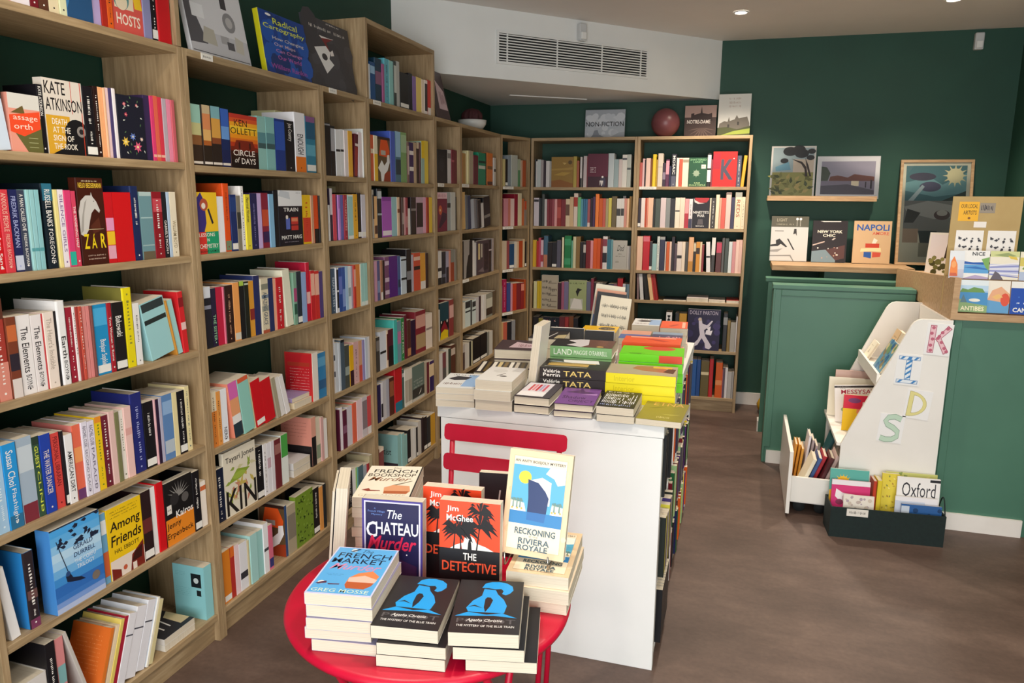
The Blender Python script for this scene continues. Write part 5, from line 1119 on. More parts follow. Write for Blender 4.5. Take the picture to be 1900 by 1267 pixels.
# ------------------------------------------------------------------ every book: how it lies | x y z | facing | tilt lean | height depth thickness | colour (darkened under the market and bookshop covers to paint shadow lines) | print | name | label | group
BOOKS = '''
f|-.0101|-.4012|2.0204|0|0|0|.21|.0808|.02|3b78ad|F=vice|p|blue paperback with front cover showing, eighth from right, first shelf of the leftmost bookcase|0
f|-.016|-.2439|2.0204|0|0|0|.215|.1085|.02|co|F=hosts|p|coral paperback with front cover showing, fourth from right, first shelf of the leftmost bookcase|0
s|-.0128|-.1351|2.0204|0|0|0|.22|.1452|.0309|8f8fb8|n|p|mottled lavender paperback, third from right, first shelf of the leftmost bookcase|0
s|-.015|-.1011|2.0204|0|0|0|.23|.146|.0229|bk|w K|h|black hardback, second from right, first shelf of the leftmost bookcase|0
s|-.0129|-.078|2.0204|0|0|0|.23|.146|.0549|rd|K n|h|red hardback, first from right, first shelf of the leftmost bookcase|0
s|-.0138|-.6308|1.6704|0|0|6|.1971|.1301|.0309|cfdcea|b=1f2a3c:.25:.4 n|p|patterned pale blue paperback leaning, nineteenth from right, second shelf of the leftmost bookcase|1
f|-.0109|-.5994|1.6704|0|0|0|.1382|.085|.02|e79a85|F=passage|p|orange and olive paperback, eighteenth from right, second shelf of the leftmost bookcase|1
s|-.0138|-.5142|1.6704|0|0|0|.1683|.111|.016|bk|T=KATE_ATKINSON ts=.03:.45|p|black paperback, seventeenth from right, second shelf of the leftmost bookcase|1
f|-.0152|-.4963|1.6704|0|0|0|.1882|.1182|.03|dcd2c4|F=kate|p|cream and black paperback, sixteenth from right, second shelf of the leftmost bookcase|1
s|-.0131|-.3779|1.6704|0|0|0|.1836|.1212|.0361|bk|w K|h|black hardback, fifteenth from right, second shelf of the leftmost bookcase|1
s|-.0144|-.3399|1.6704|0|0|0|.1876|.1238|.0152|2a1512||p|brown black paperback, fourteenth from right, second shelf of the leftmost bookcase|1
s|-.014|-.3244|1.6704|0|0|0|.1879|.124|.0148|pe|n|p|peach paperback, thirteenth from right, second shelf of the leftmost bookcase|1
s|-.0145|-.299|1.6704|0|0|0|.1893|.1249|.0104|lp|n|p|pale pink paperback, eleventh from right, second shelf of the leftmost bookcase|1
s|-.0118|-.2776|1.6704|0|0|0|.1902|.1256|.0107|efe6e6|n|p|white paperback, ninth from right, second shelf of the leftmost bookcase|1
f|-.0102|-.266|1.6704|0|0|0|.1773|.0986|.04|1c1d2b|F=flora|p|black flowered paperback with front cover showing, eighth from right, second shelf of the leftmost bookcase|1
s|-.0152|-.1614|1.6704|0|0|0|.1879|.124|.0239|3a2b52|n|p|dark violet paperback, seventh from right, second shelf of the leftmost bookcase|1
s|-.0128|-.1373|1.6704|0|0|0|.1882|.1242|.0137|hp|b=efb7a0:.9:.94 n|p|patterned hot pink paperback, sixth from right, second shelf of the leftmost bookcase|1
s|-.0143|-.1213|1.6704|0|0|0|.1906|.1258|.0162|co|b=efb7a0:.9:.94 n|p|patterned coral paperback, fifth from right, second shelf of the leftmost bookcase|1
s|-.0153|-.1035|1.6704|0|0|0|.189|.1247|.0165|d83a4c|b=efb7a0:.9:.94 n|p|patterned rose red paperback, fourth from right, second shelf of the leftmost bookcase|1
s|-.0143|-.0867|1.6704|0|0|0|.1871|.1235|.0171|b9aab4|n|p|grey mauve paperback, third from right, second shelf of the leftmost bookcase|1
s|-.0155|-.0676|1.6704|0|0|0|.1875|.1238|.017|e98ba6|n|p|rose pink paperback, second from right, second shelf of the leftmost bookcase|1
s|-.0148|-.6678|1.3774|0|0|0|.202|.1333|.017|rd|T=Ann_Sand ts=.55:.95|p|red paperback, twenty-first from right, third shelf of the leftmost bookcase|2
s|-.0127|-.6505|1.3774|0|0|0|.2007|.1324|.025|d8404a|T=ANXIOUS_PEOPLE ts=.04:.5 A=FREDRIK_BACKMAN tc=f3b9a6|p|coral red paperback, twentieth from right, third shelf of the leftmost bookcase|2
s|-.0156|-.6224|1.3774|0|0|0|.2011|.1327|.0235|232757|T=FREDRIK_BACKMAN ts=.08:.7 b=c9cfe0:.8:.98 tc=aab0d8|p|patterned navy and white paperback, nineteenth from right, third shelf of the leftmost bookcase|2
s|-.0153|-.5986|1.3774|0|0|0|.2004|.1323|.0195|3c4153|T=A_MAN_CALLED_OVE ts=.05:.5 A=FREDRIK_BACKMAN|p|dark slate paperback, eighteenth from right, third shelf of the leftmost bookcase|2
s|-.0106|-.5788|1.3774|0|0|0|.2013|.1328|.0088|lt|n b=5aa0a6:.72:.76|p|patterned pale teal paperback, seventeenth from right, third shelf of the leftmost bookcase|2
s|-.0108|-.5692|1.3774|0|0|0|.2014|.133|.013|97c9cc|n b=5aa0a6:.72:.76|p|patterned pale teal paperback, sixteenth from right, third shelf of the leftmost bookcase|2
s|-.0113|-.5551|1.3774|0|0|0|.2016|.1331|.0132|8fc4c8|n b=5aa0a6:.72:.76|p|patterned pale teal paperback, fifteenth from right, third shelf of the leftmost bookcase|2
s|-.0158|-.5302|1.3774|0|0|0|.2178|.1438|.0312|14202a|K T=RUSSELL_BANKS ts=.07:.5 A=FOREGONE b=2f6f86:.0:.2|h|patterned black and teal hardback, fourteenth from right, third shelf of the leftmost bookcase|2
s|-.0126|-.4987|1.3774|0|0|0|.2028|.1338|.0114|eddc8f|n|p|pale yellow paperback, thirteenth from right, third shelf of the leftmost bookcase|2
s|-.0138|-.4856|1.3774|0|0|0|.203|.134|.0176|efe6ea|T=SILENCE_GIRLS ts=.06:.8 tc=8a6a9a|p|white paperback, twelfth from right, third shelf of the leftmost bookcase|2
s|-.0118|-.4677|1.3774|0|0|0|.2015|.133|.0203|hp|b=2fb39c:.8:.98 n|p|patterned hot pink paperback, eleventh from right, third shelf of the leftmost bookcase|2
s|-.013|-.4456|1.3774|0|0|0|.2|.132|.0139|d84562|T=THE_VANISHING_HALF ts=.2:.75|p|raspberry paperback, tenth from right, third shelf of the leftmost bookcase|2
f|-.0123|-.4265|1.3774|0|0|0|.2352|.0857|.03|43190f|F=zar K|h|dark brown hardback with front cover showing, ninth from right, third shelf of the leftmost bookcase|2
s|-.0121|-.3404|1.3774|0|0|0|.1977|.1305|.0291|rd|b=e79ac0:.36:.54;f1c22c:.55:.74;e5a6b8:.75:.94 n|p|patterned red picture paperback, eighth from right, third shelf of the leftmost bookcase|2
s|-.0135|-.3093|1.3774|0|0|0|.1982|.1308|.0675|d3141b|n|p|thick red paperback, seventh from right, third shelf of the leftmost bookcase|2
s|-.0135|-.2413|1.3774|0|0|0|.2164|.1428|.0291|1d2a55|K|h|navy hardback, sixth from right, third shelf of the leftmost bookcase|2
s|-.0154|-.2096|1.3774|0|0|0|.2004|.1323|.051|6f959c|b=b5c9c6:.0:.06;a9c5c5:.37:.39;9fb9b9:.78:.8;6b5f4a:.88:1 n|p|patterned grey teal paperback, fifth from right, third shelf of the leftmost bookcase|2
s|-.0141|-.1583|1.3774|0|0|0|.201|.1326|.0381|8f1a26|b=c94a55:.1:.3|p|patterned dark red paperback, fourth from right, third shelf of the leftmost bookcase|2
s|-.0156|-.1179|1.3774|0|0|0|.2013|.1329|.0193|1f2026|T=GABRIEL'S_MOON ts=.43:.9|p|black paperback, third from right, third shelf of the leftmost bookcase|2
s|-.0159|-.0846|1.3774|0|0|0|.2017|.1331|.0271|ece0c6|T=WILLIAM_BOYD ts=.44:.86 tc=9c8a66|p|cream paperback, first from right, third shelf of the leftmost bookcase|2
s|-.014|-.7088|1.0654|0|0|0|.2531|.146|.0354|a63a30|b=5d3326:.0:.2;d98a78:.62:1 tc=f2e6dc K|h|patterned rust and pink hardback, twenty-fourth from right, fourth shelf of the leftmost bookcase|3
s|-.011|-.673|1.0654|0|0|0|.2049|.1352|.0269|7a3b26|b=c9693a:.1:.3;2c2430:.45:.66;e0d4cc:.76:1 n|p|patterned orange picture paperback, twenty-third from right, fourth shelf of the leftmost bookcase|3
s|-.0152|-.642|1.0654|0|0|0|.2042|.1348|.0384|efe9e6|T=The_Elements ts=.15:.72 A=BOYNE tc=2c2626|p|white paperback, twenty-second from right, fourth shelf of the leftmost bookcase|3
s|-.0158|-.6025|1.0654|0|0|0|.1997|.1318|.0314|eee6e3|T=The_Elements ts=.15:.72 A=BOYNE tc=2c2626|p|white paperback, twenty-first from right, fourth shelf of the leftmost bookcase|3
s|-.0134|-.5671|1.0654|0|0|0|.2019|.1333|.0306|f0e0d2|T=The_Heart's_Invisible ts=.08:.75 tc=b8a898|p|cream paperback, nineteenth from right, fourth shelf of the leftmost bookcase|3
s|-.0113|-.5278|1.0654|0|0|0|.227|.146|.0256|f0eeec|K T=Earth ts=.42:.68 A=BOYNE tc=1c1a1a|h|white hardback, seventeenth from right, fourth shelf of the leftmost bookcase|3
s|-.015|-.4982|1.0654|0|0|0|.2057|.1357|.0196|9e1f33||p|dark red paperback, sixteenth from right, fourth shelf of the leftmost bookcase|3
s|-.0104|-.4613|1.0654|0|0|0|.2043|.1348|.0093|c8503f||p|coral paperback, thirteenth from right, fourth shelf of the leftmost bookcase|3
s|-.0151|-.4469|1.0654|0|0|0|.2018|.1332|.0122|e58f8a|n|p|salmon pink paperback, twelfth from right, fourth shelf of the leftmost bookcase|3
s|-.0159|-.4332|1.0654|0|0|0|.2008|.1325|.0115|df8a86|n|p|salmon pink paperback, eleventh from right, fourth shelf of the leftmost bookcase|3
s|-.0148|-.4129|1.0654|0|0|0|.201|.1327|.0484|1f8fc6|T=Bonjour_Sophie ts=.5:.86 w b=4aaede:.05:.3|p|patterned bright blue paperback, ninth from right, fourth shelf of the leftmost bookcase|3
s|-.0125|-.3642|1.0654|0|0|0|.201|.1326|.0146|a81e2c|T=Two_Women_in_Rome ts=.2:.84|p|dark red paperback, eighth from right, fourth shelf of the leftmost bookcase|3
s|-.0109|-.3493|1.0654|0|0|0|.1993|.1316|.0412|1a1719|T=Bakowski ts=.2:.5 w|p|black paperback, seventh from right, fourth shelf of the leftmost bookcase|3
s|-.0118|-.3066|1.0654|0|0|0|.237|.146|.034|ecd916|S=7d7838 tc=8d8a3a K|h|yellow hardback, sixth from right, fourth shelf of the leftmost bookcase|3
s|-.0146|-.2691|1.0654|0|0|0|.187|.1234|.0241|efece8|tc=55504c|p|white paperback, fifth from right, fourth shelf of the leftmost bookcase|3
s|-.0152|-.2086|1.0654|0|0|11|.1829|.1207|.0984|9fd0d2|b=2f3a3c:.02:.16;26302f:.3:.38 n|p|patterned pale teal paperback leaning, fourth from right, fourth shelf of the leftmost bookcase|3
s|-.0137|-.1016|1.0654|0|0|11|.1807|.1193|.025|a5d3d0|n|p|pale teal paperback leaning, second from right, fourth shelf of the leftmost bookcase|3
s|-.0103|-.0759|1.0654|0|0|4|.2012|.1328|.0228|d8262c|b=8d1a22:.1:.25;efc7c0:.5:.62 n|p|patterned red paperback leaning, first from right, fourth shelf of the leftmost bookcase|3
s|-.0143|-.7511|.7354|0|0|0|.2265|.146|.0285|a5c8e2|tc=dfeef5|p|pale blue paperback, twenty-sixth from right, fifth shelf of the leftmost bookcase|4
s|-.012|-.7224|.7354|0|0|0|.2233|.146|.0372|2193d6|T=Susan_Choi ts=.08:.5 A=Flashlight b=2a6f96:.84:1|p|patterned bright blue paperback, twenty-fifth from right, fifth shelf of the leftmost bookcase|4
s|-.0153|-.6818|.7354|0|0|0|.2256|.146|.0437|a3b4c3|b=7d2c38:.78:1;c6d0d6:.1:.4 n|p|patterned grey blue paperback, twenty-fourth from right, fifth shelf of the leftmost bookcase|4
s|-.0159|-.637|.7354|0|0|0|.2176|.1436|.0192|33513c|T=GUEST ts=.12:.4 A=CLINE tc=d9e24a b=24382c:.0:.1|p|patterned dark green paperback, twenty-third from right, fifth shelf of the leftmost bookcase|4
s|-.013|-.6174|.7354|0|0|0|.2166|.143|.0308|1c3fa4|T=THE_WATER_DANCER ts=.2:.76 tc=e4d3c8|p|royal blue paperback, twenty-second from right, fifth shelf of the leftmost bookcase|4
s|-.016|-.5834|.7354|0|0|0|.2101|.1387|.0254|d6453f|T=PERSONAL_LIBRARIAN ts=.05:.7 tc=7a1a1c|p|coral red paperback, twenty-first from right, fifth shelf of the leftmost bookcase|4
s|-.0119|-.5577|.7354|0|0|0|.2105|.139|.0098|17151a|n w|p|black paperback, twentieth from right, fifth shelf of the leftmost bookcase|4
s|-.0105|-.5476|.7354|0|0|0|.1961|.1294|.0249|efecea|T=AMERICAN_DIRT ts=.24:.84 tc=1d1b1c|p|white paperback, nineteenth from right, fifth shelf of the leftmost bookcase|4
s|-.0136|-.5191|.7354|0|0|0|.2138|.1411|.0266|e66a4e|S=e08078 b=f09a5a:.3:.5;6a3a6a:.86:1 n|p|patterned coral sunset paperback, eighteenth from right, fifth shelf of the leftmost bookcase|4
s|-.0102|-.4922|.7354|0|0|0|.2156|.1423|.0196|e5dfea|T=RACHEL_CUSK ts=.06:.34 A=SECOND_PLACE tc=6d6478|p|white paperback, seventeenth from right, fifth shelf of the leftmost bookcase|4
s|-.0112|-.471|.7354|0|0|0|.2119|.1399|.0231|e3dcea|T=RACHEL_CUSK ts=.06:.34 A=PARADE tc=6d6478|p|white paperback, sixteenth from right, fifth shelf of the leftmost bookcase|4
s|-.0124|-.4461|.7354|0|0|0|.2165|.1429|.0236|ecc516|b=e8902a:.0:.08 tc=4c7a2c|p|patterned yellow paperback, fifteenth from right, fifth shelf of the leftmost bookcase|4
s|-.0137|-.4208|.7354|0|0|0|.2134|.1408|.0231|6d1d2e||p|maroon paperback, fourteenth from right, fifth shelf of the leftmost bookcase|4
s|-.0109|-.3974|.7354|0|0|0|.2199|.1452|.0206|e3bdb4|n|p|pale pink paperback, thirteenth from right, fifth shelf of the leftmost bookcase|4
s|-.0103|-.3764|.7354|0|0|0|.2124|.1402|.0144|7b7a52|n|p|olive paperback, twelfth from right, fifth shelf of the leftmost bookcase|4
s|-.0152|-.3564|.7354|0|0|0|.212|.1399|.015|efe8dc|tc=6d6a52|p|cream paperback, eleventh from right, fifth shelf of the leftmost bookcase|4
s|-.0119|-.3411|.7354|0|0|0|.2178|.1437|.027|ecc3ba|n b=e0a8a0:.3:.4|p|patterned pale pink paperback, tenth from right, fifth shelf of the leftmost bookcase|4
s|-.0158|-.3095|.7354|0|0|0|.2485|.146|.0443|232a72|K S=20276a tc=aab0de|h|deep navy hardback, ninth from right, fifth shelf of the leftmost bookcase|4
s|-.0154|-.2649|.7354|0|0|0|.2101|.1387|.0418|151318|w|p|black paperback, eighth from right, fifth shelf of the leftmost bookcase|4
s|-.0139|-.1879|.7354|0|0|0|.2139|.1412|.0435|5f86b8|b=8fb0d6:.1:.3;b9c4cc:.7:.9 n|p|patterned blue watercolour paperback, fourth from right, fifth shelf of the leftmost bookcase|4
s|-.0136|-.1441|.7354|0|0|0|.2129|.1405|.021|e9d9a4|n|p|cream paperback, third from right, fifth shelf of the leftmost bookcase|4
s|-.0134|-.1227|.7354|0|0|0|.2105|.1389|.0342|17151a|w|p|black paperback, second from right, fifth shelf of the leftmost bookcase|4
s|-.0137|-.0874|.7354|0|0|0|.219|.1445|.0214|ecdca6|tc=3a5a6a|p|cream paperback, first from right, fifth shelf of the leftmost bookcase|4
s|-.0156|-.7536|.4484|0|0|7|.2038|.1345|.0255|efedeb|n|p|white paperback leaning, eleventh from right, sixth shelf of the leftmost bookcase|5
s|-.013|-.7017|.4484|0|0|0|.2136|.141|.0302|2b2226|S=2a86cc K b=6a4a48:.5:.62;7a3a5a:.88:1|h|patterned black pictorial hardback, tenth from right, sixth shelf of the leftmost bookcase|5
f|-.004|-.6294|.4484|0|0|0|.2425|.1597|.05|4a90d4|F=swing|p|blue paperback with front cover showing, ninth from right, sixth shelf of the leftmost bookcase|5
s|-.0143|-.459|.4484|0|0|0|.2181|.1439|.0198|6fa9cf|b=d0643a:.55:.9;e6ecef:.1:.3 n|p|patterned blue and coral paperback, eighth from right, sixth shelf of the leftmost bookcase|5
f|-.0114|-.4389|.4484|0|0|0|.2217|.1293|.03|f0c514|F=among|p|yellow paperback with front cover showing, seventh from right, sixth shelf of the leftmost bookcase|5
s|-.0118|-.3093|.4484|0|0|0|.2242|.146|.0399|2a1719|b=6a2c2a:.4:.6 w n|p|patterned dark brown paperback, sixth from right, sixth shelf of the leftmost bookcase|5
s|-.0159|-.2643|.4484|0|0|0|.2245|.146|.019|efecea|n|p|white paperback, fifth from right, sixth shelf of the leftmost bookcase|5
s|-.0131|-.2451|.4484|0|0|0|.2292|.146|.0328|d0121c|K n|h|red hardback, fourth from right, sixth shelf of the leftmost bookcase|5
f|-.0133|-.2115|.4484|0|0|0|.2148|.1256|.025|1a1819|F=kairos|p|black and orange paperback, third from right, sixth shelf of the leftmost bookcase|5
s|-.0101|-.0856|.4484|0|0|0|.21|.1386|.033|17151a|w|p|black paperback, second from right, sixth shelf of the leftmost bookcase|5
s|-.0125|-.0507|.4484|0|0|0|.1621|.107|.0286|f0e6da|b=d0683a:.1:.2 n|p|patterned white paperback, first from right, sixth shelf of the leftmost bookcase|5
s|-.0135|-.7785|.1044|0|0|0|.21|.1386|.1044|d8d2cc|b=9a948f:.3:.34 n K|h|patterned pale grey hardback, fourteenth from right, bottom shelf of the leftmost bookcase|6
s|-.0101|-.6738|.1044|0|0|0|.2827|.146|.028|19171b||p|black paperback, thirteenth from right, bottom shelf of the leftmost bookcase|6
s|-.0137|-.6419|.1044|0|0|0|.278|.146|.0259|d98a8a|b=7fb0b0:.3:.5;e0607f:.55:.9 n|p|patterned flowered pink paperback, twelfth from right, bottom shelf of the leftmost bookcase|6
s|-.0138|-.5459|.1044|0|0|14|.2881|.146|.0113|c9c2ba|n|p|grey white paperback leaning, eleventh from right, bottom shelf of the leftmost bookcase|6
s|-.0138|-.5107|.1094|0|0|-20|.21|.1386|.0146|efd9b4|n|p|cream paperback leaning, ninth from right, bottom shelf of the leftmost bookcase|6
s|-.0128|-.4948|.1092|0|0|-20|.22|.1452|.0142|e6cf6a|n|p|pale yellow paperback leaning, eighth from right, bottom shelf of the leftmost bookcase|6
s|-.0141|-.4778|.1095|0|0|-20|.22|.1452|.015|a81e34|n|p|dark red paperback leaning, seventh from right, bottom shelf of the leftmost bookcase|6
s|-.0121|-.4615|.1145|0|0|-20|.215|.1419|.0296|e6e4e8|S=dfe3ea n b=4a4a55:.3:.32|p|patterned white paperback leaning, sixth from right, bottom shelf of the leftmost bookcase|6
s|-.0142|-.4271|.1183|0|0|-20|.215|.1419|.0406|e6e4e8|S=dfe3ea n b=4a4a55:.3:.32|p|patterned white paperback leaning, fifth from right, bottom shelf of the leftmost bookcase|6
s|-.0144|-.3831|.1158|0|0|-20|.215|.1419|.0334|e4e3e8|S=dfe3ea n b=4a4a55:.3:.32|p|patterned white paperback leaning, fourth from right, bottom shelf of the leftmost bookcase|6
s|-.0104|-.3358|.1102|0|0|-20|.2|.132|.017|d9cc9a|n|p|cream paperback leaning, second from right, bottom shelf of the leftmost bookcase|6
s|-.0141|-.0626|.1044|0|0|0|.1979|.13|.0405|8fcdd2|B=tealback S=8fcdd2 n|p|pale teal paperback, first from right, bottom shelf of the leftmost bookcase|6
s|-.0158|.0346|1.6654|0|0|0|.1924|.127|.049|3a2a20|b=9cc9b8:.0:.3;c9c48a:.3:.5;8a5a34:.5:.66;e6dcd0:.93:.97 n|p|patterned pale green sky paperback, first from left, first shelf of the second bookcase|7
s|-.0115|.0839|1.6654|0|0|0|.1944|.1283|.0411|2e221a|b=c9b28a:.0:.14;d98a58:.14:.4;e0b06a:.4:.58;b0602a:.58:.66;e6dcd0:.93:.97 n|p|patterned orange sky paperback, second from left, first shelf of the second bookcase|7
s|-.0127|.1272|1.6654|0|0|0|.1958|.1292|.0485|2b201c|b=7fb0b8:.0:.2;d9a04a:.2:.52;8a4a2a:.52:.62;e6dcd0:.93:.97 n|p|patterned amber sky paperback, third from left, first shelf of the second bookcase|7
s|-.0136|.1773|1.6654|0|0|0|.1933|.1276|.0438|1d2450|b=3a62b8:.0:.3;6a9ad8:.3:.52;1a2a5a:.52:.7;e6dcd0:.93:.97 n|p|patterned blue sky paperback, fourth from left, first shelf of the second bookcase|7
f|-.0119|.2214|1.6654|0|0|0|.1834|.1537|.05|3c150e|F=follett|p|black and yellow paperback, fifth from left, first shelf of the second bookcase|7
s|-.0122|.3754|1.6654|0|0|0|.1896|.1251|.0511|8fc0b8|b=5d8f96:.3:.5;3f5a5c:.5:.6 n|p|patterned misty teal paperback, sixth from left, first shelf of the second bookcase|7
s|-.0119|.4268|1.6654|0|0|0|.1917|.1265|.055|86bcb8|b=5d8f96:.3:.5;3f5a5c:.5:.6 n|p|patterned misty teal paperback, seventh from left, first shelf of the second bookcase|7
s|-.0122|.4829|1.6654|0|0|0|.1916|.1264|.0663|1e3a86|K b=2f55b0:.05:.6 n|h|patterned deep blue hardback, eighth from left, first shelf of the second bookcase|7
s|-.0136|.5519|1.6654|0|0|0|.1916|.1265|.0618|15151d|T=Joe_Country ts=.05:.4|p|black paperback, ninth from left, first shelf of the second bookcase|7
s|-.0118|.614|1.6654|0|0|0|.2295|.146|.0778|f0eef0|K b=ea7a22:.74:1 T=ENOUGH ts=.36:.7 tc=1c1c1e|h|patterned white and orange hardback, tenth from left, first shelf of the second bookcase|7
s|-.0123|.6932|1.6654|0|0|0|.2219|.146|.0709|2f7f9c|b=8a5a8a:.0:.1;1f5a7c:.1:.4;5fa8c0:.5:.7 n w|p|patterned blue teal paperback, eleventh from left, first shelf of the second bookcase|7
s|-.166|.7162|1.6654|0|0|0|.2505|.115|.0579|e4dfa8|K n|h|pale yellow hardback, twelfth from left, first shelf of the second bookcase|7
f|-.0102|.0292|1.3774|0|0|0|.2022|.0982|.02|1f9e6e|F=lessons|p|yellow and green paperback, first from left, second shelf of the second bookcase|8
s|-.0134|.1321|1.3774|0|0|0|.1893|.1249|.0336|efedef|n|p|white paperback, second from left, second shelf of the second bookcase|8
s|-.0144|.1676|1.3774|0|0|0|.2332|.146|.0315|e2521a|S=d8501c K b=7a8a6a:.84:.98 tc=8a2a10|h|patterned orange hardback, third from left, second shelf of the second bookcase|8
s|-.0119|.1994|1.3774|0|0|0|.1957|.1292|.0322|1c2f66|n w b=24407c:.05:.3|p|patterned navy paperback, fourth from left, second shelf of the second bookcase|8
s|-.0113|.2319|1.3774|0|0|0|.1922|.1269|.0219|8a8270|b=3a3a34:.3:.6 n|p|patterned pictorial grey paperback, fifth from left, second shelf of the second bookcase|8
s|-.0148|.2591|1.3774|0|0|0|.2256|.146|.0211|f0eeea|K tc=222022|h|white hardback, sixth from left, second shelf of the second bookcase|8
s|-.0114|.2805|1.3774|0|0|0|.1973|.1302|.0291|ecdc3c|T=Normal_Women ts=.06:.5 tc=2f2a1c|p|yellow paperback, seventh from left, second shelf of the second bookcase|8
s|-.0111|.3099|1.3774|0|0|0|.2015|.133|.0398|252552|tc=8a86b8|p|navy paperback, eighth from left, second shelf of the second bookcase|8
s|-.0126|.3524|1.3774|0|0|0|.2019|.1332|.0243|c8aede|n|p|lavender paperback, ninth from left, second shelf of the second bookcase|8
s|-.0142|.3795|1.3774|0|0|0|.2032|.1341|.0419|8a2338|b=c9502f:.3:.6;3a2050:.7:.9 n|p|patterned maroon paperback, tenth from left, second shelf of the second bookcase|8
s|-.0106|.4216|1.3774|0|0|0|.1995|.1317|.0294|86b8da|n|p|light blue paperback, eleventh from left, second shelf of the second bookcase|8
s|-.0119|.4535|1.3774|0|0|0|.2115|.1396|.0278|15151c|K n|h|black hardback, twelfth from left, second shelf of the second bookcase|8
f|-.012|.482|1.3774|0|0|0|.2143|.1618|.022|151421|F=train K|h|black and white hardback, thirteenth from left, second shelf of the second bookcase|8
s|-.015|.6491|1.3774|0|0|0|.1979|.1306|.0613|eec21a|b=d8402a:.46:.96 tc=c9301c|p|patterned yellow and red paperback, fourteenth from left, second shelf of the second bookcase|8
s|-.012|.032|1.0574|0|0|0|.2102|.1387|.0358|20202a|b=dfe3ea:.0:.18;8f90a0:.3:.36 n|p|patterned black and white paperback, first from left, third shelf of the second bookcase|9
s|-.0139|.0707|1.0574|0|0|0|.2018|.1332|.0254|28203a|T=THE_SISTER ts=.45:.9 tc=9ad0a0|p|black purple paperback, second from left, third shelf of the second bookcase|9
s|-.0153|.0985|1.0574|0|0|0|.203|.134|.0325|c01f40|n|p|crimson paperback, third from left, third shelf of the second bookcase|9
s|-.0114|.1396|1.0574|0|0|0|.204|.1346|.0426|311a16|tc=c99a7a|p|dark brown paperback, fifth from left, third shelf of the second bookcase|9
s|-.0107|.1824|1.0574|0|0|0|.2095|.1383|.0341|efa25a|n b=d9d2c0:.86:.98|p|patterned peach orange paperback, sixth from left, third shelf of the second bookcase|9
s|-.0132|.2204|1.0574|0|0|0|.2108|.1391|.026|15161a|b=a8c850:.0:.08 n|p|patterned black paperback, seventh from left, third shelf of the second bookcase|9
s|-.0111|.2467|1.0574|0|0|0|.2074|.1369|.0248|1c2018|b=c9d0b8:.03:.06 n|p|patterned black green paperback, eighth from left, third shelf of the second bookcase|9
s|-.0148|.2772|1.0574|0|0|0|.2059|.1359|.0279|dd9a34|b=8a2a2a:.5:.7 n|p|patterned mustard paperback, ninth from left, third shelf of the second bookcase|9
s|-.015|.3059|1.0574|0|0|0|.2217|.146|.0377|242c5e|K S=2b3668 n|h|navy hardback, tenth from left, third shelf of the second bookcase|9
s|-.0111|.3439|1.0574|0|0|0|.2079|.1372|.0447|d9cdb0|b=8a8a78:.1:.2;7a8a9a:.3:.36;a0a090:.5:.6;b0573a:.94:1 T=AMAZING_GRACE ts=.25:.85 tc=4a5a6c|p|patterned cream illustrated paperback, eleventh from left, third shelf of the second bookcase|9
s|-.0117|.39|1.0574|0|0|0|.2054|.1355|.0302|24305e|n|p|navy paperback, twelfth from left, third shelf of the second bookcase|9
s|-.0139|.4429|1.0574|0|0|0|.2022|.1334|.0439|c9222c||p|red paperback, fourteenth from left, third shelf of the second bookcase|9
s|-.0148|.5053|1.0574|0|0|5|.2277|.146|.051|e9e7cf|K n|h|cream white hardback leaning, fifteenth from left, third shelf of the second bookcase|9
s|-.0108|.5798|1.0574|0|0|0|.2145|.1415|.0324|26303a|n w|p|dark slate paperback, seventeenth from left, third shelf of the second bookcase|9
s|-.0118|.6144|1.0574|0|0|0|.2073|.1368|.0349|93acd8|n|p|pale blue paperback, eighteenth from left, third shelf of the second bookcase|9
s|-.0148|.6547|1.0574|0|0|0|.2444|.146|.0274|c41a38|K S=b8203c n b=efc0b8:.5:.7|h|patterned crimson hardback, nineteenth from left, third shelf of the second bookcase|9
s|-.0121|.7131|1.0574|0|0|0|.2041|.1347|.0349|d0302c|b=efb8a0:.06:.5 n|p|patterned red paperback, twenty-first from left, third shelf of the second bookcase|9
s|-.0125|.0317|.7064|0|0|0|.1977|.1305|.0286|ecdcbc|b=e0863a:.35:1 tc=5c3a22|p|patterned cream and orange paperback, first from left, fourth shelf of the second bookcase|10
s|-.0125|.0608|.7064|0|0|0|.1937|.1279|.0219|e59a4c|tc=5a2c1c|p|orange paperback, second from left, fourth shelf of the second bookcase|10
s|-.0155|.0871|.7064|0|0|0|.1954|.129|.0327|eef0f4|T=NERO ts=.72:.95 tc=26262c|p|white paperback, third from left, fourth shelf of the second bookcase|10
s|-.0109|.1447|.7064|0|0|7|.2084|.1376|.0508|e48a70|b=d868b0:.0:.3;e8a070:.3:.6;efece8:.6:.75;2a3a44:.75:1 n|p|patterned rainbow watercolour paperback leaning, fourth from left, fourth shelf of the second bookcase|10
s|-.01|.2003|.7064|0|0|8|.2134|.1408|.0629|93ccbf|b=d9603c:.0:.08 n|p|patterned pale green paperback leaning, fifth from left, fourth shelf of the second bookcase|10
s|-.0153|.2833|.7064|0|0|9|.1843|.1217|.0533|d01822|n w|p|bright red paperback leaning, seventh from left, fourth shelf of the second bookcase|10
s|-.0159|.3388|.7064|0|0|9|.1729|.1141|.0625|cf1822|n|p|bright red paperback leaning, eighth from left, fourth shelf of the second bookcase|10
s|-.0113|.6669|.7064|0|0|0|.2109|.135|.0437|efe6da|B=redback S=c8332e n|p|red back covered paperback, twelfth from left, fourth shelf of the second bookcase|10
s|-.0145|.711|.7064|0|0|0|.2001|.132|.0669|2f80b4|b=5aa0c8:.1:.3;2a5f8c:.6:.8 n|p|patterned teal blue paperback, thirteenth from left, fourth shelf of the second bookcase|10
s|-.015|.0286|.4234|0|0|0|.1991|.1314|.0465|1a2238||p|dark navy paperback, first from left, fifth shelf of the second bookcase|11
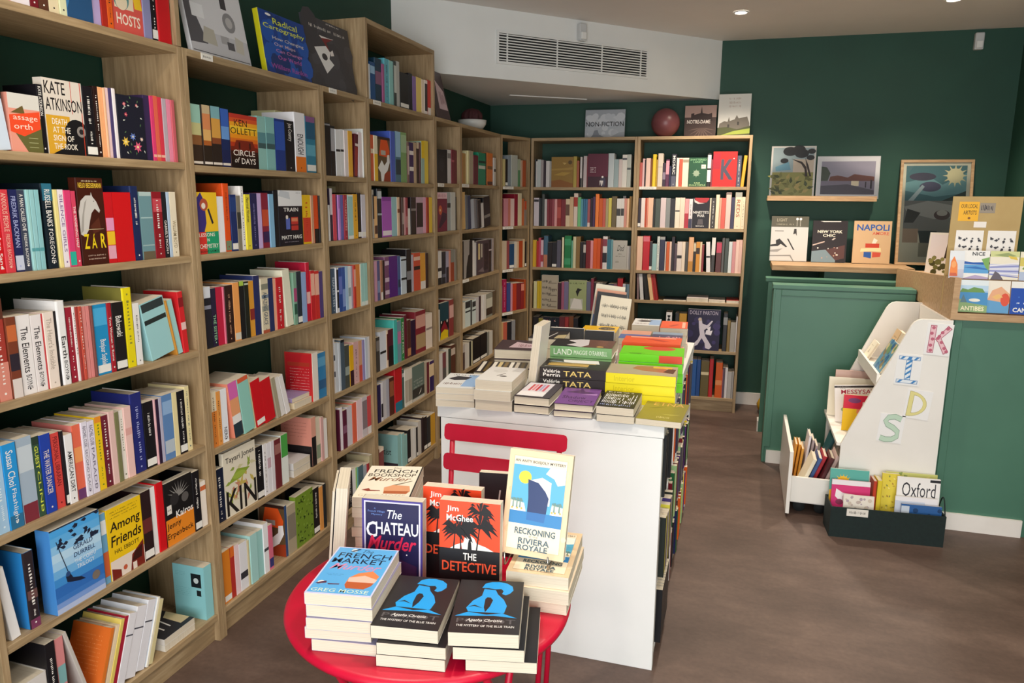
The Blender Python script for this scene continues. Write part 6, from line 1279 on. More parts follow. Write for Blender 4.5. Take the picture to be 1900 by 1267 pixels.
f|-.014|.0754|.4234|0|0|0|.2453|.1815|.02|e6ddc8|F=kin K|h|cream botanical hardback with front cover showing, second from left, fifth shelf of the second bookcase|11
s|-.0131|.2572|.4234|0|0|0|.2086|.1376|.0447|17161a|w K|h|black hardback, third from left, fifth shelf of the second bookcase|11
s|-.0104|.3729|.4234|0|0|0|.2027|.1338|.0409|6e2a30|b=a06a64:.1:.3 n|p|patterned dark red paperback, seventh from left, fifth shelf of the second bookcase|11
s|-.0135|.419|.4234|0|0|0|.2068|.1365|.0471|e6ebe4|b=4fa44a:.0:.45 n|p|patterned white and green paperback, eighth from left, fifth shelf of the second bookcase|11
s|-.0117|.6371|.4234|0|0|0|.2176|.15|.0363|e0a08c|B=coralback S=dd9280 b=1c191c:.4:1|p|patterned black spined paperback, ninth from left, fifth shelf of the second bookcase|11
s|-.0142|.0371|.1094|0|0|0|.201|.1327|.0406|e08428|w n|p|orange paperback, first from left, bottom shelf of the second bookcase|12
s|-.0155|.0802|.1094|0|0|0|.2004|.1323|.0236|b8322a|b=e0702a:.0:.2 n|p|patterned red paperback, second from left, bottom shelf of the second bookcase|12
s|-.0154|.1042|.1094|0|0|0|.1961|.1294|.0264|efd3d6|n|p|pale pink paperback, third from left, bottom shelf of the second bookcase|12
s|-.0154|.1312|.1094|0|0|0|.1888|.1246|.0458|e9e8ec|b=34343c:.62:.76 n|p|patterned white paperback, fourth from left, bottom shelf of the second bookcase|12
s|-.0101|.1888|.1094|0|0|0|.1967|.1298|.0433|a9d8d4|n|p|pale teal paperback, sixth from left, bottom shelf of the second bookcase|12
s|-.0145|.2389|.1094|0|0|0|.1916|.1265|.0334|9fd2ce|n|p|pale teal paperback, seventh from left, bottom shelf of the second bookcase|12
s|-.011|.2725|.1094|0|0|0|.2072|.1368|.0304|efeef0|b=4a4a50:.5:.56 n|p|patterned white paperback, eighth from left, bottom shelf of the second bookcase|12
s|-.0131|.436|.1094|0|0|0|.2123|.1401|.0611|b0a288|b=8a8070:.2:.7 n|p|patterned grey tan paperback, eleventh from left, bottom shelf of the second bookcase|12
f|-.0125|.4974|.1094|0|0|0|.2287|.1299|.03|74922c|F=mantis|p|green leafy paperback with front cover showing, twelfth from left, bottom shelf of the second bookcase|12
s|-.0156|.6322|.1094|0|0|0|.21|.1386|.0494|1a171a|w|p|black paperback, thirteenth from left, bottom shelf of the second bookcase|12
s|-.0115|.8323|1.6584|0|0|0|.2181|.1439|.0508|1a191b|K b=8f8f94:.02:.05 n|h|patterned black hardback, first from left, first shelf of the narrow third bookcase|13
s|-.0152|.8899|1.6584|0|0|0|.2097|.1384|.0363|1b1a1c|b=b0b0b4:.05:.5 n|p|patterned black paperback, second from left, first shelf of the narrow third bookcase|13
s|-.0129|.9265|1.6584|0|0|0|.1979|.1306|.0393|e6e6e6|b=26262a:.42:.47 n|p|patterned white paperback, third from left, first shelf of the narrow third bookcase|13
s|-.0116|1.0117|1.3804|0|0|0|.199|.1313|.0476|a5d0cc|b=efefe6:.0:.04;efefe6:.92:1 n|p|patterned pale teal paperback, ninth from left, second shelf of the narrow third bookcase|14
s|-.166|1.1174|1.3804|0|0|0|.2374|.115|.0605|e3d8b0|K n|h|cream hardback, thirteenth from left, second shelf of the narrow third bookcase|14
s|-.0133|1.0222|.6984|0|0|0|.2018|.1332|.0482|dcb0ae|tc=4a2430|p|dusty pink paperback, seventh from left, fourth shelf of the narrow third bookcase|15
s|-.166|1.0871|.6984|0|0|0|.1857|.115|.0908|e0703c|K n|h|orange hardback, twelfth from left, fourth shelf of the narrow third bookcase|15
s|-.0126|1.0335|.4154|0|0|0|.1992|.1315|.0518|efd3d8|n|p|pale pink paperback, sixth from left, fifth shelf of the narrow third bookcase|16
s|-.0142|.8596|.1094|0|0|0|.1699|.1121|.0691|22264a|n|p|navy paperback, first from left, bottom shelf of the narrow third bookcase|17
s|-.0156|1.3156|2.0204|0|0|0|.198|.1307|.0687|16384e|K n b=8a5a78:.3:.6|h|patterned dark teal hardback, third from left, first shelf of the raised fourth bookcase|18
s|-.0154|1.4134|2.0204|0|0|0|.2118|.1398|.0497|62b4c4||p|aqua paperback, fifth from left, first shelf of the raised fourth bookcase|18
s|-.0107|1.5754|2.0204|0|0|0|.1737|.1147|.1063|19181a|w K n|h|black hardback, ninth from left, first shelf of the raised fourth bookcase|18
f|-.0135|1.3187|1.6464|0|0|0|.2118|.1338|.02|5f4a30|F=bird|p|orange and brown paperback, third from left, second shelf of the raised fourth bookcase|19
s|-.01|1.4528|1.6464|0|0|0|.2474|.146|.0514|4a62c0|K n|h|cornflower blue hardback, fourth from left, second shelf of the raised fourth bookcase|19
s|-.0109|1.5066|1.6464|0|0|0|.2518|.146|.0632|4a7488|b=9ac0dc:.0:.5;1f3a48:.55:.85 n K|h|patterned blue green hardback, fifth from left, second shelf of the raised fourth bookcase|19
s|-.0146|1.5783|1.6464|0|0|0|.2535|.146|.0705|7fa468|K b=a8c49a:.05:.4 n|h|patterned green hardback, sixth from left, second shelf of the raised fourth bookcase|19
s|-.014|1.3019|1.3734|0|0|0|.237|.146|.0473|1f252c|K b=c9d0d4:.05:.2;aab4b8:.5:.54 n|h|patterned black hardback, third from left, third shelf of the raised fourth bookcase|20
s|-.015|1.3517|1.3734|0|0|0|.1976|.1304|.1055|b05ac0|n b=8a3aa0:.0:.1;efe6ec:.84:.96|p|patterned bright purple paperback, fourth from left, third shelf of the raised fourth bookcase|20
s|-.0157|1.4592|1.3734|0|0|0|.198|.1307|.0611|9ccad0|n|p|pale teal paperback, fifth from left, third shelf of the raised fourth bookcase|20
s|-.0145|1.756|1.3734|0|0|0|.1982|.1308|.093|c8a8b8|b=1f181c:.15:.82 n|p|patterned lavender pink paperback, thirteenth from left, third shelf of the raised fourth bookcase|20
s|-.0137|1.4139|1.0634|0|0|0|.2101|.1387|.0981|5a2280|K n|h|deep purple hardback, sixth from left, fourth shelf of the raised fourth bookcase|21
s|-.0124|1.5469|1.0634|0|0|0|.1971|.1301|.0693|ccd8e2|K b=1c2226:.06:.1;1c2226:.56:.62 n|h|patterned white dotted hardback, eighth from left, fourth shelf of the raised fourth bookcase|21
s|-.0122|1.6165|1.0634|0|0|0|.2331|.146|.062|1d1a1c|K b=8a8a90:.5:.7 n|h|patterned black hardback, ninth from left, fourth shelf of the raised fourth bookcase|21
s|-.0121|1.7058|1.0634|0|0|0|.2075|.137|.0884|d85538|b=efc8b4:.1:.2;2a1a18:.35:.45 n|p|patterned red orange paperback, eleventh from left, fourth shelf of the raised fourth bookcase|21
s|-.0158|1.2925|.7054|0|0|0|.1975|.1303|.0709|dfe3ec|b=1a1a20:.52:.58 n|p|patterned white dotted paperback, second from left, fifth shelf of the raised fourth bookcase|22
s|-.0139|1.7205|.7054|0|0|0|.238|.146|.1413|8a2a34|b=d8a090:.1:.4;b89a70:.55:.9 K n|h|patterned red pictorial hardback, eleventh from left, fifth shelf of the raised fourth bookcase|22
s|-.0154|1.8659|.7054|0|0|0|.2042|.1348|.0931|ecdccc|n b=9a8a84:.4:.46|p|patterned cream paperback, twelfth from left, fifth shelf of the raised fourth bookcase|22
s|-.0127|1.4462|.4404|0|0|0|.2366|.146|.0882|c81c24|K b=1f7a94:.78:1 n|h|patterned red and teal hardback, sixth from left, sixth shelf of the raised fourth bookcase|23
f|-.0112|1.6609|.4404|0|0|0|.2021|.1629|.025|66786f|F=ghost|p|grey green paperback, tenth from left, sixth shelf of the raised fourth bookcase|23
f|-.0122|2.0584|1.6554|0|0|0|.1902|.1215|.02|1a1a1e|F=black|p|black paperback with front cover showing, first from left, first shelf of the narrow fifth bookcase|24
f|-.0129|2.0487|1.3734|0|0|0|.2278|.1511|.02|7d2140|F=roma|p|pink and maroon paperback, first from left, second shelf of the narrow fifth bookcase|25
f|-.0158|2.0781|.7204|0|0|0|.2237|.1419|.02|15414d|F=flag|p|teal and yellow paperback, second from left, fourth shelf of the narrow fifth bookcase|26
s|-.0125|2.7542|1.6584|0|0|0|.2114|.1395|.147|1f8a68|b=d9dcd0:.4:.5;14322a:.25:.32 n|p|patterned green paperback, seventh from left, first shelf of the bookcase under the plant bowl|27
f|-.0113|2.4327|1.0554|0|0|0|.2441|.2022|.02|a39d98|F=fashion K|h|grey and black hardback, first from left, third shelf of the bookcase under the plant bowl|28
f|-.0123|2.7211|1.0554|0|0|0|.2302|.2526|.02|4a3b44|F=room K|h|dark mauve hardback, fourth from left, third shelf of the bookcase under the plant bowl|28
f|.2812|3.5742|1.6584|-88.14|0|0|.2223|.1659|.02|94722f|F=gold K|h|golden brown hardback, eighth from left, first shelf of the back bookcase under the sign|29
f|.5585|3.5856|1.6584|-88.14|0|0|.2433|.1511|.03|5c0f2c|F=maroon K|h|maroon hardback, fourteenth from left, first shelf of the back bookcase under the sign|29
s|.3922|3.5822|1.0494|-88.14|0|0|.246|.146|.0533|1c7a44|b=3f9a68:.1:.3;3f9a68:.7:.9 K n|h|patterned emerald green hardback, tenth from left, third shelf of the back bookcase under the sign|30
f|.7661|3.5914|1.0494|-88.14|0|0|.2167|.1054|.02|b5b1a8|F=script|p|grey lettered paperback, twenty-fourth from left, third shelf of the back bookcase under the sign|30
f|.2186|3.5715|.7234|-88.14|0|0|.2643|.1293|.03|b5ab96|F=sepia K|h|sepia illustrated hardback, fourth from left, fourth shelf of the back bookcase under the sign|31
f|.4341|3.5822|.7234|-88.14|0|0|.2327|.1387|.02|a3b07c|F=dog|p|pale green paperback, eighth from left, fourth shelf of the back bookcase under the sign|31
f|.2363|3.5716|.4504|-88.14|0|0|.2097|.1281|.02|3c3834|F=flora|p|black flowered paperback, third from left, fifth shelf of the back bookcase under the sign|32
s|.6919|3.5877|.4504|-88.14|0|0|.2|.132|.0828|34404c|n|p|slate paperback, ninth from left, fifth shelf of the back bookcase under the sign|32
s|.7753|3.5901|.4504|-88.14|0|0|.21|.1386|.0704|7a6a4c|n|p|tan paperback, tenth from left, fifth shelf of the back bookcase under the sign|32
s|.8458|3.5938|.4504|-88.14|0|0|.2284|.146|.0544|6a2a2c|n|p|dark red paperback, eleventh from left, fifth shelf of the back bookcase under the sign|32
f|1.2939|3.6073|1.6654|-88.14|0|0|.2039|.1285|.025|225032|F=green K|h|dark green hardback, sixteenth from left, first shelf of the right back bookcase|33
f|1.461|3.6124|1.6654|-88.14|0|0|.245|.1652|.04|cf2018|F=redk K|h|bright red hardback, nineteenth from left, first shelf of the right back bookcase|33
f|1.3357|3.6114|1.3684|-88.14|0|0|.2182|.1195|.025|1d1216|F=war|p|black and red paperback, fifteenth from left, second shelf of the right back bookcase|34
s|1.6296|3.6172|1.3684|-88.14|0|0|.2582|.146|.0464|efdcbc|K T=REDS ts=.2:.68 tc=a8481c b=a8a89c:.0:.13|h|patterned cream and grey hardback, twenty-third from left, second shelf of the right back bookcase|34
s|.9891|3.5973|1.0504|-88.14|0|0|.2553|.146|.0499|c82430|K b=e0707c:.02:.16 n|h|patterned red hardback, second from left, third shelf of the right back bookcase|35
f|.9908|3.5984|.4654|-88.14|0|0|.2118|.1577|.02|4c4620|F=olive K|h|olive gold hardback, first from left, fifth shelf of the right back bookcase|36
s|1.1823|3.6053|.4654|-88.14|0|0|.2743|.146|.0433|e9e6e4|K T=MATISSE ts=.08:.92 tc=1c1a1c|h|white hardback, second from left, fifth shelf of the right back bookcase|36
s|1.2797|3.6098|.4654|-88.14|0|0|.2696|.146|.0554|bd8c30|K n|h|amber hardback, fourth from left, fifth shelf of the right back bookcase|36
f|1.3425|3.6077|.4654|-88.14|0|0|.307|.2358|.03|211a3c|F=guitar K|h|dark purple hardback, fifth from left, fifth shelf of the right back bookcase|36
s|1.4583|3.6152|.1084|-88.14|0|0|.2719|.146|.0611|645630|K b=d9c8a0:.3:.38 n|h|patterned olive brown hardback, third from left, bottom shelf of the right back bookcase|37
s|1.567|3.6175|.1084|-88.14|0|0|.2693|.146|.0488|cc5818|K b=d98a54:.5:.64 n|h|patterned orange hardback, fifth from left, bottom shelf of the right back bookcase|37
l|.9844|-.9377|.7406|-81.33|0|0|.182|.126|.0235|a29cb8|n|p|lowest book of the stack under the light blue market cover, front left of red table|38
l|.9722|-.9393|.7646|-79.29|0|0|.182|.126|.0235|a29cb8|n|p|second book from the bottom under the light blue market cover|38
l|.9804|-.9467|.7886|-79.68|0|0|.182|.126|.0235|a29cb8|n|p|middle book of the stack under the light blue market cover|38
l|.9795|-.9429|.8126|-81.02|0|0|.182|.126|.0235|a29cb8|n|p|book just below the light blue market cover, front left of the red table|38
l|.978|-.944|.8366|-80|0|0|.182|.126|.0235|5fb0ea|F=market n S=d3d2ee|p|light blue paperback with French market pie cover, topmost of the front left stack|38
l|1.1194|-.9437|.7406|-80.39|0|0|.182|.126|.0235|bk|n|p|lowest black paperback of the left black pile on the red table front|38
l|1.121|-.944|.7646|-80|0|0|.182|.126|.0235|bk|n|p|middle black paperback of the left black pile on the red table front|38
l|1.106|-.936|.7887|-81|0|0|.182|.124|.0255|2a2728|F=bluefig n|p|topmost black paperback with bright blue figure, left of the two black piles|38
l|1.276|-.906|.7402|-77|0|0|.182|.127|.022|bk|n|p|lowest black paperback of the right black pile, jutting out to the right|38
l|1.255|-.914|.7632|-77|0|0|.182|.127|.024|bk|n|p|middle black paperback of the right black pile on the red table front|38
l|1.246|-.914|.7877|-76.5|0|0|.184|.126|.027|2a2728|F=bluefig n|p|topmost black paperback with bright blue figure, right of the two black piles|38
l|.878|-.5845|.7406|-74.11|0|0|.205|.134|.0242|b5aa98|n|p|lowest book of the tall stack under the cream bookshop cover|38
l|.8806|-.5845|.7653|-73.73|0|0|.205|.134|.0242|b5aa98|n|p|second book from the bottom of the tall stack under the cream bookshop cover|38
l|.8732|-.5867|.79|-73.67|0|0|.205|.134|.0242|b5aa98|n|p|third book from the bottom of the tall stack under the cream bookshop cover|38
l|.8782|-.5833|.8147|-76.16|0|0|.205|.134|.0242|b5aa98|n|p|fourth book from the bottom of the tall stack under the cream bookshop cover|38
l|.8768|-.5885|.8394|-74.87|0|0|.205|.134|.0242|b5aa98|n|p|fifth book from the bottom of the tall stack under the cream bookshop cover|38
l|.877|-.5865|.8641|-75|0|0|.205|.134|.0242|f3ecd8|F=bookshop n|p|cream paperback with French bookshop cover, topmost of the tall rear left stack|38
f|.9696|-.715|.7421|-82|-3|0|.203|.132|.028|1d1a47|F=chateau n|p|navy paperback with white and red chateau lettering, standing upright on the red table|38
f|1.0771|-.642|.7421|-85|-3|0|.216|.129|.028|ee4a22|F=detective n|p|orange and black palm tree paperback standing behind its twin, left one|38
f|1.1394|-.7|.7421|-84|-3|0|.216|.128|.028|ee4a22|F=detective n|p|orange and black palm tree paperback standing in front of its twin, right one|38
s|.8405|-.5579|.7402|116|0|5|.205|.13|.024|efe6da|n|p|white page edged paperback leaning on the tall stack, inner of the two|38
s|.817|-.5694|.7402|116|0|5|.2|.13|.006|bk|n|p|thin black covered paperback leaning outermost at the left of red table|38
k|1.15|-.486|.7416|-82|-3|0|.2|.115|.02|bk|n B=bwlines|p|black paperback with white marks standing behind the orange palm covers|38
l|1.2797|-.6845|.7406|-87.12|0|0|.205|.128|.028|f0dcc0|n S=f0dcc0|p|lowest cream book of the right pile under the wire stand|38
l|1.2855|-.695|.7691|-86.76|0|0|.205|.128|.028|f0dcc0|n S=f0dcc0|p|middle cream book of the right pile under the wire stand|38
l|1.283|-.69|.7976|-86|0|0|.205|.128|.027|f0dcc0|n F=riviera|p|top cream book of the right pile, half hidden by the wire stand|38
f|1.256|-.648|.8415|-87|-13|-2.5|.217|.134|.024|f0dcc0|F=riviera n|p|cream paperback with dark blue ship bow cover, standing in a wire stand|38
l|.7264|.2627|.8634|-80.73|0|0|.21|.134|.024|e4e5e3|n|p|lowest book of the front left pile on the white table|39
l|.7266|.2621|.8879|-81.74|0|0|.21|.134|.022|e4e5e3|n|p|middle book of the front left pile on the white table|39
l|.727|.262|.9104|-82|0|0|.21|.134|.022|e4e5e3|F=sketch n|p|white and pale blue paperback, topmost of the front left pile on white table|39
l|.8678|.2693|.8634|-86.5|0|0|.205|.128|.036|e9e7e2|n|p|lowest thick white book of the tall pile at the white table front|39
l|.8651|.2641|.8999|-87.38|0|0|.205|.128|.034|e9e7e2|n|p|middle thick white book of the tall pile at the white table front|39
l|.868|.268|.9344|-87|0|0|.205|.128|.034|e9e7e2|F=white_obj n|p|thick white book with small grey ellipse cover, topmost at white table front|39
l|1.0001|.2791|.8634|-89.45|0|0|.2|.123|.028|bk|n K|h|lower black hardback under the red and white striped cover|39
l|1.0015|.278|.8919|-90|0|0|.2|.123|.03|bk|F=reds n K|h|black hardback with red and white striped cover, top of its pair|39
l|1.1384|.2736|.8634|-86.54|0|0|.215|.13|.022|3a2c3c|n K|h|lower dark hardback under the purple cover at the white table front|39
l|1.1415|.272|.8859|-87|0|0|.215|.13|.024|3a2c3c|F=shadow n K|h|purple hardback with dark bird cover at the white table front|39
l|1.2843|.2671|.8634|-89.29|0|0|.205|.121|.024|1d1c22|n|p|lower white edged paperback under the black and white lettered cover|39
l|1.2815|.27|.8879|-90|0|0|.205|.121|.026|1d1c22|F=bwtype n|p|black paperback with jagged white lettering at the white table front|39
l|1.4085|.276|.8634|-93|0|0|.22|.143|.02|8e8436|F=etna n|p|olive gold paperback alone at the right front corner of the white table|39
m|1.0327|.4915|.9009|-86.53|0|0|.238|.155|.037|2e2827|n T=TATA ts=.36:.78 tc=efd27a Q=Valérie/Perrin|p|middle thick black book with yellow spine lettering on the white table|39
m|1.033|.492|.9384|-87|0|0|.238|.155|.037|2e2827|F=tata n T=TATA ts=.36:.78 tc=efd27a Q=Valérie/Perrin|p|topmost thick black book with yellow spine lettering on the white table|39
m|1.2712|.5005|.8634|-86.62|0|0|.24|.155|.036|f0e01c|n T=Interior ts=.12:.42 tc=d9c818|p|lowest bright yellow book of the yellow pile on the white table|39
m|1.2693|.5001|.8999|-87.39|0|0|.24|.155|.036|f0e01c|n T=Interior ts=.12:.42 tc=d9c818|p|middle bright yellow book of the yellow pile on the white table|39
m|1.271|.498|.9364|-88|0|0|.24|.155|.036|f0e01c|F=interior n T=Interior ts=.12:.42 tc=d9c818|p|topmost bright yellow book, photo cover, on the white table|39
m|1.02|.69|.9729|-87|0|0|.236|.155|.044|7fae74|F=land n T=LAND ts=.06:.36 A=MAGGIE_O'FARRELL tc=eef4e4 K|h|topmost green hardback with large white spine lettering behind the black pile|39
m|1.285|.7|.9729|-87|0|0|.235|.16|.03|6ed40a|F=lime n S=6ed40a b=d9472a:.62:.98|p|lime green book with red spot, topmost behind the yellow pile|39
m|1.262|.905|.9729|-88|0|0|.23|.15|.034|ee5a2a|F=hot n|p|bright orange book, topmost behind the lime green one|39
l|1.215|1.11|.9549|-87|0|0|.2|.13|.03|4a68a8|F=plainblue n|p|blue and peach paperback, topmost left of the dark lettered one|39
l|1.352|1.11|.9549|-87|0|0|.2|.13|.03|4a4668|F=amazing n|p|dark violet paperback with pale lettering, topmost at the table far right|39
l|1.235|1.37|.9669|-87|0|0|.2|.125|.034|8a8c82|F=sketch n|p|grey paperback topmost of the far pile behind the blue and peach one|39
l|1.365|1.36|.9639|-87|0|0|.2|.12|.033|e4573a|F=hot n|p|coral orange paperback topmost of the far right pile|39
l|.772|.515|.9104|-80|0|0|.2|.185|.02|2c2624|F=striped n|p|wide black book with cream and olive stripes behind the white pile|39
l|.7758|.7415|.8999|-81.17|0|0|.2|.175|.036|4c3c40|n K|h|middle hardback under the brown and pink cover on the left|39
l|.775|.745|.9364|-82|0|0|.2|.175|.04|4c3c40|F=brownpink n K|h|brown and pink hardback, topmost of the left middle pile|39
l|.855|.965|.9444|-85|0|0|.2|.15|.042|2d2c30|F=bwlines n|p|black paperback with white lines, topmost of the left far pile|39
f|.885|1.215|.865|-86|-3|0|.128|.155|.03|3a3a3d|F=dark n K|h|charcoal slab of a book standing upright at the far left of the white table|39
f|1.045|1.225|.865|-86|-3|0|.122|.13|.03|343437|F=dark n K|h|second charcoal book standing upright behind the green topped pile|39
s|1.0125|.615|.8635|90|0|6|.262|.128|.028|f1ede6|n|p|white paperback standing on edge between the striped and the black piles|39
l|1.005|1.31|.9364|-87|0|0|.165|.165|.032|f0be16|F=yellow n|p|yellow paperback with dark oval cover before the leaning display|39
f|1.03|1.53|.8681|-84|-15|-6|.245|.15|.018|efe6cf|F=music n|p|cream book with black music-like lines, foremost in the leaning row on the white table|39
f|1.008|1.572|.8681|-84|-15|-6|.24|.15|.018|d9d2c0|F=bwlines n|p|grey white book leaning second in the row on the white table|39
f|.996|1.602|.8681|-84|-15|-6|.255|.15|.018|3c3834|F=dark n|p|dark book leaning third in the row on the white table|39
f|.985|1.638|.8681|-84|-15|-6|.265|.15|.018|5f9ab8|F=plainblue n|p|blue topped book leaning fourth in the row on the white table|39
f|.97|1.68|.8681|-84|-15|-6|.285|.15|.018|f0dca0|F=board n|p|pale yellow picture book leaning at the back of the row on white table|39
l|-.015|-.26|.1269|0|0|0|.2|.14|.022|e3ddd6|F=bwlines n|p|black and white photo paperback lying on another, leftmost bookcase bottom shelf|40
l|-.03|.535|.7339|0|0|0|.19|.13|.018|b4a4d2|n S=a89ac8|p|lavender paperback lying flat on the cream one, second bookcase|40
l|-.015|.5|.4544|0|0|0|.2|.125|.03|d6d4d4|n|p|upper grey white paperback lying flat on the sixth shelf of the second bookcase|40
f|-.02|.075|2.0245|0|-10|0|.26|.3|.02|e6e5e6|F=photo n K|h|white photo book of cameras and bulbs leaning on top of the second bookcase|41
f|-.02|.47|2.0245|0|-8|0|.225|.3|.025|c9c21e|F=cartography n K|h|deep blue map book with yellow spine standing on the second bookcase|41
f|-.03|.79|2.0231|0|-8|0|.285|.37|.015|434247|F=kite n K|h|charcoal magazine with white and red paper shape on the narrow third bookcase|41
f|-.02|2.09|2.0258|0|-14|0|.28|.2|.02|5a4c44|F=brownpink n K|h|brown and white picture book leaning behind the raised fourth bookcase|41
f|1.2386|3.7142|2.0231|-88.14|-6|0|.222|.222|.02|4a3a36|F=notre n K|h|square brown book reading NOTRE-DAME between the pink ball and castle book|41
f|1.4738|3.7119|2.0236|-88.14|-6|0|.295|.222|.025|cfcfca|F=castle n K|h|pale grey book with a castle cover at the right end of the bookcases|41
f|1.8957|3.79|1.1366|-88.14|-7|0|.325|.255|.022|cfcdca|F=light n K|h|black and white beach photo book, first on the oak ledge|42
f|2.1811|3.79|1.1366|-88.14|-7|0|.298|.232|.022|2c2526|F=chic n K|h|dark book reading NEW YORK CHIC in the middle of the oak ledge|42
f|2.4543|3.79|1.1366|-88.14|-7|0|.3|.245|.022|d0ae86|F=napoli n K|h|tan book reading NAPOLI with a blue and red face, on the oak ledge|42
f|2.375|2.4|.735|180|-28|0|.105|.11|.014|efe6d0|F=board n K|k|small cream board book at the far end of the upper KIDS tray|43
f|2.455|2.345|.7396|180|-22|0|.175|.12|.03|b99466|F=cover_tan n K|k|tan picture book in the upper KIDS tray behind the small cream one|43
f|2.52|2.245|.7387|180|-20|0|.19|.13|.03|6a4c40|F=board n K|k|brown picture book at the back of the upper KIDS tray|43
f|2.5|2.045|.7357|180|-24|0|.19|.13|.018|d9b7ab|F=cover_pink n K|k|pale pink picture book in the upper KIDS tray beside the brown one|43
f|2.385|2.13|.734|180|-28|0|.165|.19|.012|5f8fa8|F=fantasy n K|k|blue and tan illustrated book at the front of the upper KIDS tray|43
f|2.2448|2.38|.4027|-90|-4|0|.2395|.26|.012|d98a78|F=cover_pink n K|k|coral topped picture book behind all others in the lower KIDS compartment|43
f|2.2054|2.3|.4027|-90|-4|0|.2145|.28|.012|efe9dc|F=board n K|k|large white picture book behind the dinosaur titled one, lower KIDS compartment|43
f|2.2352|2.17|.4027|-90|-4|5|.1987|.27|.012|f3efee|F=messy n K|k|white picture book reading MESSYSAURUS in the lower KIDS compartment|43
f|2.2492|2.02|.4027|-90|-4|0|.1881|.215|.012|f1c21a|F=friends n K|k|red and yellow picture book reading Best Friends in the lower KIDS compartment|43
s|2.03|2.16|.0737|-90|0|-5|.187|.14|.012|e0a040|n K|k|first yellow picture book at the far end of the drawer|43
s|2.046|2.14|.0737|-90|0|-5|.1925|.14|.012|dd9a3a|n K|k|second yellow picture book at the far end of the drawer|43
s|2.062|2.12|.0737|-90|0|-5|.176|.14|.012|e3a84a|n K|k|third yellow picture book at the far end of the drawer|43
s|2.085|2.1|.0737|-90|0|-5|.2585|.14|.012|e6e0e4|n K|k|first white picture book, tallest at the drawer far end|43
s|2.102|2.08|.0737|-90|0|-5|.242|.14|.012|a89a9c|n K|k|grey mauve picture book beside the tall white one in the drawer|43
s|2.12|2.06|.0737|-90|0|-5|.22|.14|.012|b5a6a8|n K|k|second grey mauve picture book in the drawer|43
s|2.03|1.825|.0787|-90|0|-20|.2296|.15|.018|eadfc6|n K|k|cream picture book leaning at the near end of the drawer|43
s|2.062|1.87|.0787|-90|0|-20|.224|.15|.018|4a6496|n K|k|blue picture book leaning behind the cream one in the drawer|43
s|2.086|1.895|.0787|-90|0|-20|.2296|.15|.018|b8343c|n K|k|red picture book leaning behind the blue one in the drawer|43
s|2.11|1.845|.0787|-90|0|-20|.2408|.15|.018|5c2c30|n K|k|dark brown picture book leaning in the drawer middle|43
s|2.134|1.855|.0787|-90|0|-20|.252|.15|.018|e3c4bc|n K|k|first pale pink picture book leaning in the drawer|43
s|2.158|1.875|.0787|-90|0|-20|.2464|.15|.018|e6cac0|n K|k|second pale pink picture book leaning in the drawer|43
s|2.18|1.895|.0787|-90|0|-20|.2408|.15|.018|dcc0b0|n K|k|third pale pink picture book at the drawer inner end|43
s|2.15|2.1|.0769|-90|0|-16|.27|.15|.016|2f5a60|n K|k|dark teal picture book standing tall behind the drawer|43
f|2.1815|1.7073|.0079|-86|-5|0|.282|.175|.01|5fb3a6|F=kids_sun n K|k|teal picture book with a yellow sun at the back left of the bin|44
f|2.1879|1.6729|.0077|-86|-5|0|.24|.172|.008|d83a7a|F=canread n K|k|pink picture book with a white ribbon in the bin|44
f|2.2374|1.624|.0075|-86|-5|0|.19|.135|.006|efe6d8|F=playcard n K|k|small cream patterned picture book at the bin front, above the label|44
f|2.4305|1.73|.0077|-86|-5|0|.288|.225|.008|cfd07c|F=greenyel n K|k|pale green patterned picture book at the back right of the bin|44
f|2.4122|1.7043|.0084|-86|-5|0|.285|.075|.016|e3cf4a|F=yelflor n K|k|yellow floral picture book in the middle of the bin|44
f|2.4723|1.6771|.008|-86|-5|0|.285|.185|.012|f4f1ee|F=oxford n K|k|white book with dark lettering reading Oxford Illustrated in the bin|44
f|2.4641|1.6504|.0077|-86|-5|0|.2|.182|.008|f1eef0|F=whitered n K|k|white and red picture book in front of the lettered white one|44
f|2.4878|1.6276|.0077|-86|-5|0|.175|.172|.008|2f5f9c|F=100 n K|k|blue picture book at the front right of the bin|44
s|2.3694|1.6856|.0066|-86|0|0|.255|.08|.014|c8452c|n K|k|red spined picture book upright in the bin middle|44
s|2.3864|1.6868|.0066|-86|0|0|.26|.08|.02|e6cf3a|n K|k|yellow spined picture book upright in the bin middle|44
'''
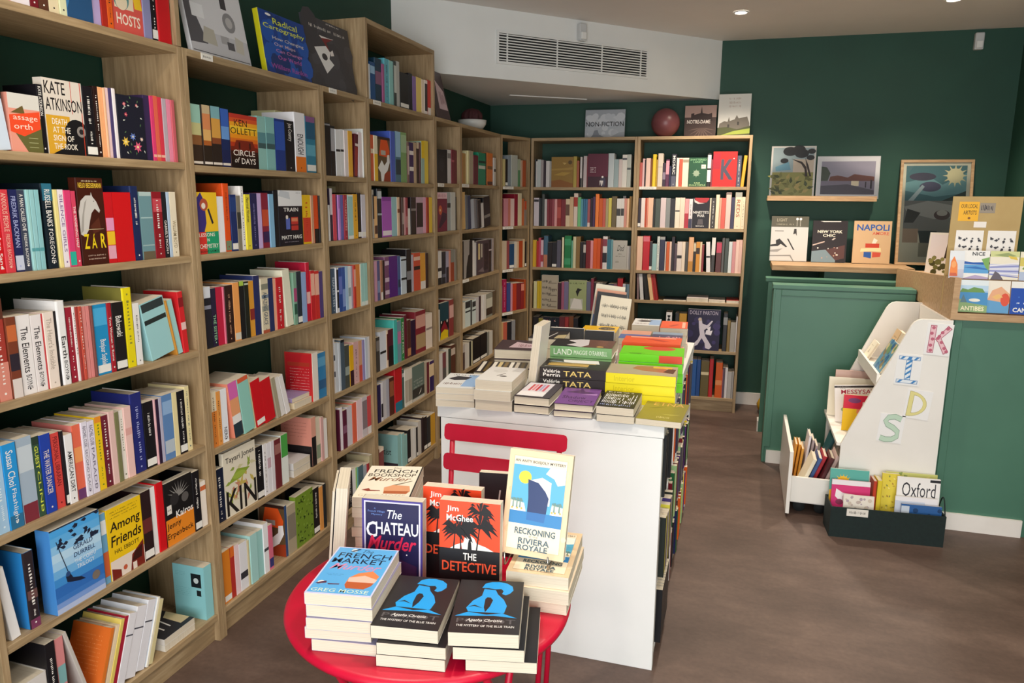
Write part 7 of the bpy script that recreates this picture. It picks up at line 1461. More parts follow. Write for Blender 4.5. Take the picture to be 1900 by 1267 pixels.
SMALL = '''
s|-.0114|-.5875|2.0204|0|0|0|.2|.132|.0271|pk|n
s|-.0133|-.5583|2.0204|0|0|0|.21|.1386|.0517|f1e9ee|n
s|-.0122|-.5063|2.0204|0|0|0|.19|.1254|.0232|dr|
s|-.0136|-.4813|2.0204|0|0|0|.19|.1254|.0283|br|
s|-.0138|-.4522|2.0204|0|0|0|.19|.1254|.0292|cr|
s|-.0104|-.4227|2.0204|0|0|0|.2|.132|.0211|dfe0b8|
s|-.015|-.315|2.0204|0|0|0|.22|.1452|.0266|la|n
s|-.0116|-.2882|2.0204|0|0|0|.2|.132|.0194|rb|n
s|-.0114|-.2683|2.0204|0|0|0|.2|.132|.0192|or_|
s|-.0104|-.3093|1.6704|0|0|0|.1872|.1235|.006|e8b890|n
s|-.0135|-.2882|1.6704|0|0|0|.1896|.1251|.0103|4a3f6c|n
s|-.0124|-.0504|1.6704|0|0|0|.1872|.1235|.0139|c9606a|n
s|-.0151|-.0984|1.3774|0|0|0|.2007|.1324|.0122|b6cbe2|n
s|-.0154|-.5708|1.0654|0|0|0|.1999|.132|.0035|c23a3e|n
s|-.0143|-.5351|1.0654|0|0|0|.2018|.1332|.007|242022|n
s|-.0134|-.4783|1.0654|0|0|0|.2057|.1358|.008|efe3e0|
s|-.0117|-.4699|1.0654|0|0|0|.2047|.1351|.0084|a33a34|n
s|-.0105|-.4215|1.0654|0|0|0|.2011|.1327|.006|7a4a44|n
s|-.0103|-.108|1.0654|0|0|11|.1836|.1212|.006|c98a35|n
s|-.0123|-.2227|.7354|0|0|0|.2113|.1395|.0067|e3b0b4|n
s|-.0128|-.2149|.7354|0|0|0|.2099|.1385|.0122|2a1a34|n
s|-.0131|-.2017|.7354|0|0|0|.2112|.1394|.0124|b9b3c6|n
s|-.0104|-.5339|.1091|0|0|-20|.215|.1419|.0138|e07a2c|B=orangeback S=e07a2c n
s|-.0101|-.3472|.1077|0|0|-20|.215|.1419|.0096|efe9d6|S=d9dde2 n
s|-.0126|.7108|1.3774|0|0|0|.1965|.1297|.0188|cfa080|n
s|-.0151|.7342|1.3774|0|0|0|.1967|.1299|.0333|e2501c|b=19161a:.7:1 n
s|-.011|.7678|1.3774|0|0|0|.1958|.1292|.0101|1b181a|n
s|-.0127|.1312|1.0574|0|0|0|.201|.1327|.008|e0708a|n
s|-.0148|.4253|1.0574|0|0|0|.1998|.1319|.0173|efb090|n
s|-.0121|.5568|1.0574|0|0|0|.2123|.1401|.0227|7fa890|b=b04a78:.3:.56;2f5a48:.6:.8 n
s|-.0116|.6823|1.0574|0|0|0|.2085|.1376|.0295|c8242a|b=efb8a0:.06:.5 n
s|-.0125|.7494|1.0574|0|0|0|.1995|.1317|.0279|4a3a78|n
s|-.0157|.2641|.7064|0|0|8|.2119|.1399|.0137|ecdfb2|n
s|-.0126|.409|.7064|0|0|11|.1705|.1125|.0244|a89f86|n
s|-.0157|.4408|.7064|0|0|13|.1672|.1104|.0247|e9e6e2|n
s|-.0156|.4732|.7064|0|0|15|.1679|.1108|.0286|eae6e4|n
s|-.0117|.3022|.4234|0|0|0|.2086|.1377|.0223|eae6e6|tc=5a5658
s|-.012|.3256|.4234|0|0|0|.206|.136|.0244|e2dfe4|b=c9aab4:.3:.5 n
s|-.0114|.3503|.4234|0|0|0|.2059|.1359|.0223|ddd8dc|n
s|-.0149|.679|.4234|0|0|0|.2058|.1359|.0327|dcd0b8|n b=8a9a80:.6:.9
s|-.0103|.712|.4234|0|0|0|.1995|.1317|.0214|d8a9a4|n
s|-.0154|.7426|.4234|0|0|0|.1823|.1203|.0269|f0ece8|n
s|-.0135|.1774|.1094|0|0|0|.1834|.1211|.0112|cfc29a|n
s|-.0118|.3047|.1094|0|0|0|.187|.1234|.0275|dc7088|b=3a3a78:.75:.95 n
s|-.014|.4188|.1094|0|0|0|.2221|.12|.0169|34507c|B=bird S=3a5a88 n
s|-.0137|.682|.1094|0|0|0|.2021|.1334|.0283|e39a4e|n
s|-.012|.7106|.1094|0|0|0|.2052|.1355|.0224|23282a|n
s|-.0147|.9696|1.6584|0|0|0|.2008|.1326|.0291|e9e9ea|b=26262a:.42:.47 n
s|-.0121|.999|1.6584|0|0|0|.1998|.1319|.0326|efe2e0|n
s|-.0112|1.032|1.6584|0|0|0|.2006|.1324|.0376|f0b43c|n
s|-.0132|1.0845|1.6609|0|0|-5|.1922|.1268|.0291|5a1c26|b=efdcd4:.22:.28;a03a34:.3:.98 n
s|-.0149|1.1313|1.6584|0|0|0|.202|.1333|.0349|f1e2e4|n
s|-.011|1.1665|1.6584|0|0|0|.2209|.1458|.0114|e9eae4|K n
s|-.0148|.8505|1.3804|0|0|0|.1538|.1015|.0107|f0eeec|n
s|-.0155|.8631|1.3804|0|0|0|.2245|.146|.0222|3a2c40|b=e3dce4:.0:.5 n
s|-.0148|.8856|1.3804|0|0|0|.2002|.1321|.028|d84a58|n
s|-.0149|.9144|1.3804|0|0|0|.1975|.1303|.0105|4a2c58|n
s|-.01|.9252|1.3804|0|0|0|.1976|.1304|.0172|c890d4|n b=b070c0:.0:.3
s|-.0138|.9495|1.3804|0|0|0|.1978|.1305|.0234|6a6cb8|n
s|-.0103|.9758|1.3804|0|0|0|.198|.1307|.0274|a83040|T=VALENTINES ts=.1:.8 tc=efb0a8
s|-.0152|1.0035|1.3804|0|0|0|.1979|.1306|.0079|eeeaf0|
s|-.0116|1.0598|1.3804|0|0|0|.2018|.1332|.0404|eeb02c|tc=4a3410
s|-.0132|1.1037|1.3804|0|0|0|.2077|.1371|.0334|1c191a|w K n
s|-.0125|1.1374|1.3804|0|0|0|.2009|.1326|.0405|d8d4e0|w n
s|-.0147|.8513|1.0604|0|0|0|.1985|.131|.0314|44586e|T=NAPLES_1944 ts=.2:.85 tc=c9d6e2
s|-.01|.883|1.0604|0|0|0|.2013|.1328|.006|efeff1|n
s|-.0103|.89|1.0604|0|0|0|.2005|.1323|.016|28282e|b=efeff1:.0:.04;efeff1:.5:.54;efeff1:.9:1 n
s|-.0108|.9073|1.0604|0|0|0|.1991|.1314|.0295|2f4f9c|b=6a7ac8:.2:.6 n
s|-.0107|.9374|1.0604|0|0|0|.1985|.131|.0275|3a5aa4|b=8aa0d8:.5:.9 n
s|-.0104|.9652|1.0604|0|0|0|.2007|.1324|.0239|a9cae8|n
s|-.0158|.9993|1.0604|0|0|0|.1986|.131|.0246|e6eef0|n b=9ab0b4:.5:.7
s|-.0151|1.0242|1.0604|0|0|0|.1969|.1299|.0175|b5aaba|n
s|-.0105|1.0421|1.0604|0|0|0|.1998|.1319|.0197|c8392c|b=efb0a0:.1:.5 n
s|-.013|1.067|1.0604|0|0|0|.2011|.1327|.0388|e08a44|n
s|-.0119|1.1061|1.0604|0|0|0|.1994|.1316|.007|e9e0c6|n
s|-.0119|1.1136|1.0604|0|0|0|.2016|.1331|.0303|a6d4cc|b=e9f0ea:.9:1 n
s|-.0121|1.145|1.0604|0|0|0|.2004|.1322|.0322|a0d0c8|b=e9f0ea:.9:1 n
s|-.0139|.8457|.6984|0|0|0|.2494|.146|.0113|e6e3e4|b=3a3a44:.3:.4;3a3a44:.6:.7 n
s|-.0135|.8573|.6984|0|0|0|.229|.146|.0261|cfd6de|n
s|-.0122|.8836|.6984|0|0|0|.2245|.146|.0186|d3dae2|n
s|-.0111|.9025|.6984|0|0|0|.2329|.146|.0337|4a5a68|b=1c2228:.0:.05 n
s|-.012|.9383|.6984|0|0|0|.2001|.1321|.0416|4a4f4a|b=9aa6a0:.5:.7 n
s|-.0107|.9802|.6984|0|0|0|.1931|.1274|.0368|eab41c|b=3a1c28:.62:1 n
s|-.0143|1.0728|.6984|0|0|0|.1989|.1313|.0331|d9a480|b=d0584a:.6:1 n
s|-.0123|1.1062|.6984|0|0|0|.1976|.1304|.0234|9a90c0|n
s|-.0105|1.1299|.6984|0|0|0|.2065|.1363|.0269|c9d2e0|n
s|-.0111|1.1571|.6984|0|0|0|.205|.1353|.0208|e3e0e0|n
s|-.0136|.8724|.4154|0|0|0|.1983|.1309|.0068|5a1c34|n
s|-.0147|.8816|.4154|0|0|0|.2042|.1348|.0229|efe8ee|n
s|-.0123|.9048|.4154|0|0|0|.1847|.1219|.0345|5d1f38|b=8a5a74:.4:.6 n
s|-.0148|.9444|.4154|0|0|0|.1904|.1257|.0478|d5d0d8|n
s|-.0137|.9925|.4154|0|0|0|.1955|.129|.0407|e4694c|n
s|-.0122|1.0856|.4154|0|0|0|.201|.1327|.0513|d0c8cc|b=8a7a80:.1:.8 n
s|-.013|1.1372|.4154|0|0|0|.1935|.1277|.0407|d24a50|b=e8e4e2:.8:1 n
s|-.0125|.9291|.1094|0|0|0|.1808|.1193|.0411|1b1a1e|
s|-.0142|.9737|.1094|0|0|0|.181|.1195|.0328|efeeec|n
s|-.0128|1.0068|.1094|0|0|0|.1789|.1181|.0107|9cc470|n
s|-.0115|1.0178|.1094|0|0|0|.1786|.1179|.0109|6fb0a8|n
s|-.0132|1.0325|.1094|0|0|0|.1733|.1144|.0477|56727c|n
s|-.0142|1.0826|.1094|0|0|0|.1614|.1065|.0347|a9b4bc|n
s|-.0104|1.1176|.1094|0|0|0|.1602|.1057|.0213|a83038|n
s|-.0125|1.1406|.1094|0|0|0|.1918|.1266|.0373|b9ad8a|n K
s|-.0126|1.243|2.0204|0|0|0|.1569|.1036|.0169|e9eef4|n
s|-.0153|1.2657|2.0204|0|0|0|.1719|.1135|.0487|1c4f86|b=9ac0e0:.1:.3 n
s|-.0122|1.3846|2.0204|0|0|0|.1802|.1189|.022|a85a8a|n
s|-.0147|1.4635|2.0204|0|0|0|.2097|.1384|.0454|8fc8c4|n
s|-.0116|1.5092|2.0204|0|0|0|.2154|.1422|.0288|3c4440|b=c9ccc4:.1:.7 n
s|-.0128|1.5411|2.0204|0|0|0|.2192|.1447|.034|b9b8b2|n
s|-.0149|1.6912|2.0204|0|0|0|.1858|.1227|.0435|1c1a22|n
s|-.014|1.735|2.0204|0|0|0|.1774|.1171|.0445|8a6aa8|n
s|-.0153|1.7831|2.0204|0|0|0|.181|.1194|.0671|eed274|n
s|-.0148|1.8505|2.0204|0|0|0|.1784|.1177|.0404|efdcc8|n
s|-.014|1.8912|2.0204|0|0|0|.1806|.1192|.039|efe3dc|b=3a3434:.1:.9 n
s|-.0144|1.9317|2.0204|0|0|0|.1856|.1225|.045|d23a34|b=efe6e0:.78:1 n
s|-.0134|1.2464|1.6464|0|0|0|.2136|.141|.0292|d8623a|b=efdcc0:.3:.4 n
s|-.0106|1.2758|1.6464|0|0|0|.2126|.1403|.0367|efe6c8|b=f0c030:.4:1 n
s|-.0103|1.6491|1.6464|0|0|0|.21|.1386|.0199|7a5a50|b=c9b0a8:.1:.8 n
s|-.0106|1.6702|1.6464|0|0|0|.2083|.1375|.0554|3a2458|b=efe6e0:.2:.3;efe6e0:.6:.7 n
s|-.0106|1.7264|1.6464|0|0|0|.2123|.1401|.0346|bfa486|n
s|-.0153|1.772|1.6464|0|0|0|.2163|.1428|.0335|3c2a26|b=d9c4a8:.0:.15 n
s|-.0111|1.8058|1.6464|0|0|0|.2178|.1437|.0176|5a3430|n
s|-.0101|1.8237|1.6464|0|0|0|.226|.146|.0438|9fbcb0|b=f0c820:.0:.4 n
s|-.015|1.8792|1.6464|0|0|0|.232|.146|.0515|efd04a|n
s|-.0107|1.247|1.3734|0|0|0|.2311|.146|.0149|b5aca0|b=3a3634:.1:.6 n K
s|-.0151|1.2708|1.3734|0|0|0|.2009|.1326|.0308|efbe84|b=5a3a2a:.7:.9 n
s|-.0135|1.5206|1.3734|0|0|0|.1972|.1302|.0274|ecc8a8|b=8a4a2a:.3:.4 n
s|-.0148|1.5513|1.3734|0|0|0|.1963|.1296|.0191|4a2420|n
s|-.0102|1.5707|1.3734|0|0|0|.1964|.1296|.0199|5a4640|b=b9a8a0:.4:.7 n
s|-.0146|1.6004|1.3734|0|0|0|.1965|.1297|.0195|dca8ac|n
s|-.0131|1.6203|1.3734|0|0|0|.1959|.1293|.027|9c3a44|b=c98a88:.5:.8 n
s|-.0143|1.6505|1.3734|0|0|0|.139|.0917|.0287|efe6e0|n
s|-.0106|1.6794|1.3734|0|0|0|.1978|.1305|.0675|241a1c|b=8a8480:.3:.36 n
s|-.0156|1.8521|1.3734|0|0|0|.1985|.131|.0391|eab0c8|n
s|-.0104|1.8915|1.3734|0|0|0|.1979|.1306|.031|a8381c|n
s|-.0119|1.9268|1.3734|0|0|0|.1981|.1308|.0435|f0c83a|n
s|-.0134|1.255|1.0634|0|0|0|.199|.1313|.0254|d8a0b8|n
s|-.015|1.2841|1.0634|0|0|0|.198|.1307|.0287|5a5e8c|b=8a9ac0:.5:.8 n
s|-.0115|1.3131|1.0634|0|0|0|.1977|.1305|.0225|b07a5a|b=efe9e4:.8:1 n
s|-.0111|1.3359|1.0634|0|0|0|.1965|.1297|.0215|32201e|n
s|-.0115|1.3589|1.0634|0|0|0|.2108|.1391|.05|7d4e70|K b=d9c0d0:.1:.2;d9c0d0:.5:.6;d9c0d0:.8:.9 n
s|-.0145|1.5143|1.0634|0|0|0|.2061|.136|.0323|4a6298|n b=2a3a5a:.6:.8
s|-.0124|1.6795|1.0634|0|0|0|.2009|.1326|.026|bcb4c0|n
s|-.0125|1.7958|1.0634|0|0|0|.2022|.1335|.0703|e6a33c|b=efe6e0:.78:1 n
s|-.0105|1.8664|1.0634|0|0|0|.1978|.1306|.0348|3c2420|n
s|-.013|1.2485|.7054|0|0|0|.1773|.117|.0378|4a4540|b=8a8480:.1:.4 n
s|-.0125|1.3637|.7054|0|0|0|.1951|.1288|.0163|e3cbb0|b=6a2c24:.1:.8 n
s|-.0145|1.3847|.7054|0|0|0|.1938|.1279|.0598|5a1c2c|b=241a1c:.45:1 n
s|-.011|1.4448|.7054|0|0|0|.2354|.146|.0413|4fc4ba|K S=4fc0b6 n
s|-.0141|1.4933|.7054|0|0|0|.2205|.1455|.0444|7a9aa8|b=c87aa8:.25:.55 n
s|-.0145|1.5391|.7054|0|0|0|.2308|.146|.0385|2f8a48|K T=FOOD_FOR ts=.1:.85
s|-.014|1.578|.7054|0|0|0|.2411|.146|.0333|6a2030|K n
s|-.0131|1.6115|.7054|0|0|0|.2092|.1381|.0453|5a3028|b=c98a5a:.75:.95 n
s|-.0129|1.6571|.7054|0|0|0|.2002|.1321|.0607|301838|n
s|-.0109|1.2488|.4404|0|0|0|.199|.1314|.0325|241e50|n
s|-.0106|1.2816|.4404|0|0|0|.2029|.1339|.0219|e6e3e8|b=26242a:.55:.9 n
s|-.0145|1.3118|.4404|0|0|0|.2056|.1357|.0389|c8c6ca|n
s|-.0155|1.3534|.4404|0|0|0|.203|.134|.0302|b0b0bc|n
s|-.0131|1.3839|.4404|0|0|0|.2034|.1342|.0512|54281e|b=9a5a3a:.1:.5 n
s|-.0143|1.5385|.4404|0|0|0|.2158|.1424|.0252|4a6660|b=d9dcd8:.1:.2 n
s|-.0111|1.564|.4404|0|0|0|.2074|.1369|.0419|e3ddd0|b=b9b0a0:.3:.9 n
s|-.0116|1.6075|.4404|0|0|0|.2048|.1352|.0531|e0dacc|b=a8a090:.3:.9 n
s|-.0135|1.8291|.4404|0|0|0|.1916|.1265|.0368|bcae98|n
s|-.0119|1.8661|.4404|0|0|0|.1881|.1242|.0319|6a2430|n
s|-.0114|1.8983|.4404|0|0|0|.1842|.1216|.07|e3c8a0|b=2c1c58:.5:1;3a2460:.0:.1 n
s|-.0141|1.2503|.1074|0|0|0|.1936|.1278|.0534|8a4a48|n b=efdcc8:.0:.1
s|-.0157|1.4682|.1074|0|0|0|.2004|.14|.0437|93c3bf|B=artist S=93c3bf n
s|-.0118|1.5122|.1074|0|0|0|.1935|.1277|.0366|97c6c2|n
s|-.0142|1.5546|.1074|0|0|0|.1744|.1151|.033|8fc0bc|n
s|-.0125|1.5879|.1074|0|0|0|.1914|.1263|.041|19181a|w n
s|-.0151|1.6352|.1074|0|0|0|.1857|.1226|.0398|e0ded8|n
s|-.0135|1.6753|.1074|0|0|0|.1802|.1189|.0279|d9d7d2|n
s|-.0116|1.7035|.1074|0|0|0|.176|.1162|.02|1c1a1c|w n
s|-.0113|1.7238|.1074|0|0|0|.2007|.1324|.0489|c9c3ba|K n
s|-.0101|1.773|.1074|0|0|0|.211|.1393|.0322|2a1c20|K n
s|-.0129|1.812|.1074|0|0|0|.2013|.1329|.0472|20181a|K w n
s|-.0123|1.8595|.1074|0|0|0|.1896|.1251|.0512|2c2e30|K w n
s|-.011|1.911|.1074|0|0|0|.1914|.1263|.0669|c9962c|K n
s|-.0119|2.1801|1.6554|0|0|0|.1939|.128|.0274|17161a|n
s|-.0146|2.2148|1.6554|0|0|0|.1967|.1298|.057|dcd8d6|b=8a8684:.1:.25 n
s|-.0109|2.272|1.6554|0|0|0|.201|.1326|.0441|7a2434|b=b8606c:.3:.36 n
s|-.0159|2.3296|1.6554|0|0|0|.2|.132|.0445|6d1e2c|n
s|-.0136|2.2021|1.3734|0|0|0|.2307|.146|.0574|a8b0b0|b=2a2c30:.28:.4 n
s|-.0128|2.2599|1.3734|0|0|0|.2315|.146|.0773|d3d3cc|n
s|-.015|2.3434|1.3734|0|0|0|.2031|.1341|.0157|232024|n
s|-.0149|2.0484|1.0604|0|0|0|.1994|.1316|.062|e6e3e0|b=1c1a1e:.8:1;242026:.5:.6 n
s|-.0133|2.1107|1.0604|0|0|0|.1921|.1268|.062|25242e|n b=6a6a7a:.7:.8
s|-.0129|2.1731|1.0604|0|0|0|.1904|.1256|.047|a8a2b8|n b=2c2834:.5:1
s|-.0143|2.2242|1.0604|0|0|0|.1913|.1262|.0289|e09a88|n
s|-.0151|2.2558|1.0604|0|0|0|.1957|.1291|.0596|9c4426|b=8a8a80:.0:.4 n
s|-.0124|2.3156|1.0604|0|0|0|.1946|.1284|.0336|8a8478|n
s|-.0144|2.0377|.7204|0|0|0|.1898|.1253|.0365|d6d0c6|n
s|-.0128|2.2202|.7204|0|0|0|.2279|.146|.0749|8c3a38|K b=d9a8a0:.15:.5 n
s|-.0114|2.0309|.4404|0|0|0|.2013|.1329|.0167|1c1a1c|n
s|-.0114|2.0483|.4404|0|0|0|.1993|.1316|.054|dcd6d2|n
s|-.0143|2.1099|.4404|0|0|0|.1954|.1289|.0572|7a4448|b=5a5654:.5:1 n
s|-.0141|2.1674|.4404|0|0|0|.2067|.1364|.0359|d8d6cc|n
s|-.0158|2.2081|.4404|0|0|0|.2008|.1325|.0405|3a4438|n
s|-.0151|2.2489|.4404|0|0|0|.215|.1419|.0747|5a3426|b=c9b8a8:.1:.3 n
s|-.0115|2.0395|.1074|0|0|0|.19|.1254|.0619|2a262a|n
s|-.0111|2.1016|.1074|0|0|0|.2|.132|.063|9a948c|n
s|-.0116|2.1663|.1074|0|0|0|.21|.1386|.0557|6a3030|n
s|-.0111|2.2222|.1074|0|0|0|.2|.132|.0659|c9c2b4|n
s|-.0142|2.4256|1.6584|0|0|0|.1877|.1239|.0411|c4705c|n
s|-.0152|2.4697|1.6584|0|0|0|.1893|.1249|.0547|b48a4c|n
s|-.0154|2.5257|1.6584|0|0|0|.1998|.1319|.0253|e6dcb0|n
s|-.0115|2.5514|1.6584|0|0|0|.2092|.1381|.0287|e3d9a8|n
s|-.0152|2.5905|1.6584|0|0|0|.2119|.1398|.0733|b3a68e|n
s|-.0119|2.6641|1.6584|0|0|0|.1885|.1244|.0877|6a2032|n
s|-.0144|2.907|1.6584|0|0|0|.2148|.1418|.0219|2a2420|n
s|-.0105|2.9292|1.6584|0|0|0|.2194|.1448|.1167|e07c34|b=8a5a24:.4:.5;5a2c1c:.88:.98 n
s|-.0106|3.073|1.6584|0|0|0|.1926|.1271|.0448|d9d4cc|b=3a3634:.4:.5 n
s|-.015|2.4551|1.3704|0|0|3|.2351|.146|.0637|e0b878|n
s|-.0118|2.5235|1.3704|0|0|4|.2189|.1445|.0364|6a7078|n
s|-.0121|2.5646|1.3704|0|0|5|.2138|.1411|.0548|34405e|n
s|-.0135|2.6238|1.3704|0|0|6|.1915|.1264|.0628|b9c3d2|n
s|-.0141|2.6872|1.3704|0|0|6|.1935|.1277|.0414|8a8a90|n
s|-.01|2.7291|1.3704|0|0|6|.1937|.1278|.0287|5a5658|n
s|-.012|2.7642|1.3704|0|0|7|.1862|.1229|.0569|1c1a1c|n
s|-.0126|2.8238|1.3704|0|0|6|.1658|.1094|.0509|dcdad8|n
s|-.0129|2.8787|1.3704|0|0|7|.2047|.1351|.1362|151316|K b=8a8680:.6:.7 n
s|-.0135|2.6416|1.0554|0|0|0|.237|.146|.0377|e3e1de|n
s|-.0157|2.686|1.0554|0|0|0|.2221|.146|.0348|dad8d6|n
s|-.0133|2.9741|1.0554|0|0|0|.2285|.146|.0591|241a1e|b=c9bcc0:.3:.34 n
s|-.0107|3.0335|1.0554|0|0|0|.2337|.146|.0432|a89c9c|n
s|-.0116|2.4294|.7304|0|0|0|.1704|.1125|.0649|dcd6c4|n
s|-.014|2.5012|.7304|0|0|0|.1777|.1173|.101|cfdcd8|b=22262a:.05:.3;22262a:.4:.46 n
s|-.0107|2.6025|.7304|0|0|0|.1714|.1131|.0231|4a4a48|n
s|-.0153|2.6388|.7304|0|0|0|.1662|.1097|.0727|cddad8|b=2a2c30:.08:.3;22262a:.4:.46 n
s|-.0155|2.7125|.7304|0|0|0|.1742|.115|.06|c6c2c4|n
s|-.0106|2.7727|.7304|0|0|0|.1769|.1167|.028|3a2028|n
s|-.0156|2.8156|.7304|0|0|0|.1773|.117|.0496|e0dcd8|n
s|-.0122|2.8655|.7304|0|0|0|.1746|.1153|.0488|dcd8d2|n
s|-.0146|2.9218|.7304|0|0|0|.1702|.1123|.1453|8a8c80|b=c9c8b8:.2:.6;3a2a20:.6:.9 K n
s|-.0145|3.0674|.7304|0|0|0|.1754|.1158|.0627|5a4a38|K n
s|-.0118|2.4268|.4504|0|0|0|.1716|.1132|.0608|54403c|b=b9b0a8:.0:.3 n
s|-.0141|2.4943|.4504|0|0|0|.1721|.1136|.0391|cfcac4|n
s|-.0139|2.5337|.4504|0|0|0|.1683|.111|.044|d6d2c8|n
s|-.0148|2.5807|.4504|0|0|0|.1717|.1133|.0361|26221e|n
s|-.0116|2.6171|.4504|0|0|0|.1696|.1119|.0193|cfc8a4|n
s|-.0145|2.6449|.4504|0|0|0|.1759|.1161|.1552|1d181a|w K n
s|-.0158|2.8042|.4504|0|0|0|.1795|.1185|.1449|1c1619|w K n
s|-.014|2.9495|.4504|0|0|0|.1743|.115|.0415|86867e|n
s|-.0132|2.9913|.4504|0|0|0|.1704|.1124|.0754|d0ccc4|n
s|-.0107|2.5755|.1074|0|0|0|.2|.132|.0653|8a8478|n
s|-.013|2.6476|.1074|0|0|0|.21|.1386|.0785|2a2626|n
s|-.0121|2.7264|.1074|0|0|0|.2|.132|.0787|c9c0ac|n
s|-.0143|2.8119|.1074|0|0|0|.2|.132|.0711|6a3a34|n
s|-.0141|2.8834|.1074|0|0|0|.21|.1386|.0602|4a5a64|n
s|-.0056|3.2247|1.6584|-19.12|0|0|.1921|.1268|.0166|ccc260|n
s|.0021|3.24|1.6584|-19.12|0|0|.1932|.1275|.0312|c6b880|n
s|.0111|3.2744|1.6584|-19.12|0|0|.1942|.1282|.0287|201a1c|w n
s|.0207|3.3019|1.6584|-19.12|0|0|.2204|.14|.0408|8a949c|K n
s|.0368|3.3399|1.6584|-19.12|0|0|.2275|.14|.0787|b3b7ae|K n
s|.0606|3.4218|1.6584|-19.12|0|0|.2016|.1331|.0362|a8b098|n b=5a8a60:.4:1
s|.0739|3.4558|1.6584|-19.12|0|0|.1942|.1282|.024|c9a890|n
s|.0849|3.4777|1.6584|-19.12|0|0|.1947|.1285|.0389|b05228|n
s|-.0077|3.2254|1.3684|-19.12|0|0|.1966|.1298|.011|d0c6c0|n
s|.0005|3.2345|1.3684|-19.12|0|0|.198|.1307|.0176|6a2a34|n
s|.0059|3.2535|1.3684|-19.12|0|0|.2012|.1328|.0554|cf8a96|n
s|.023|3.3102|1.3684|-19.12|0|0|.2049|.1352|.0293|c87868|n
s|.0334|3.3379|1.3684|-19.12|0|0|.2017|.1331|.047|e6c8c0|n
s|.0491|3.3825|1.3684|-19.12|0|0|.2352|.14|.0453|8c1c30|K n
s|.0639|3.4267|1.3684|-19.12|0|0|.2419|.14|.049|ddd0ac|n
s|.0811|3.473|1.3684|-19.12|0|0|.2015|.133|.031|c0683a|n
s|.0922|3.5023|1.3684|-19.12|0|0|.1838|.1213|.0285|8c8076|b=c8502a:.0:.35 n
s|-.0034|3.2239|1.0504|-19.12|0|0|.2096|.1384|.0703|c6b49a|n
s|.0203|3.2904|1.0504|-19.12|0|0|.2088|.1378|.0325|94484a|n
s|.0292|3.3279|1.0504|-19.12|0|0|.1829|.1207|.0619|24486e|w n
s|.0495|3.3873|1.0504|-19.12|0|0|.2014|.1329|.0349|cfc6b8|n
s|.0623|3.4202|1.0504|-19.12|0|0|.2003|.1322|.0229|d3b494|n
s|.0694|3.4443|1.0504|-19.12|0|0|.2032|.1341|.0498|b0481f|n
s|.0879|3.4909|1.0504|-19.12|0|0|.2155|.14|.0251|d0b48e|K n
s|.0968|3.5147|1.0504|-19.12|0|0|.1973|.1302|.0188|241e1c|w n
s|-.0046|3.2243|.7254|-19.12|0|0|.2036|.1343|.0232|6c5a66|n
s|.0014|3.2505|.7254|-19.12|0|0|.249|.14|.052|a01c4a|K tc=d98ab0
s|.0232|3.2982|.7254|-19.12|0|0|.2209|.14|.0432|3a4a86|n
s|.0362|3.3441|.7254|-19.12|0|0|.2104|.1388|.0256|cf90a0|n
s|.0461|3.368|.7254|-19.12|0|0|.2073|.1368|.0489|bc3a20|n
s|.0608|3.4199|.7254|-19.12|0|0|.2068|.1365|.0547|78202c|n
s|.0811|3.4711|.7254|-19.12|0|0|.2053|.1355|.0427|8a2026|b=d98a78:.05:.3 n
s|.0953|3.5116|.7254|-19.12|0|0|.2293|.14|.0222|b04c20|K n
s|-.0047|3.2244|.4504|-19.12|0|0|.2003|.1322|.0356|c8a070|n
s|.0063|3.2585|.4504|-19.12|0|0|.1971|.1301|.0494|c0604c|n
s|.022|3.308|.4504|-19.12|0|0|.1928|.1273|.0567|26262c|n
s|.043|3.3611|.4504|-19.12|0|0|.1997|.1318|.0457|8f9094|n
s|.1513|3.5739|1.6584|-88.14|0|0|.2079|.1372|.008|4a4c4e|n
s|.1611|3.5698|1.6584|-88.14|0|0|.1915|.1264|.0101|d0d0ce|n
s|.1715|3.5711|1.6584|-88.14|0|0|.2045|.135|.0282|b9c0be|n
s|.2006|3.571|1.6584|-88.14|0|0|.2013|.1329|.0186|a49a9a|n
s|.2197|3.5717|1.6584|-88.14|0|0|.1972|.1301|.018|33242e|n
s|.2379|3.5763|1.6584|-88.14|0|0|.1942|.1282|.028|d6d0ce|n
s|.2666|3.5769|1.6584|-88.14|0|0|.1911|.1261|.0132|a8a6a0|n
s|.4475|3.5796|1.6584|-88.14|0|0|.2257|.146|.027|b09a48|K n
s|.4748|3.5818|1.6584|-88.14|0|0|.1949|.1286|.0181|a85a40|n
s|.5003|3.5846|1.6584|-88.14|0|0|.2216|.146|.0139|d6d0cc|b=1f1c1e:.7:1 n
s|.5251|3.5859|1.6584|-88.14|0|0|.2278|.146|.0253|c4b6b6|n
s|.551|3.5863|1.6584|-88.14|0|0|.2252|.146|.0066|8a3a40|n
s|.7105|3.5879|1.6584|-88.14|0|0|.2458|.146|.043|bcc4c6|K n
s|.7539|3.5908|1.6584|-88.14|0|0|.2031|.134|.0348|93a4a6|n
s|.7895|3.5907|1.6584|-88.14|0|0|.2028|.1339|.0246|c8b8b4|n
s|.8144|3.5935|1.6584|-88.14|0|0|.2354|.146|.0346|d0ccc4|b=4a4a50:.1:.16 n
s|.8495|3.5949|1.6584|-88.14|0|0|.2366|.146|.0295|a8aca4|b=4a5050:.4:.46 n
s|.1479|3.5699|1.3654|-88.14|0|0|.2125|.1402|.0404|cfc6ce|b=2a262a:.06:.14 n
s|.1888|3.5715|1.3654|-88.14|0|0|.2107|.139|.0209|24282a|n
s|.2099|3.5754|1.3654|-88.14|0|0|.2415|.146|.0205|4c504e|K n
s|.2322|3.5716|1.3654|-88.14|0|0|.2028|.1338|.0182|d0c8c6|n
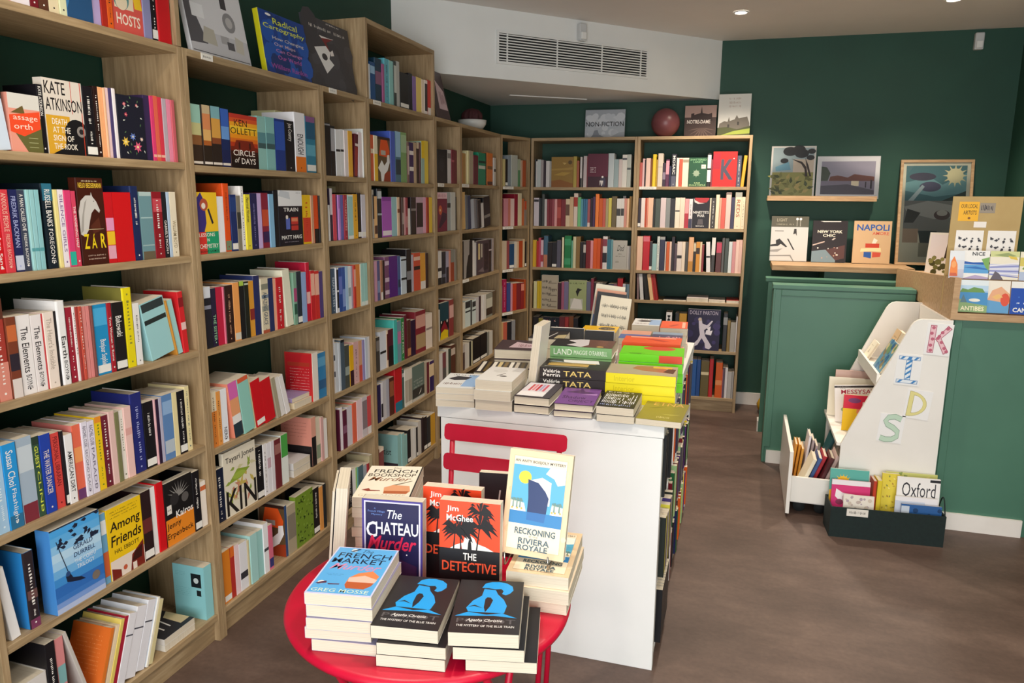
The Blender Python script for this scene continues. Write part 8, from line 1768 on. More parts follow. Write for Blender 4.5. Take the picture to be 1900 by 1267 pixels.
s|.2505|3.5769|1.3654|-88.14|0|0|.2029|.1339|.0185|84303a|n
s|.2694|3.578|1.3654|-88.14|0|0|.2031|.134|.0197|7a2832|n
s|.2896|3.579|1.3654|-88.14|0|0|.2032|.1341|.0186|9c4a54|n
s|.3097|3.5763|1.3654|-88.14|0|0|.2034|.1342|.0196|e0a0a0|n
s|.3297|3.5779|1.3654|-88.14|0|0|.2036|.1344|.0313|96302c|b=b85048:.3:.7 n
s|.3615|3.5792|1.3654|-88.14|0|0|.2018|.1332|.0344|7c2830|n
s|.3964|3.5806|1.3654|-88.14|0|0|.2051|.1354|.0311|d9c4a4|b=6a4a3a:.2:.6 n
s|.4277|3.5837|1.3654|-88.14|0|0|.2205|.1456|.0283|ceb088|n
s|.457|3.5829|1.3654|-88.14|0|0|.248|.146|.0315|dccabc|K b=a83424:.12:.4 n
s|.4895|3.5816|1.3654|-88.14|0|0|.2189|.1445|.0225|6fb87c|n
s|.5121|3.5857|1.3654|-88.14|0|0|.206|.1359|.0174|5a98a8|n
s|.5306|3.5841|1.3654|-88.14|0|0|.2061|.136|.0156|3a6c90|n
s|.5467|3.5853|1.3654|-88.14|0|0|.2052|.1354|.0171|3f7094|n
s|.5642|3.5866|1.3654|-88.14|0|0|.2054|.1355|.0213|a8585c|b=dccac4:.85:1 n
s|.5869|3.583|1.3654|-88.14|0|0|.2145|.1416|.0171|2c1e2c|n
s|.6041|3.5882|1.3654|-88.14|0|0|.2237|.146|.0176|4c3458|n
s|.6225|3.5881|1.3654|-88.14|0|0|.2439|.146|.0268|ee8038|K n
s|.6501|3.588|1.3654|-88.14|0|0|.2121|.14|.0283|cc5a1c|n
s|.6789|3.5891|1.3654|-88.14|0|0|.2112|.1394|.0221|c05a4c|n
s|.7017|3.5895|1.3654|-88.14|0|0|.2104|.1389|.0205|a89a70|n
s|.723|3.5886|1.3654|-88.14|0|0|.2156|.1423|.022|cfc25a|n
s|.7452|3.5913|1.3654|-88.14|0|0|.2277|.146|.0383|685a3c|K n
s|.7845|3.5896|1.3654|-88.14|0|0|.2111|.1393|.03|d6d2cc|b=3a3836:.35:.6 n
s|.8051|3.7462|1.3654|-88.14|0|0|.2311|.115|.0229|dad6d0|n
s|.8147|3.5934|1.3654|-88.14|0|0|.2123|.1401|.0248|d3cec8|b=3a3836:.35:.6 n
s|.8399|3.5951|1.3654|-88.14|0|0|.2124|.1402|.0187|c88878|n
s|.8594|3.5945|1.3654|-88.14|0|0|.2126|.1403|.0166|dcb490|n
s|.8765|3.5958|1.3654|-88.14|0|0|.2286|.146|.0227|8c682c|K n
s|.1441|3.5739|1.0494|-88.14|0|0|.2072|.1368|.0278|dcb02a|n
s|.1731|3.5703|1.0494|-88.14|0|0|.2001|.1321|.0152|b8302c|n
s|.1885|3.5748|1.0494|-88.14|0|0|.2248|.146|.0178|c04a62|n
s|.2072|3.5744|1.0494|-88.14|0|0|.2076|.137|.0211|e0bcc8|n b=b03a44:.55:.8
s|.2298|3.5717|1.0494|-88.14|0|0|.2417|.146|.0319|4a6c84|K b=c07a5c:.6:1 n
s|.2619|3.5746|1.0494|-88.14|0|0|.1918|.1266|.0339|221a1c|n
s|.2966|3.5749|1.0494|-88.14|0|0|.1942|.1282|.0371|1f1c22|w n
s|.3345|3.5752|1.0494|-88.14|0|0|.2086|.1377|.0316|5a5868|n
s|.3735|3.5793|1.0494|-88.14|0|0|.2319|.146|.0139|efe8c4|n
s|.4469|3.5804|1.0494|-88.14|0|0|.2087|.1377|.0116|6aa890|n
s|.4587|3.584|1.0494|-88.14|0|0|.2388|.146|.0246|d3cca8|n K
s|.4841|3.5838|1.0494|-88.14|0|0|.2395|.146|.0312|8a6c3c|n
s|.5166|3.5815|1.0494|-88.14|0|0|.2001|.1321|.0226|221e22|n
s|.5394|3.5866|1.0494|-88.14|0|0|.2004|.1322|.02|2a2428|b=c9c0b8:.1:.4 n
s|.5604|3.5857|1.0494|-88.14|0|0|.2114|.1395|.0341|7c1c20|n
s|.5947|3.5888|1.0494|-88.14|0|0|.2119|.1398|.0204|e0949c|n
s|.6159|3.5882|1.0494|-88.14|0|0|.2278|.146|.0277|dc5a1c|n
s|.6442|3.5893|1.0494|-88.14|0|0|.2285|.146|.0286|d4541c|n
s|.6738|3.5879|1.0494|-88.14|0|0|.2239|.146|.0129|8a2c24|n
s|.687|3.5911|1.0494|-88.14|0|0|.2457|.146|.0347|e0d8d6|b=8a3a48:.08:.3;26222a:.5:.8 n K
s|.7221|3.593|1.0494|-88.14|0|0|.2239|.146|.0274|3c7488|n
s|.7502|3.5935|1.0494|-88.14|0|0|.2229|.146|.0149|6ca0a8|n
s|.8718|3.5968|1.0494|-88.14|0|0|.1775|.1172|.027|beb8b2|n
s|.1541|3.5718|.7234|-88.14|0|0|.2121|.14|.0275|d8d4a0|n
s|.1828|3.5705|.7234|-88.14|0|0|.2164|.1428|.0176|d6b824|n
s|.2011|3.5707|.7234|-88.14|0|0|.2171|.1433|.017|cfb020|n
s|.3483|3.5764|.7234|-88.14|0|0|.2088|.1378|.0276|42202c|n
s|.3765|3.5771|.7234|-88.14|0|0|.2166|.143|.021|a8607c|n
s|.3978|3.5798|.7234|-88.14|0|0|.219|.1445|.0338|7c7498|n
s|.5735|3.5858|.7234|-88.14|0|0|.2238|.146|.0323|6c7088|n
s|.6065|3.5862|.7234|-88.14|0|0|.2495|.146|.0206|8a3448|n
s|.6275|3.5882|.7234|-88.14|0|0|.223|.146|.0259|3a2a2e|n
s|.6543|3.587|.7234|-88.14|0|0|.2215|.146|.0195|b3aca2|n
s|.6742|3.5886|.7234|-88.14|0|0|.2195|.1449|.0194|8a8680|n
s|.6938|3.591|.7234|-88.14|0|0|.2176|.1436|.0278|26242a|n
s|.7226|3.5898|.7234|-88.14|0|0|.2031|.134|.0172|a8a0b8|n
s|.7407|3.5891|.7234|-88.14|0|0|.2147|.1417|.0392|2c2c48|n
s|.78|3.5947|.7234|-88.14|0|0|.2155|.1422|.0273|7a4a5c|n
s|.808|3.5945|.7234|-88.14|0|0|.2568|.146|.041|b02830|K n
s|.8499|3.5937|.7234|-88.14|0|0|.2168|.1431|.0201|cccad6|n
s|.8707|3.5944|.7234|-88.14|0|0|.2164|.1428|.0129|54707e|n
s|.8838|3.5958|.7234|-88.14|0|0|.2169|.1432|.0164|9cb4c4|n
s|.1529|3.5725|.4504|-88.14|0|0|.2054|.1356|.0445|201c1e|n
s|.1986|3.5717|.4504|-88.14|0|0|.1956|.1291|.0368|98903c|n
s|.3646|3.577|.4504|-88.14|0|0|.2162|.1427|.0436|6a2c34|n
s|.4084|3.5819|.4504|-88.14|0|0|.2175|.1436|.0321|a83838|n
s|.4419|3.5791|.4504|-88.14|0|0|.2222|.146|.0348|7a4628|n
s|.4769|3.5822|.4504|-88.14|0|0|.2092|.1381|.0358|23222a|n
s|.632|3.5856|.4504|-88.14|0|0|.2|.132|.0593|5a5060|n
s|.9438|3.5956|1.6654|-88.14|0|0|.1717|.1133|.0198|bc5a50|n
s|.9639|3.5954|1.6654|-88.14|0|0|.1996|.1317|.0142|dcb4b4|n
s|.9786|3.5964|1.6654|-88.14|0|0|.1908|.126|.0098|2a2024|n
s|.989|3.5971|1.6654|-88.14|0|0|.2023|.1335|.0311|e3c0b0|n
s|1.0204|3.6|1.6654|-88.14|0|0|.2004|.1322|.0142|7a4620|n
s|1.0355|3.5979|1.6654|-88.14|0|0|.229|.146|.025|e3c42a|n K
s|1.0611|3.5985|1.6654|-88.14|0|0|.1923|.1269|.0112|b08a30|n
s|1.0726|3.6015|1.6654|-88.14|0|0|.236|.146|.0362|d3c6b4|b=b0a494:.4:.42 K n
s|1.1094|3.6024|1.6654|-88.14|0|0|.1685|.1112|.0219|3c2c3a|b=8a7a8c:.4:.7 n
s|1.1318|3.6049|1.6654|-88.14|0|0|.1925|.1271|.0248|5c2c48|b=e09aa8:.05:.55 n
s|1.1575|3.6018|1.6654|-88.14|0|0|.1466|.0967|.0121|2a2c48|n
s|1.17|3.6044|1.6654|-88.14|0|0|.23|.146|.0359|2c2c34|T=MOSAIC ts=.05:.62 b=5a5a6a:.68:1 K
s|1.2064|3.6055|1.6654|-88.14|0|0|.203|.134|.0183|efe0d0|n
s|1.2255|3.6039|1.6654|-88.14|0|0|.2027|.1338|.0236|c8563c|n b=efe0d0:.0:.04
s|1.2492|3.6103|1.6654|-88.14|0|0|.2028|.1339|.0438|eedfc2|n b=a09078:.06:.16
s|1.423|3.6107|1.6654|-88.14|0|0|.2346|.146|.026|26221f|K b=efe6da:.05:.45;efe6da:.5:.86 n
s|1.4495|3.6139|1.6654|-88.14|0|0|.1906|.1258|.0108|8c3c44|n
s|1.6267|3.6205|1.6654|-88.14|0|0|.2163|.1427|.0306|4c5060|K
s|1.6578|3.6199|1.6669|-88.14|0|-4|.2165|.1429|.0216|e8a024|n
s|.9438|3.5953|1.3684|-88.14|0|0|.214|.1413|.0205|30242e|w n
s|.9646|3.5956|1.3684|-88.14|0|0|.2142|.1414|.0291|d88a7c|n b=efe0d8:.0:1
s|.9939|3.6006|1.3684|-88.14|0|0|.2144|.1415|.0103|c4502c|n
s|1.0052|3.5982|1.3684|-88.14|0|0|.2145|.1415|.0104|e08a74|n
s|1.0158|3.6017|1.3684|-88.14|0|0|.2156|.1423|.0363|efc2a4|n
s|1.0529|3.6009|1.3684|-88.14|0|0|.2089|.1379|.0148|2c2826|n
s|1.068|3.6042|1.3684|-88.14|0|0|.2101|.1387|.0366|4c544c|n
s|1.1056|3.6017|1.3684|-88.14|0|0|.2163|.1427|.0385|dcc8c8|n
s|1.1447|3.6026|1.3684|-88.14|0|0|.2156|.1423|.0319|8a8c8a|n
s|1.1772|3.6038|1.3684|-88.14|0|0|.2109|.1392|.0338|2c2a2c|n
s|1.2113|3.6082|1.3684|-88.14|0|0|.218|.1439|.0337|efe2cc|b=2a2624:.42:.46 n
s|1.2457|3.6082|1.3684|-88.14|0|0|.2182|.144|.0336|efdcc4|n
s|1.2799|3.6076|1.3684|-88.14|0|0|.2107|.1391|.0286|b8303c|b=efa0a0:.0:.5 n
s|1.3092|3.607|1.3684|-88.14|0|0|.2094|.1382|.0261|efe3e3|b=3c3c54:.68:1 tc=4a4048
s|1.4556|3.617|1.3684|-88.14|0|0|.2177|.1437|.0095|efdcc0|n
s|1.4657|3.6151|1.3684|-88.14|0|0|.2188|.1444|.0305|3c3430|
s|1.4969|3.6126|1.3684|-88.14|0|0|.2411|.146|.0256|efdfc0|K n
s|1.5231|3.6136|1.3684|-88.14|0|0|.2192|.1447|.0137|e6a48a|n
s|1.5374|3.6144|1.3684|-88.14|0|0|.2184|.1441|.0284|dc6050|n
s|1.5663|3.6158|1.3684|-88.14|0|0|.256|.146|.0368|ebc4b8|K b=3a3434:.02:.05 n
s|1.6037|3.6163|1.3684|-88.14|0|0|.2227|.146|.0253|3a3450|n
s|1.6762|3.6223|1.3684|-88.14|0|0|.2261|.146|.0236|f0dcbc|tc=8a7a64
s|.9444|3.6|1.0504|-88.14|0|0|.2516|.146|.0436|eec4a8|K n
s|1.0391|3.6035|1.0504|-88.14|0|0|.2146|.1416|.02|383234|n w
s|1.06|3.6012|1.0504|-88.14|0|0|.1983|.1309|.0316|9cc2c0|n
s|1.092|3.6042|1.0504|-88.14|0|0|.2529|.146|.0195|d8dcd4|K tc=4a4c4a
s|1.1119|3.6056|1.0504|-88.14|0|0|.25|.146|.0394|35364e|K b=a8a8a4:.0:.08 n
s|1.1519|3.607|1.0504|-88.14|0|0|.215|.1419|.0094|efdccc|n
s|1.1624|3.6019|1.0504|-88.14|0|0|.2157|.1424|.0223|d8622c|n
s|1.1852|3.6043|1.0504|-88.14|0|0|.216|.1426|.0138|efd0bc|n
s|1.1994|3.6065|1.0504|-88.14|0|0|.2502|.146|.0217|332a30|n
s|1.2216|3.6093|1.0504|-88.14|0|0|.2007|.1325|.0172|5c4a54|n
s|1.2398|3.6047|1.0504|-88.14|0|0|.2176|.1436|.036|e8d8cc|b=2a2422:.46:.56 n
s|1.2763|3.6072|1.0504|-88.14|0|0|.2172|.1433|.0221|efdcc4|n
s|1.2987|3.6112|1.0504|-88.14|0|0|.2155|.1422|.022|4c4a44|n
s|1.3216|3.6076|1.0504|-88.14|0|0|.2521|.146|.0352|ecb484|K b=c98a30:.7:1 n
s|1.3573|3.6104|1.0504|-88.14|0|0|.213|.1406|.0185|2c241e|b=d9c8a8:.02:.3 n
s|1.3763|3.6107|1.0504|-88.14|0|0|.2185|.1442|.0267|e0942c|b=3a2410:.2:.4 n
s|1.4035|3.6136|1.0504|-88.14|0|0|.2178|.1438|.014|efd8b0|n
s|1.4181|3.6156|1.0504|-88.14|0|0|.1993|.1316|.015|8a3034|n
s|1.4562|3.6123|1.0504|-88.14|0|3|.2197|.145|.0284|efe9e6|b=1f1c1e:.46:.52 n
s|1.4851|3.6166|1.0504|-88.14|0|0|.2523|.146|.0274|3c3834|b=efe9e0:.0:.5 n K
s|1.5189|3.6177|1.0504|-88.14|0|0|.2207|.1457|.0379|5c2c28|b=c84058:.02:.35 n
s|1.5573|3.6196|1.0504|-88.14|0|0|.2507|.146|.0196|5a5654|K n
s|1.5775|3.6185|1.0504|-88.14|0|0|.2484|.146|.0281|444c46|K n
s|1.6062|3.6217|1.0504|-88.14|0|0|.2254|.146|.0242|d6dcda|n
s|1.6311|3.6191|1.0504|-88.14|0|0|.2261|.146|.0232|d49090|n
s|1.6549|3.6202|1.0504|-88.14|0|0|.2393|.146|.0232|efc8b8|n
s|1.6784|3.6198|1.0504|-88.14|0|0|.2399|.146|.0214|eebfae|n
s|.9594|3.5998|.8264|-88.14|0|2|.1954|.129|.0137|8c7474|n
s|.9842|3.5988|.8264|-88.14|0|5|.195|.1287|.0259|dad6d4|n
s|1.0213|3.5987|.8264|-88.14|0|8|.1951|.1288|.0261|26221f|n
s|1.048|3.599|.8264|-88.14|0|8|.1951|.1288|.006|33302a|n
s|1.0583|3.6026|.8264|-88.14|0|9|.1953|.1289|.0265|efc490|n
s|1.0854|3.6028|.8264|-88.14|0|9|.1953|.1289|.0107|b83430|n
s|1.0968|3.6038|.8264|-88.14|0|9|.1953|.1289|.0204|a02824|n
s|1.2502|3.6055|.4654|-88.14|0|0|.2707|.146|.0292|38383a|K n
s|1.5993|3.6187|.4654|-88.14|0|0|.2846|.146|.0314|2c2c30|K b=8a8a8a:.1:.3 n
s|1.6312|3.6215|.4654|-88.14|0|0|.2337|.146|.0211|8a7240|K n
s|1.653|3.6217|.4654|-88.14|0|0|.2206|.1456|.0376|aaa49a|K n
s|1.691|3.6195|.4654|-88.14|0|0|.2652|.146|.0088|d6d2d2|n
s|1.3911|3.6106|.1084|-88.14|0|0|.2829|.146|.0351|2c5a9c|K n
s|1.4266|3.6153|.1084|-88.14|0|0|.2823|.146|.0297|234a88|K n
s|1.5199|3.6186|.1084|-88.14|0|0|.2924|.146|.0295|b8242a|K n
s|1.616|3.6217|.1084|-88.14|0|0|.2136|.141|.0034|e87870|n
s|1.6197|3.6219|.1084|-88.14|0|0|.2348|.146|.0155|5c4a58|n
s|1.6358|3.6215|.1084|-88.14|0|0|.2343|.146|.0188|d6d0d0|n
s|1.6553|3.6197|.1084|-88.14|0|0|.2044|.1349|.0304|b0aca8|K n
s|1.6859|3.6209|.1084|-88.14|0|0|.2065|.1363|.0139|aca8a4|K n
m|1.0322|.4919|.8634|-87.25|0|0|.238|.155|.037|2e2827|n T=TATA ts=.36:.78 tc=efd27a Q=Valérie/Perrin
m|1.0181|.691|.8634|-87.5|0|0|.236|.155|.036|7fae74|n K
m|1.0182|.6899|.8999|-87.02|0|0|.236|.155|.036|7fae74|n K
m|1.0199|.6897|.9364|-87.71|0|0|.236|.155|.036|7fae74|n K
m|1.2868|.7028|.8634|-86.94|0|0|.235|.16|.036|6ed40a|n S=9fc6bc
m|1.2851|.6989|.8999|-85.51|0|0|.235|.16|.036|6ed40a|n S=9fc6bc
m|1.2829|.6965|.9364|-87.72|0|0|.235|.16|.036|6ed40a|n S=9fc6bc
m|1.2652|.9065|.8634|-87.2|0|0|.23|.15|.036|ee5a2a|n
m|1.2652|.9031|.8999|-87.59|0|0|.23|.15|.036|ee5a2a|n
m|1.2652|.908|.9364|-87.78|0|0|.23|.15|.036|ee5a2a|n
l|1.213|1.1111|.8634|-86.6|0|0|.2|.13|.03|4a68a8|n S=efb9a0
l|1.2149|1.1083|.8939|-86.12|0|0|.2|.13|.03|4a68a8|n S=efb9a0
l|1.2168|1.1101|.9244|-86.98|0|0|.2|.13|.03|4a68a8|n S=efb9a0
l|1.3547|1.1078|.8634|-88.43|0|0|.2|.13|.03|4a4668|n S=efb9a0
l|1.355|1.1081|.8939|-88.14|0|0|.2|.13|.03|4a4668|n S=efb9a0
l|1.3529|1.1091|.9244|-85.83|0|0|.2|.13|.03|4a4668|n S=efb9a0
l|1.2375|1.3727|.8634|-85.82|0|0|.2|.125|.034|8a8c82|n
l|1.2325|1.3706|.8979|-87.23|0|0|.2|.125|.034|8a8c82|n
l|1.2352|1.3678|.9324|-87.92|0|0|.2|.125|.034|8a8c82|n
l|1.3663|1.362|.8634|-87.95|0|0|.2|.12|.033|e4573a|n S=efd0c0
l|1.368|1.3582|.8969|-86.49|0|0|.2|.12|.033|e4573a|n S=efd0c0
l|1.3626|1.3615|.9304|-88.05|0|0|.2|.12|.033|e4573a|n S=efd0c0
l|.7713|.5176|.8634|-78.97|0|0|.2|.185|.024|2c2624|n
l|.7703|.5172|.8879|-79.59|0|0|.2|.185|.022|2c2624|n
l|.777|.7426|.8634|-82.88|0|0|.2|.175|.036|4c3c40|n K
l|.8559|.9662|.8634|-83.63|0|0|.2|.15|.04|2d2c30|n
l|.8532|.9624|.9039|-84.03|0|0|.2|.15|.04|2d2c30|n
l|1.0027|1.3078|.8634|-86.71|0|0|.165|.165|.036|f0be16|n
l|1.0031|1.3078|.8999|-87.11|0|0|.165|.165|.036|f0be16|n
s|1.49|.335|.0465|0|0|0|.2|.14|.0181|1b1c20|n
s|1.4902|.3541|.0465|0|0|0|.2|.14|.0267|1b1c20|n
s|1.512|.3818|.0465|0|0|0|.2|.14|.0286|1b1c20|n
s|1.512|.4114|.0465|0|0|0|.2|.14|.0178|1b1c20|n
s|1.512|.4301|.0465|0|0|0|.2|.14|.0223|1b1c20|n
s|1.512|.4534|.0465|0|0|0|.2|.14|.021|1b1c20|n
s|1.512|.4754|.0465|0|0|0|.2|.14|.0175|1b1c20|n
s|1.512|.4939|.0465|0|0|0|.2|.14|.0156|1b1c20|n
s|1.512|.5105|.0465|0|0|0|.2|.14|.0277|1b1c20|n
s|1.512|.5392|.0465|0|0|0|.2|.14|.0234|1b1c20|n
s|1.512|.5635|.0465|0|0|0|.2|.14|.0302|1b1c20|n
s|1.512|.5948|.0465|0|0|0|.2|.14|.0271|1b1c20|n
s|1.4942|.335|.3005|0|0|0|.2149|.14|.0157|5c2c1c|n
s|1.4934|.3517|.3005|0|0|0|.2107|.14|.0159|e9e4da|n
s|1.512|.3687|.3005|0|0|0|.217|.14|.023|1d2420|n
s|1.512|.3926|.3005|0|0|0|.2082|.14|.0245|d9d24a|n
s|1.512|.4181|.3005|0|0|0|.2047|.14|.0237|3a2a6a|n
s|1.512|.4428|.3005|0|0|0|.2037|.14|.0175|5c2c1c|n
s|1.512|.4613|.3005|0|0|0|.1986|.14|.0245|e9e4da|n
s|1.512|.4868|.3005|0|0|0|.194|.14|.0204|1d2420|n
s|1.512|.5083|.3005|0|0|0|.206|.14|.0278|d9d24a|n
s|1.512|.537|.3005|0|0|0|.2185|.14|.0196|3a2a6a|n
s|1.512|.5577|.3005|0|0|0|.2087|.14|.0292|5c2c1c|n
s|1.512|.5878|.3005|0|0|0|.2059|.14|.0196|e9e4da|n
s|1.512|.6084|.3005|0|0|0|.2142|.14|.0232|1d2420|n
s|1.4915|.335|.5855|0|0|0|.1973|.14|.0294|17181a|n
s|1.4915|.3654|.5855|0|0|0|.191|.14|.0142|cfe0c0|n
s|1.5013|.3806|.5855|0|0|0|.2167|.14|.0186|202224|n
s|1.4899|.4002|.5855|0|0|0|.218|.14|.0172|e9e9e6|n
s|1.4912|.4184|.5855|0|0|0|.213|.14|.0293|33363a|n
s|1.5007|.4487|.5855|0|0|0|.2014|.14|.0194|17181a|n
s|1.495|.4691|.5855|0|0|0|.197|.14|.0291|cfe0c0|n
s|1.4945|.4992|.5855|0|0|0|.1924|.14|.0214|202224|n
s|1.4885|.5216|.5855|0|0|0|.2099|.14|.0153|e9e9e6|n
s|1.4938|.5378|.5855|0|0|0|.2142|.14|.0278|33363a|n
s|1.5037|.5666|.5855|0|0|0|.1919|.14|.0231|17181a|n
s|1.4935|.5907|.5855|0|0|0|.2097|.14|.0143|cfe0c0|n
s|1.4936|.606|.5855|0|0|0|.2189|.14|.0162|202224|n
s|1.4914|.685|.0465|0|0|0|.2|.14|.0141|wh|n
s|1.5021|.7001|.0465|0|0|0|.2|.14|.0298|bk|n
s|1.4908|.7308|.0465|0|0|0|.2|.14|.0296|dk|n
s|1.4951|.7614|.0465|0|0|0|.2|.14|.0201|lg|n
s|1.4916|.7825|.0465|0|0|0|.2|.14|.0155|dk|n
s|1.4941|.799|.0465|0|0|0|.2|.14|.0286|pu|n
s|1.4984|.8286|.0465|0|0|0|.2|.14|.016|wh|n
s|1.4996|.8456|.0465|0|0|0|.2|.14|.0269|dr|n
s|1.497|.8735|.0465|0|0|0|.2|.14|.0269|wh|n
s|1.4916|.9014|.0465|0|0|0|.2|.14|.0287|wh|n
s|1.4898|.9311|.0465|0|0|0|.2|.14|.0176|wh|n
s|1.4993|.9497|.0465|0|0|0|.2|.14|.0178|bk|n
s|1.4985|.9685|.0465|0|0|0|.2|.14|.025|bk|n
s|1.4895|.685|.3005|0|0|0|.219|.14|.0289|dr|n
s|1.5011|.7149|.3005|0|0|0|.2071|.14|.0276|dr|n
s|1.4964|.7435|.3005|0|0|0|.2123|.14|.023|dg|n
s|1.4926|.7676|.3005|0|0|0|.1989|.14|.0257|bk|n
s|1.5028|.7942|.3005|0|0|0|.2195|.14|.0154|dg|n
s|1.4893|.8106|.3005|0|0|0|.2026|.14|.018|or_|n
s|1.4963|.8297|.3005|0|0|0|.2088|.14|.0274|dg|n
s|1.4984|.8581|.3005|0|0|0|.1933|.14|.0312|or_|n
s|1.5033|.8903|.3005|0|0|0|.2154|.14|.0227|lg|n
s|1.4944|.914|.3005|0|0|0|.2015|.14|.0196|or_|n
s|1.503|.9346|.3005|0|0|0|.2118|.14|.0305|dr|n
s|1.4974|.9662|.3005|0|0|0|.2102|.14|.0288|dk|n
s|1.4961|.685|.5855|0|0|0|.1925|.14|.0175|dr|n
s|1.4997|.7035|.5855|0|0|0|.1981|.14|.0169|wh|n
s|1.498|.7215|.5855|0|0|0|.2147|.14|.0216|nv|n
s|1.5009|.744|.5855|0|0|0|.2051|.14|.0318|or_|n
s|1.4919|.7768|.5855|0|0|0|.1974|.14|.019|lg|n
s|1.5|.7968|.5855|0|0|0|.1975|.14|.0185|dr|n
s|1.4964|.8162|.5855|0|0|0|.1959|.14|.0286|dk|n
s|1.5007|.8459|.5855|0|0|0|.2016|.14|.0229|nv|n
s|1.5039|.8698|.5855|0|0|0|.2176|.14|.0258|dk|n
s|1.4884|.8966|.5855|0|0|0|.1957|.14|.0282|pu|n
s|1.4954|.9258|.5855|0|0|0|.2161|.14|.0188|nv|n
s|1.4895|.9455|.5855|0|0|0|.2082|.14|.0303|dk|n
s|1.4931|1.045|.0465|0|0|0|.2|.14|.0296|nv|n
s|1.5017|1.0756|.0465|0|0|0|.2|.14|.0147|nv|n
s|1.5039|1.0913|.0465|0|0|0|.2|.14|.0258|dg|n
s|1.4996|1.118|.0465|0|0|0|.2|.14|.0153|ye|n
s|1.4916|1.1344|.0465|0|0|0|.2|.14|.0248|dg|n
s|1.4891|1.1602|.0465|0|0|0|.2|.14|.0274|dg|n
s|1.4936|1.1886|.0465|0|0|0|.2|.14|.0302|dk|n
s|1.5023|1.2198|.0465|0|0|0|.2|.14|.0169|or_|n
s|1.4896|1.2376|.0465|0|0|0|.2|.14|.0167|nv|n
s|1.5028|1.2553|.0465|0|0|0|.2|.14|.018|or_|n
s|1.4897|1.2743|.0465|0|0|0|.2|.14|.0201|ye|n
s|1.5006|1.2954|.0465|0|0|0|.2|.14|.0149|dr|n
s|1.497|1.3113|.0465|0|0|0|.2|.14|.0172|pu|n
s|1.4998|1.3295|.0465|0|0|0|.2|.14|.0199|ye|n
s|1.4995|1.045|.3005|0|0|0|.1925|.14|.0226|dk|n
s|1.4916|1.0686|.3005|0|0|0|.1965|.14|.0165|pu|n
s|1.5002|1.0861|.3005|0|0|0|.1918|.14|.0171|pu|n
s|1.4987|1.1042|.3005|0|0|0|.1986|.14|.03|dk|n
s|1.4973|1.1352|.3005|0|0|0|.2169|.14|.0287|lg|n
s|1.5037|1.1649|.3005|0|0|0|.2047|.14|.0306|dk|n
s|1.491|1.1965|.3005|0|0|0|.198|.14|.0206|dr|n
s|1.5014|1.2181|.3005|0|0|0|.1983|.14|.031|pu|n
s|1.4965|1.2501|.3005|0|0|0|.2181|.14|.0254|dr|n
s|1.4971|1.2765|.3005|0|0|0|.2017|.14|.0192|ye|n
s|1.4984|1.2967|.3005|0|0|0|.1937|.14|.0164|wh|n
s|1.5019|1.3142|.3005|0|0|0|.2052|.14|.0211|bk|n
s|1.4992|1.045|.5855|0|0|0|.2086|.14|.0193|lg|n
s|1.4893|1.0653|.5855|0|0|0|.1955|.14|.0166|bk|n
s|1.5003|1.0829|.5855|0|0|0|.2152|.14|.0244|pu|n
s|1.5034|1.1083|.5855|0|0|0|.1932|.14|.0242|dk|n
s|1.5038|1.1335|.5855|0|0|0|.2115|.14|.032|bk|n
s|1.4897|1.1665|.5855|0|0|0|.1996|.14|.0206|dg|n
s|1.4983|1.1881|.5855|0|0|0|.2043|.14|.0158|pu|n
s|1.5001|1.205|.5855|0|0|0|.2029|.14|.0244|dg|n
s|1.4998|1.2303|.5855|0|0|0|.2179|.14|.0274|bk|n
s|1.489|1.2587|.5855|0|0|0|.2188|.14|.0259|dg|n
s|1.4939|1.2856|.5855|0|0|0|.2068|.14|.0232|wh|n
s|1.5006|1.3098|.5855|0|0|0|.2135|.14|.0194|or_|n
s|1.499|1.3302|.5855|0|0|0|.2036|.14|.0273|dk|n
s|1.5018|1.405|.0465|0|0|0|.2|.14|.0193|lg|n
s|1.496|1.4253|.0465|0|0|0|.2|.14|.022|nv|n
s|1.4902|1.4484|.0465|0|0|0|.2|.14|.0258|dg|n
s|1.4938|1.4752|.0465|0|0|0|.2|.14|.0315|nv|n
s|1.4938|1.5076|.0465|0|0|0|.2|.14|.0248|wh|n
s|1.4967|1.5334|.0465|0|0|0|.2|.14|.0243|ye|n
s|1.5005|1.5587|.0465|0|0|0|.2|.14|.0268|pu|n
s|1.4894|1.5865|.0465|0|0|0|.2|.14|.0231|bk|n
s|1.4915|1.6106|.0465|0|0|0|.2|.14|.0283|or_|n
s|1.5032|1.6399|.0465|0|0|0|.2|.14|.0254|or_|n
s|1.4882|1.405|.3005|0|0|0|.2033|.14|.0284|nv|n
s|1.493|1.4344|.3005|0|0|0|.2193|.14|.0289|dg|n
s|1.4972|1.4643|.3005|0|0|0|.2092|.14|.0272|pu|n
s|1.4933|1.4926|.3005|0|0|0|.2156|.14|.0142|ye|n
s|1.5019|1.5078|.3005|0|0|0|.2104|.14|.0215|bk|n
s|1.4957|1.5302|.3005|0|0|0|.2196|.14|.0233|ye|n
s|1.5025|1.5545|.3005|0|0|0|.2028|.14|.0269|lg|n
s|1.4985|1.5824|.3005|0|0|0|.2134|.14|.0167|pu|n
s|1.503|1.6001|.3005|0|0|0|.2031|.14|.0282|dg|n
s|1.4991|1.6292|.3005|0|0|0|.196|.14|.0149|lg|n
s|1.5003|1.6451|.3005|0|0|0|.1995|.14|.0145|nv|n
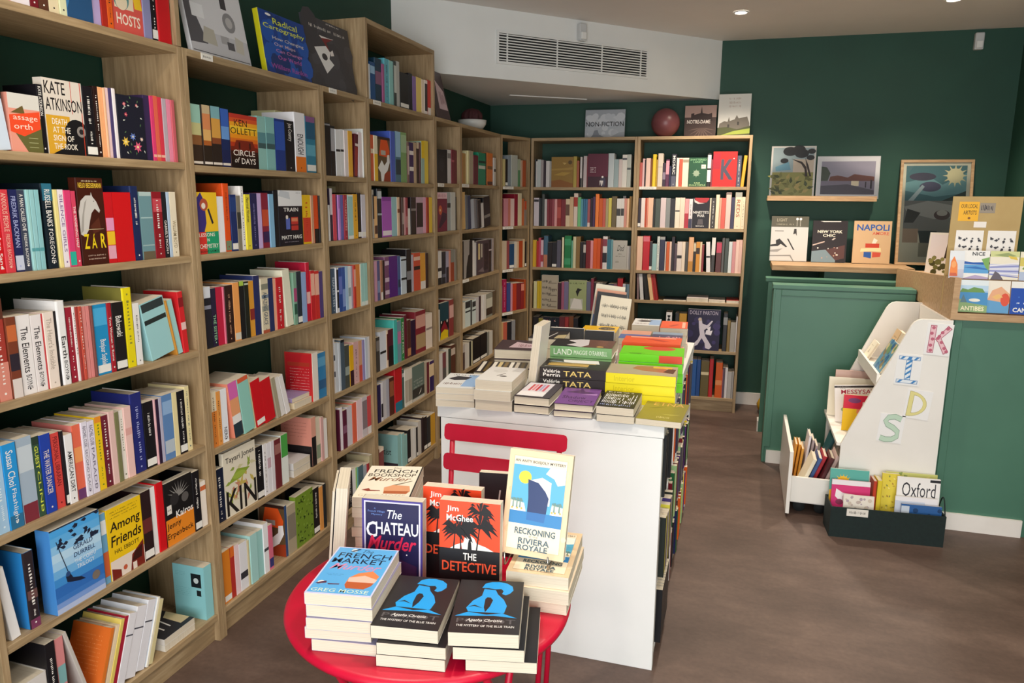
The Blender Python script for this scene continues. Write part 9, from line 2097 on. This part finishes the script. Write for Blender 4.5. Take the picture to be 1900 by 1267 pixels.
s|1.4944|1.6606|.3005|0|0|0|.2108|.14|.0169|bk|n
s|1.4924|1.405|.5855|0|0|0|.1906|.14|.0187|dr|n
s|1.491|1.4247|.5855|0|0|0|.2142|.14|.0283|ye|n
s|1.4905|1.454|.5855|0|0|0|.2147|.14|.0258|wh|n
s|1.495|1.4808|.5855|0|0|0|.2168|.14|.0183|nv|n
s|1.4989|1.5001|.5855|0|0|0|.2173|.14|.0288|dr|n
s|1.4979|1.53|.5855|0|0|0|.2085|.14|.0296|dg|n
s|1.4963|1.5606|.5855|0|0|0|.2001|.14|.0224|ye|n
s|1.4918|1.5841|.5855|0|0|0|.1966|.14|.031|dr|n
s|1.5027|1.6161|.5855|0|0|0|.2001|.14|.027|dk|n
s|1.4892|1.6441|.5855|0|0|0|.1997|.14|.0163|or_|n
s|1.4995|1.6614|.5855|0|0|0|.2019|.14|.0243|ye|n
l|-.015|-.26|.1044|0|0|0|.2|.14|.022|e6e0d4|n
l|-.02|.535|.7064|0|0|0|.2|.13|.026|e6d6b4|n
l|-.015|.5|.4234|0|0|0|.2|.125|.03|dcd8d2|n
l|1.1571|3.6065|.8264|-88.14|0|0|.2|.165|.012|2a2428|n S=2a2428
l|1.327|3.612|.8264|-88.14|0|0|.2|.155|.03|e0d4d0|n S=e0d4d0
l|1.4869|3.6172|.8264|-88.14|0|0|.2|.115|.018|dccdc0|n S=dccdc0
l|1.6118|3.6213|.8264|-88.14|0|0|.2|.088|.022|a8342c|n S=a8342c
'''

def parse(block):
    for ln in block.strip().split('\n'):
        if not ln: continue
        q = ln.split('|')+['', '', '0']
        yield (q[0], *[float(v) for v in q[1:10]], q[10], q[11], {'h': 'hardback_book', 'p': 'paperback_book', 'k': 'picture_book', '': ''}[q[12]], q[13], GROUPS[int(q[14] or 0)])
for rec in parse(BOOKS):
    add_book(rec)
rest = MB()
for rec in parse(SMALL):
    add_book(rec, rest)
if rest.v:
    o = rest.build('small_books'); tag(o, 'remaining small books seen between the others on the shelves and tables', 'books', None, 'stuff')
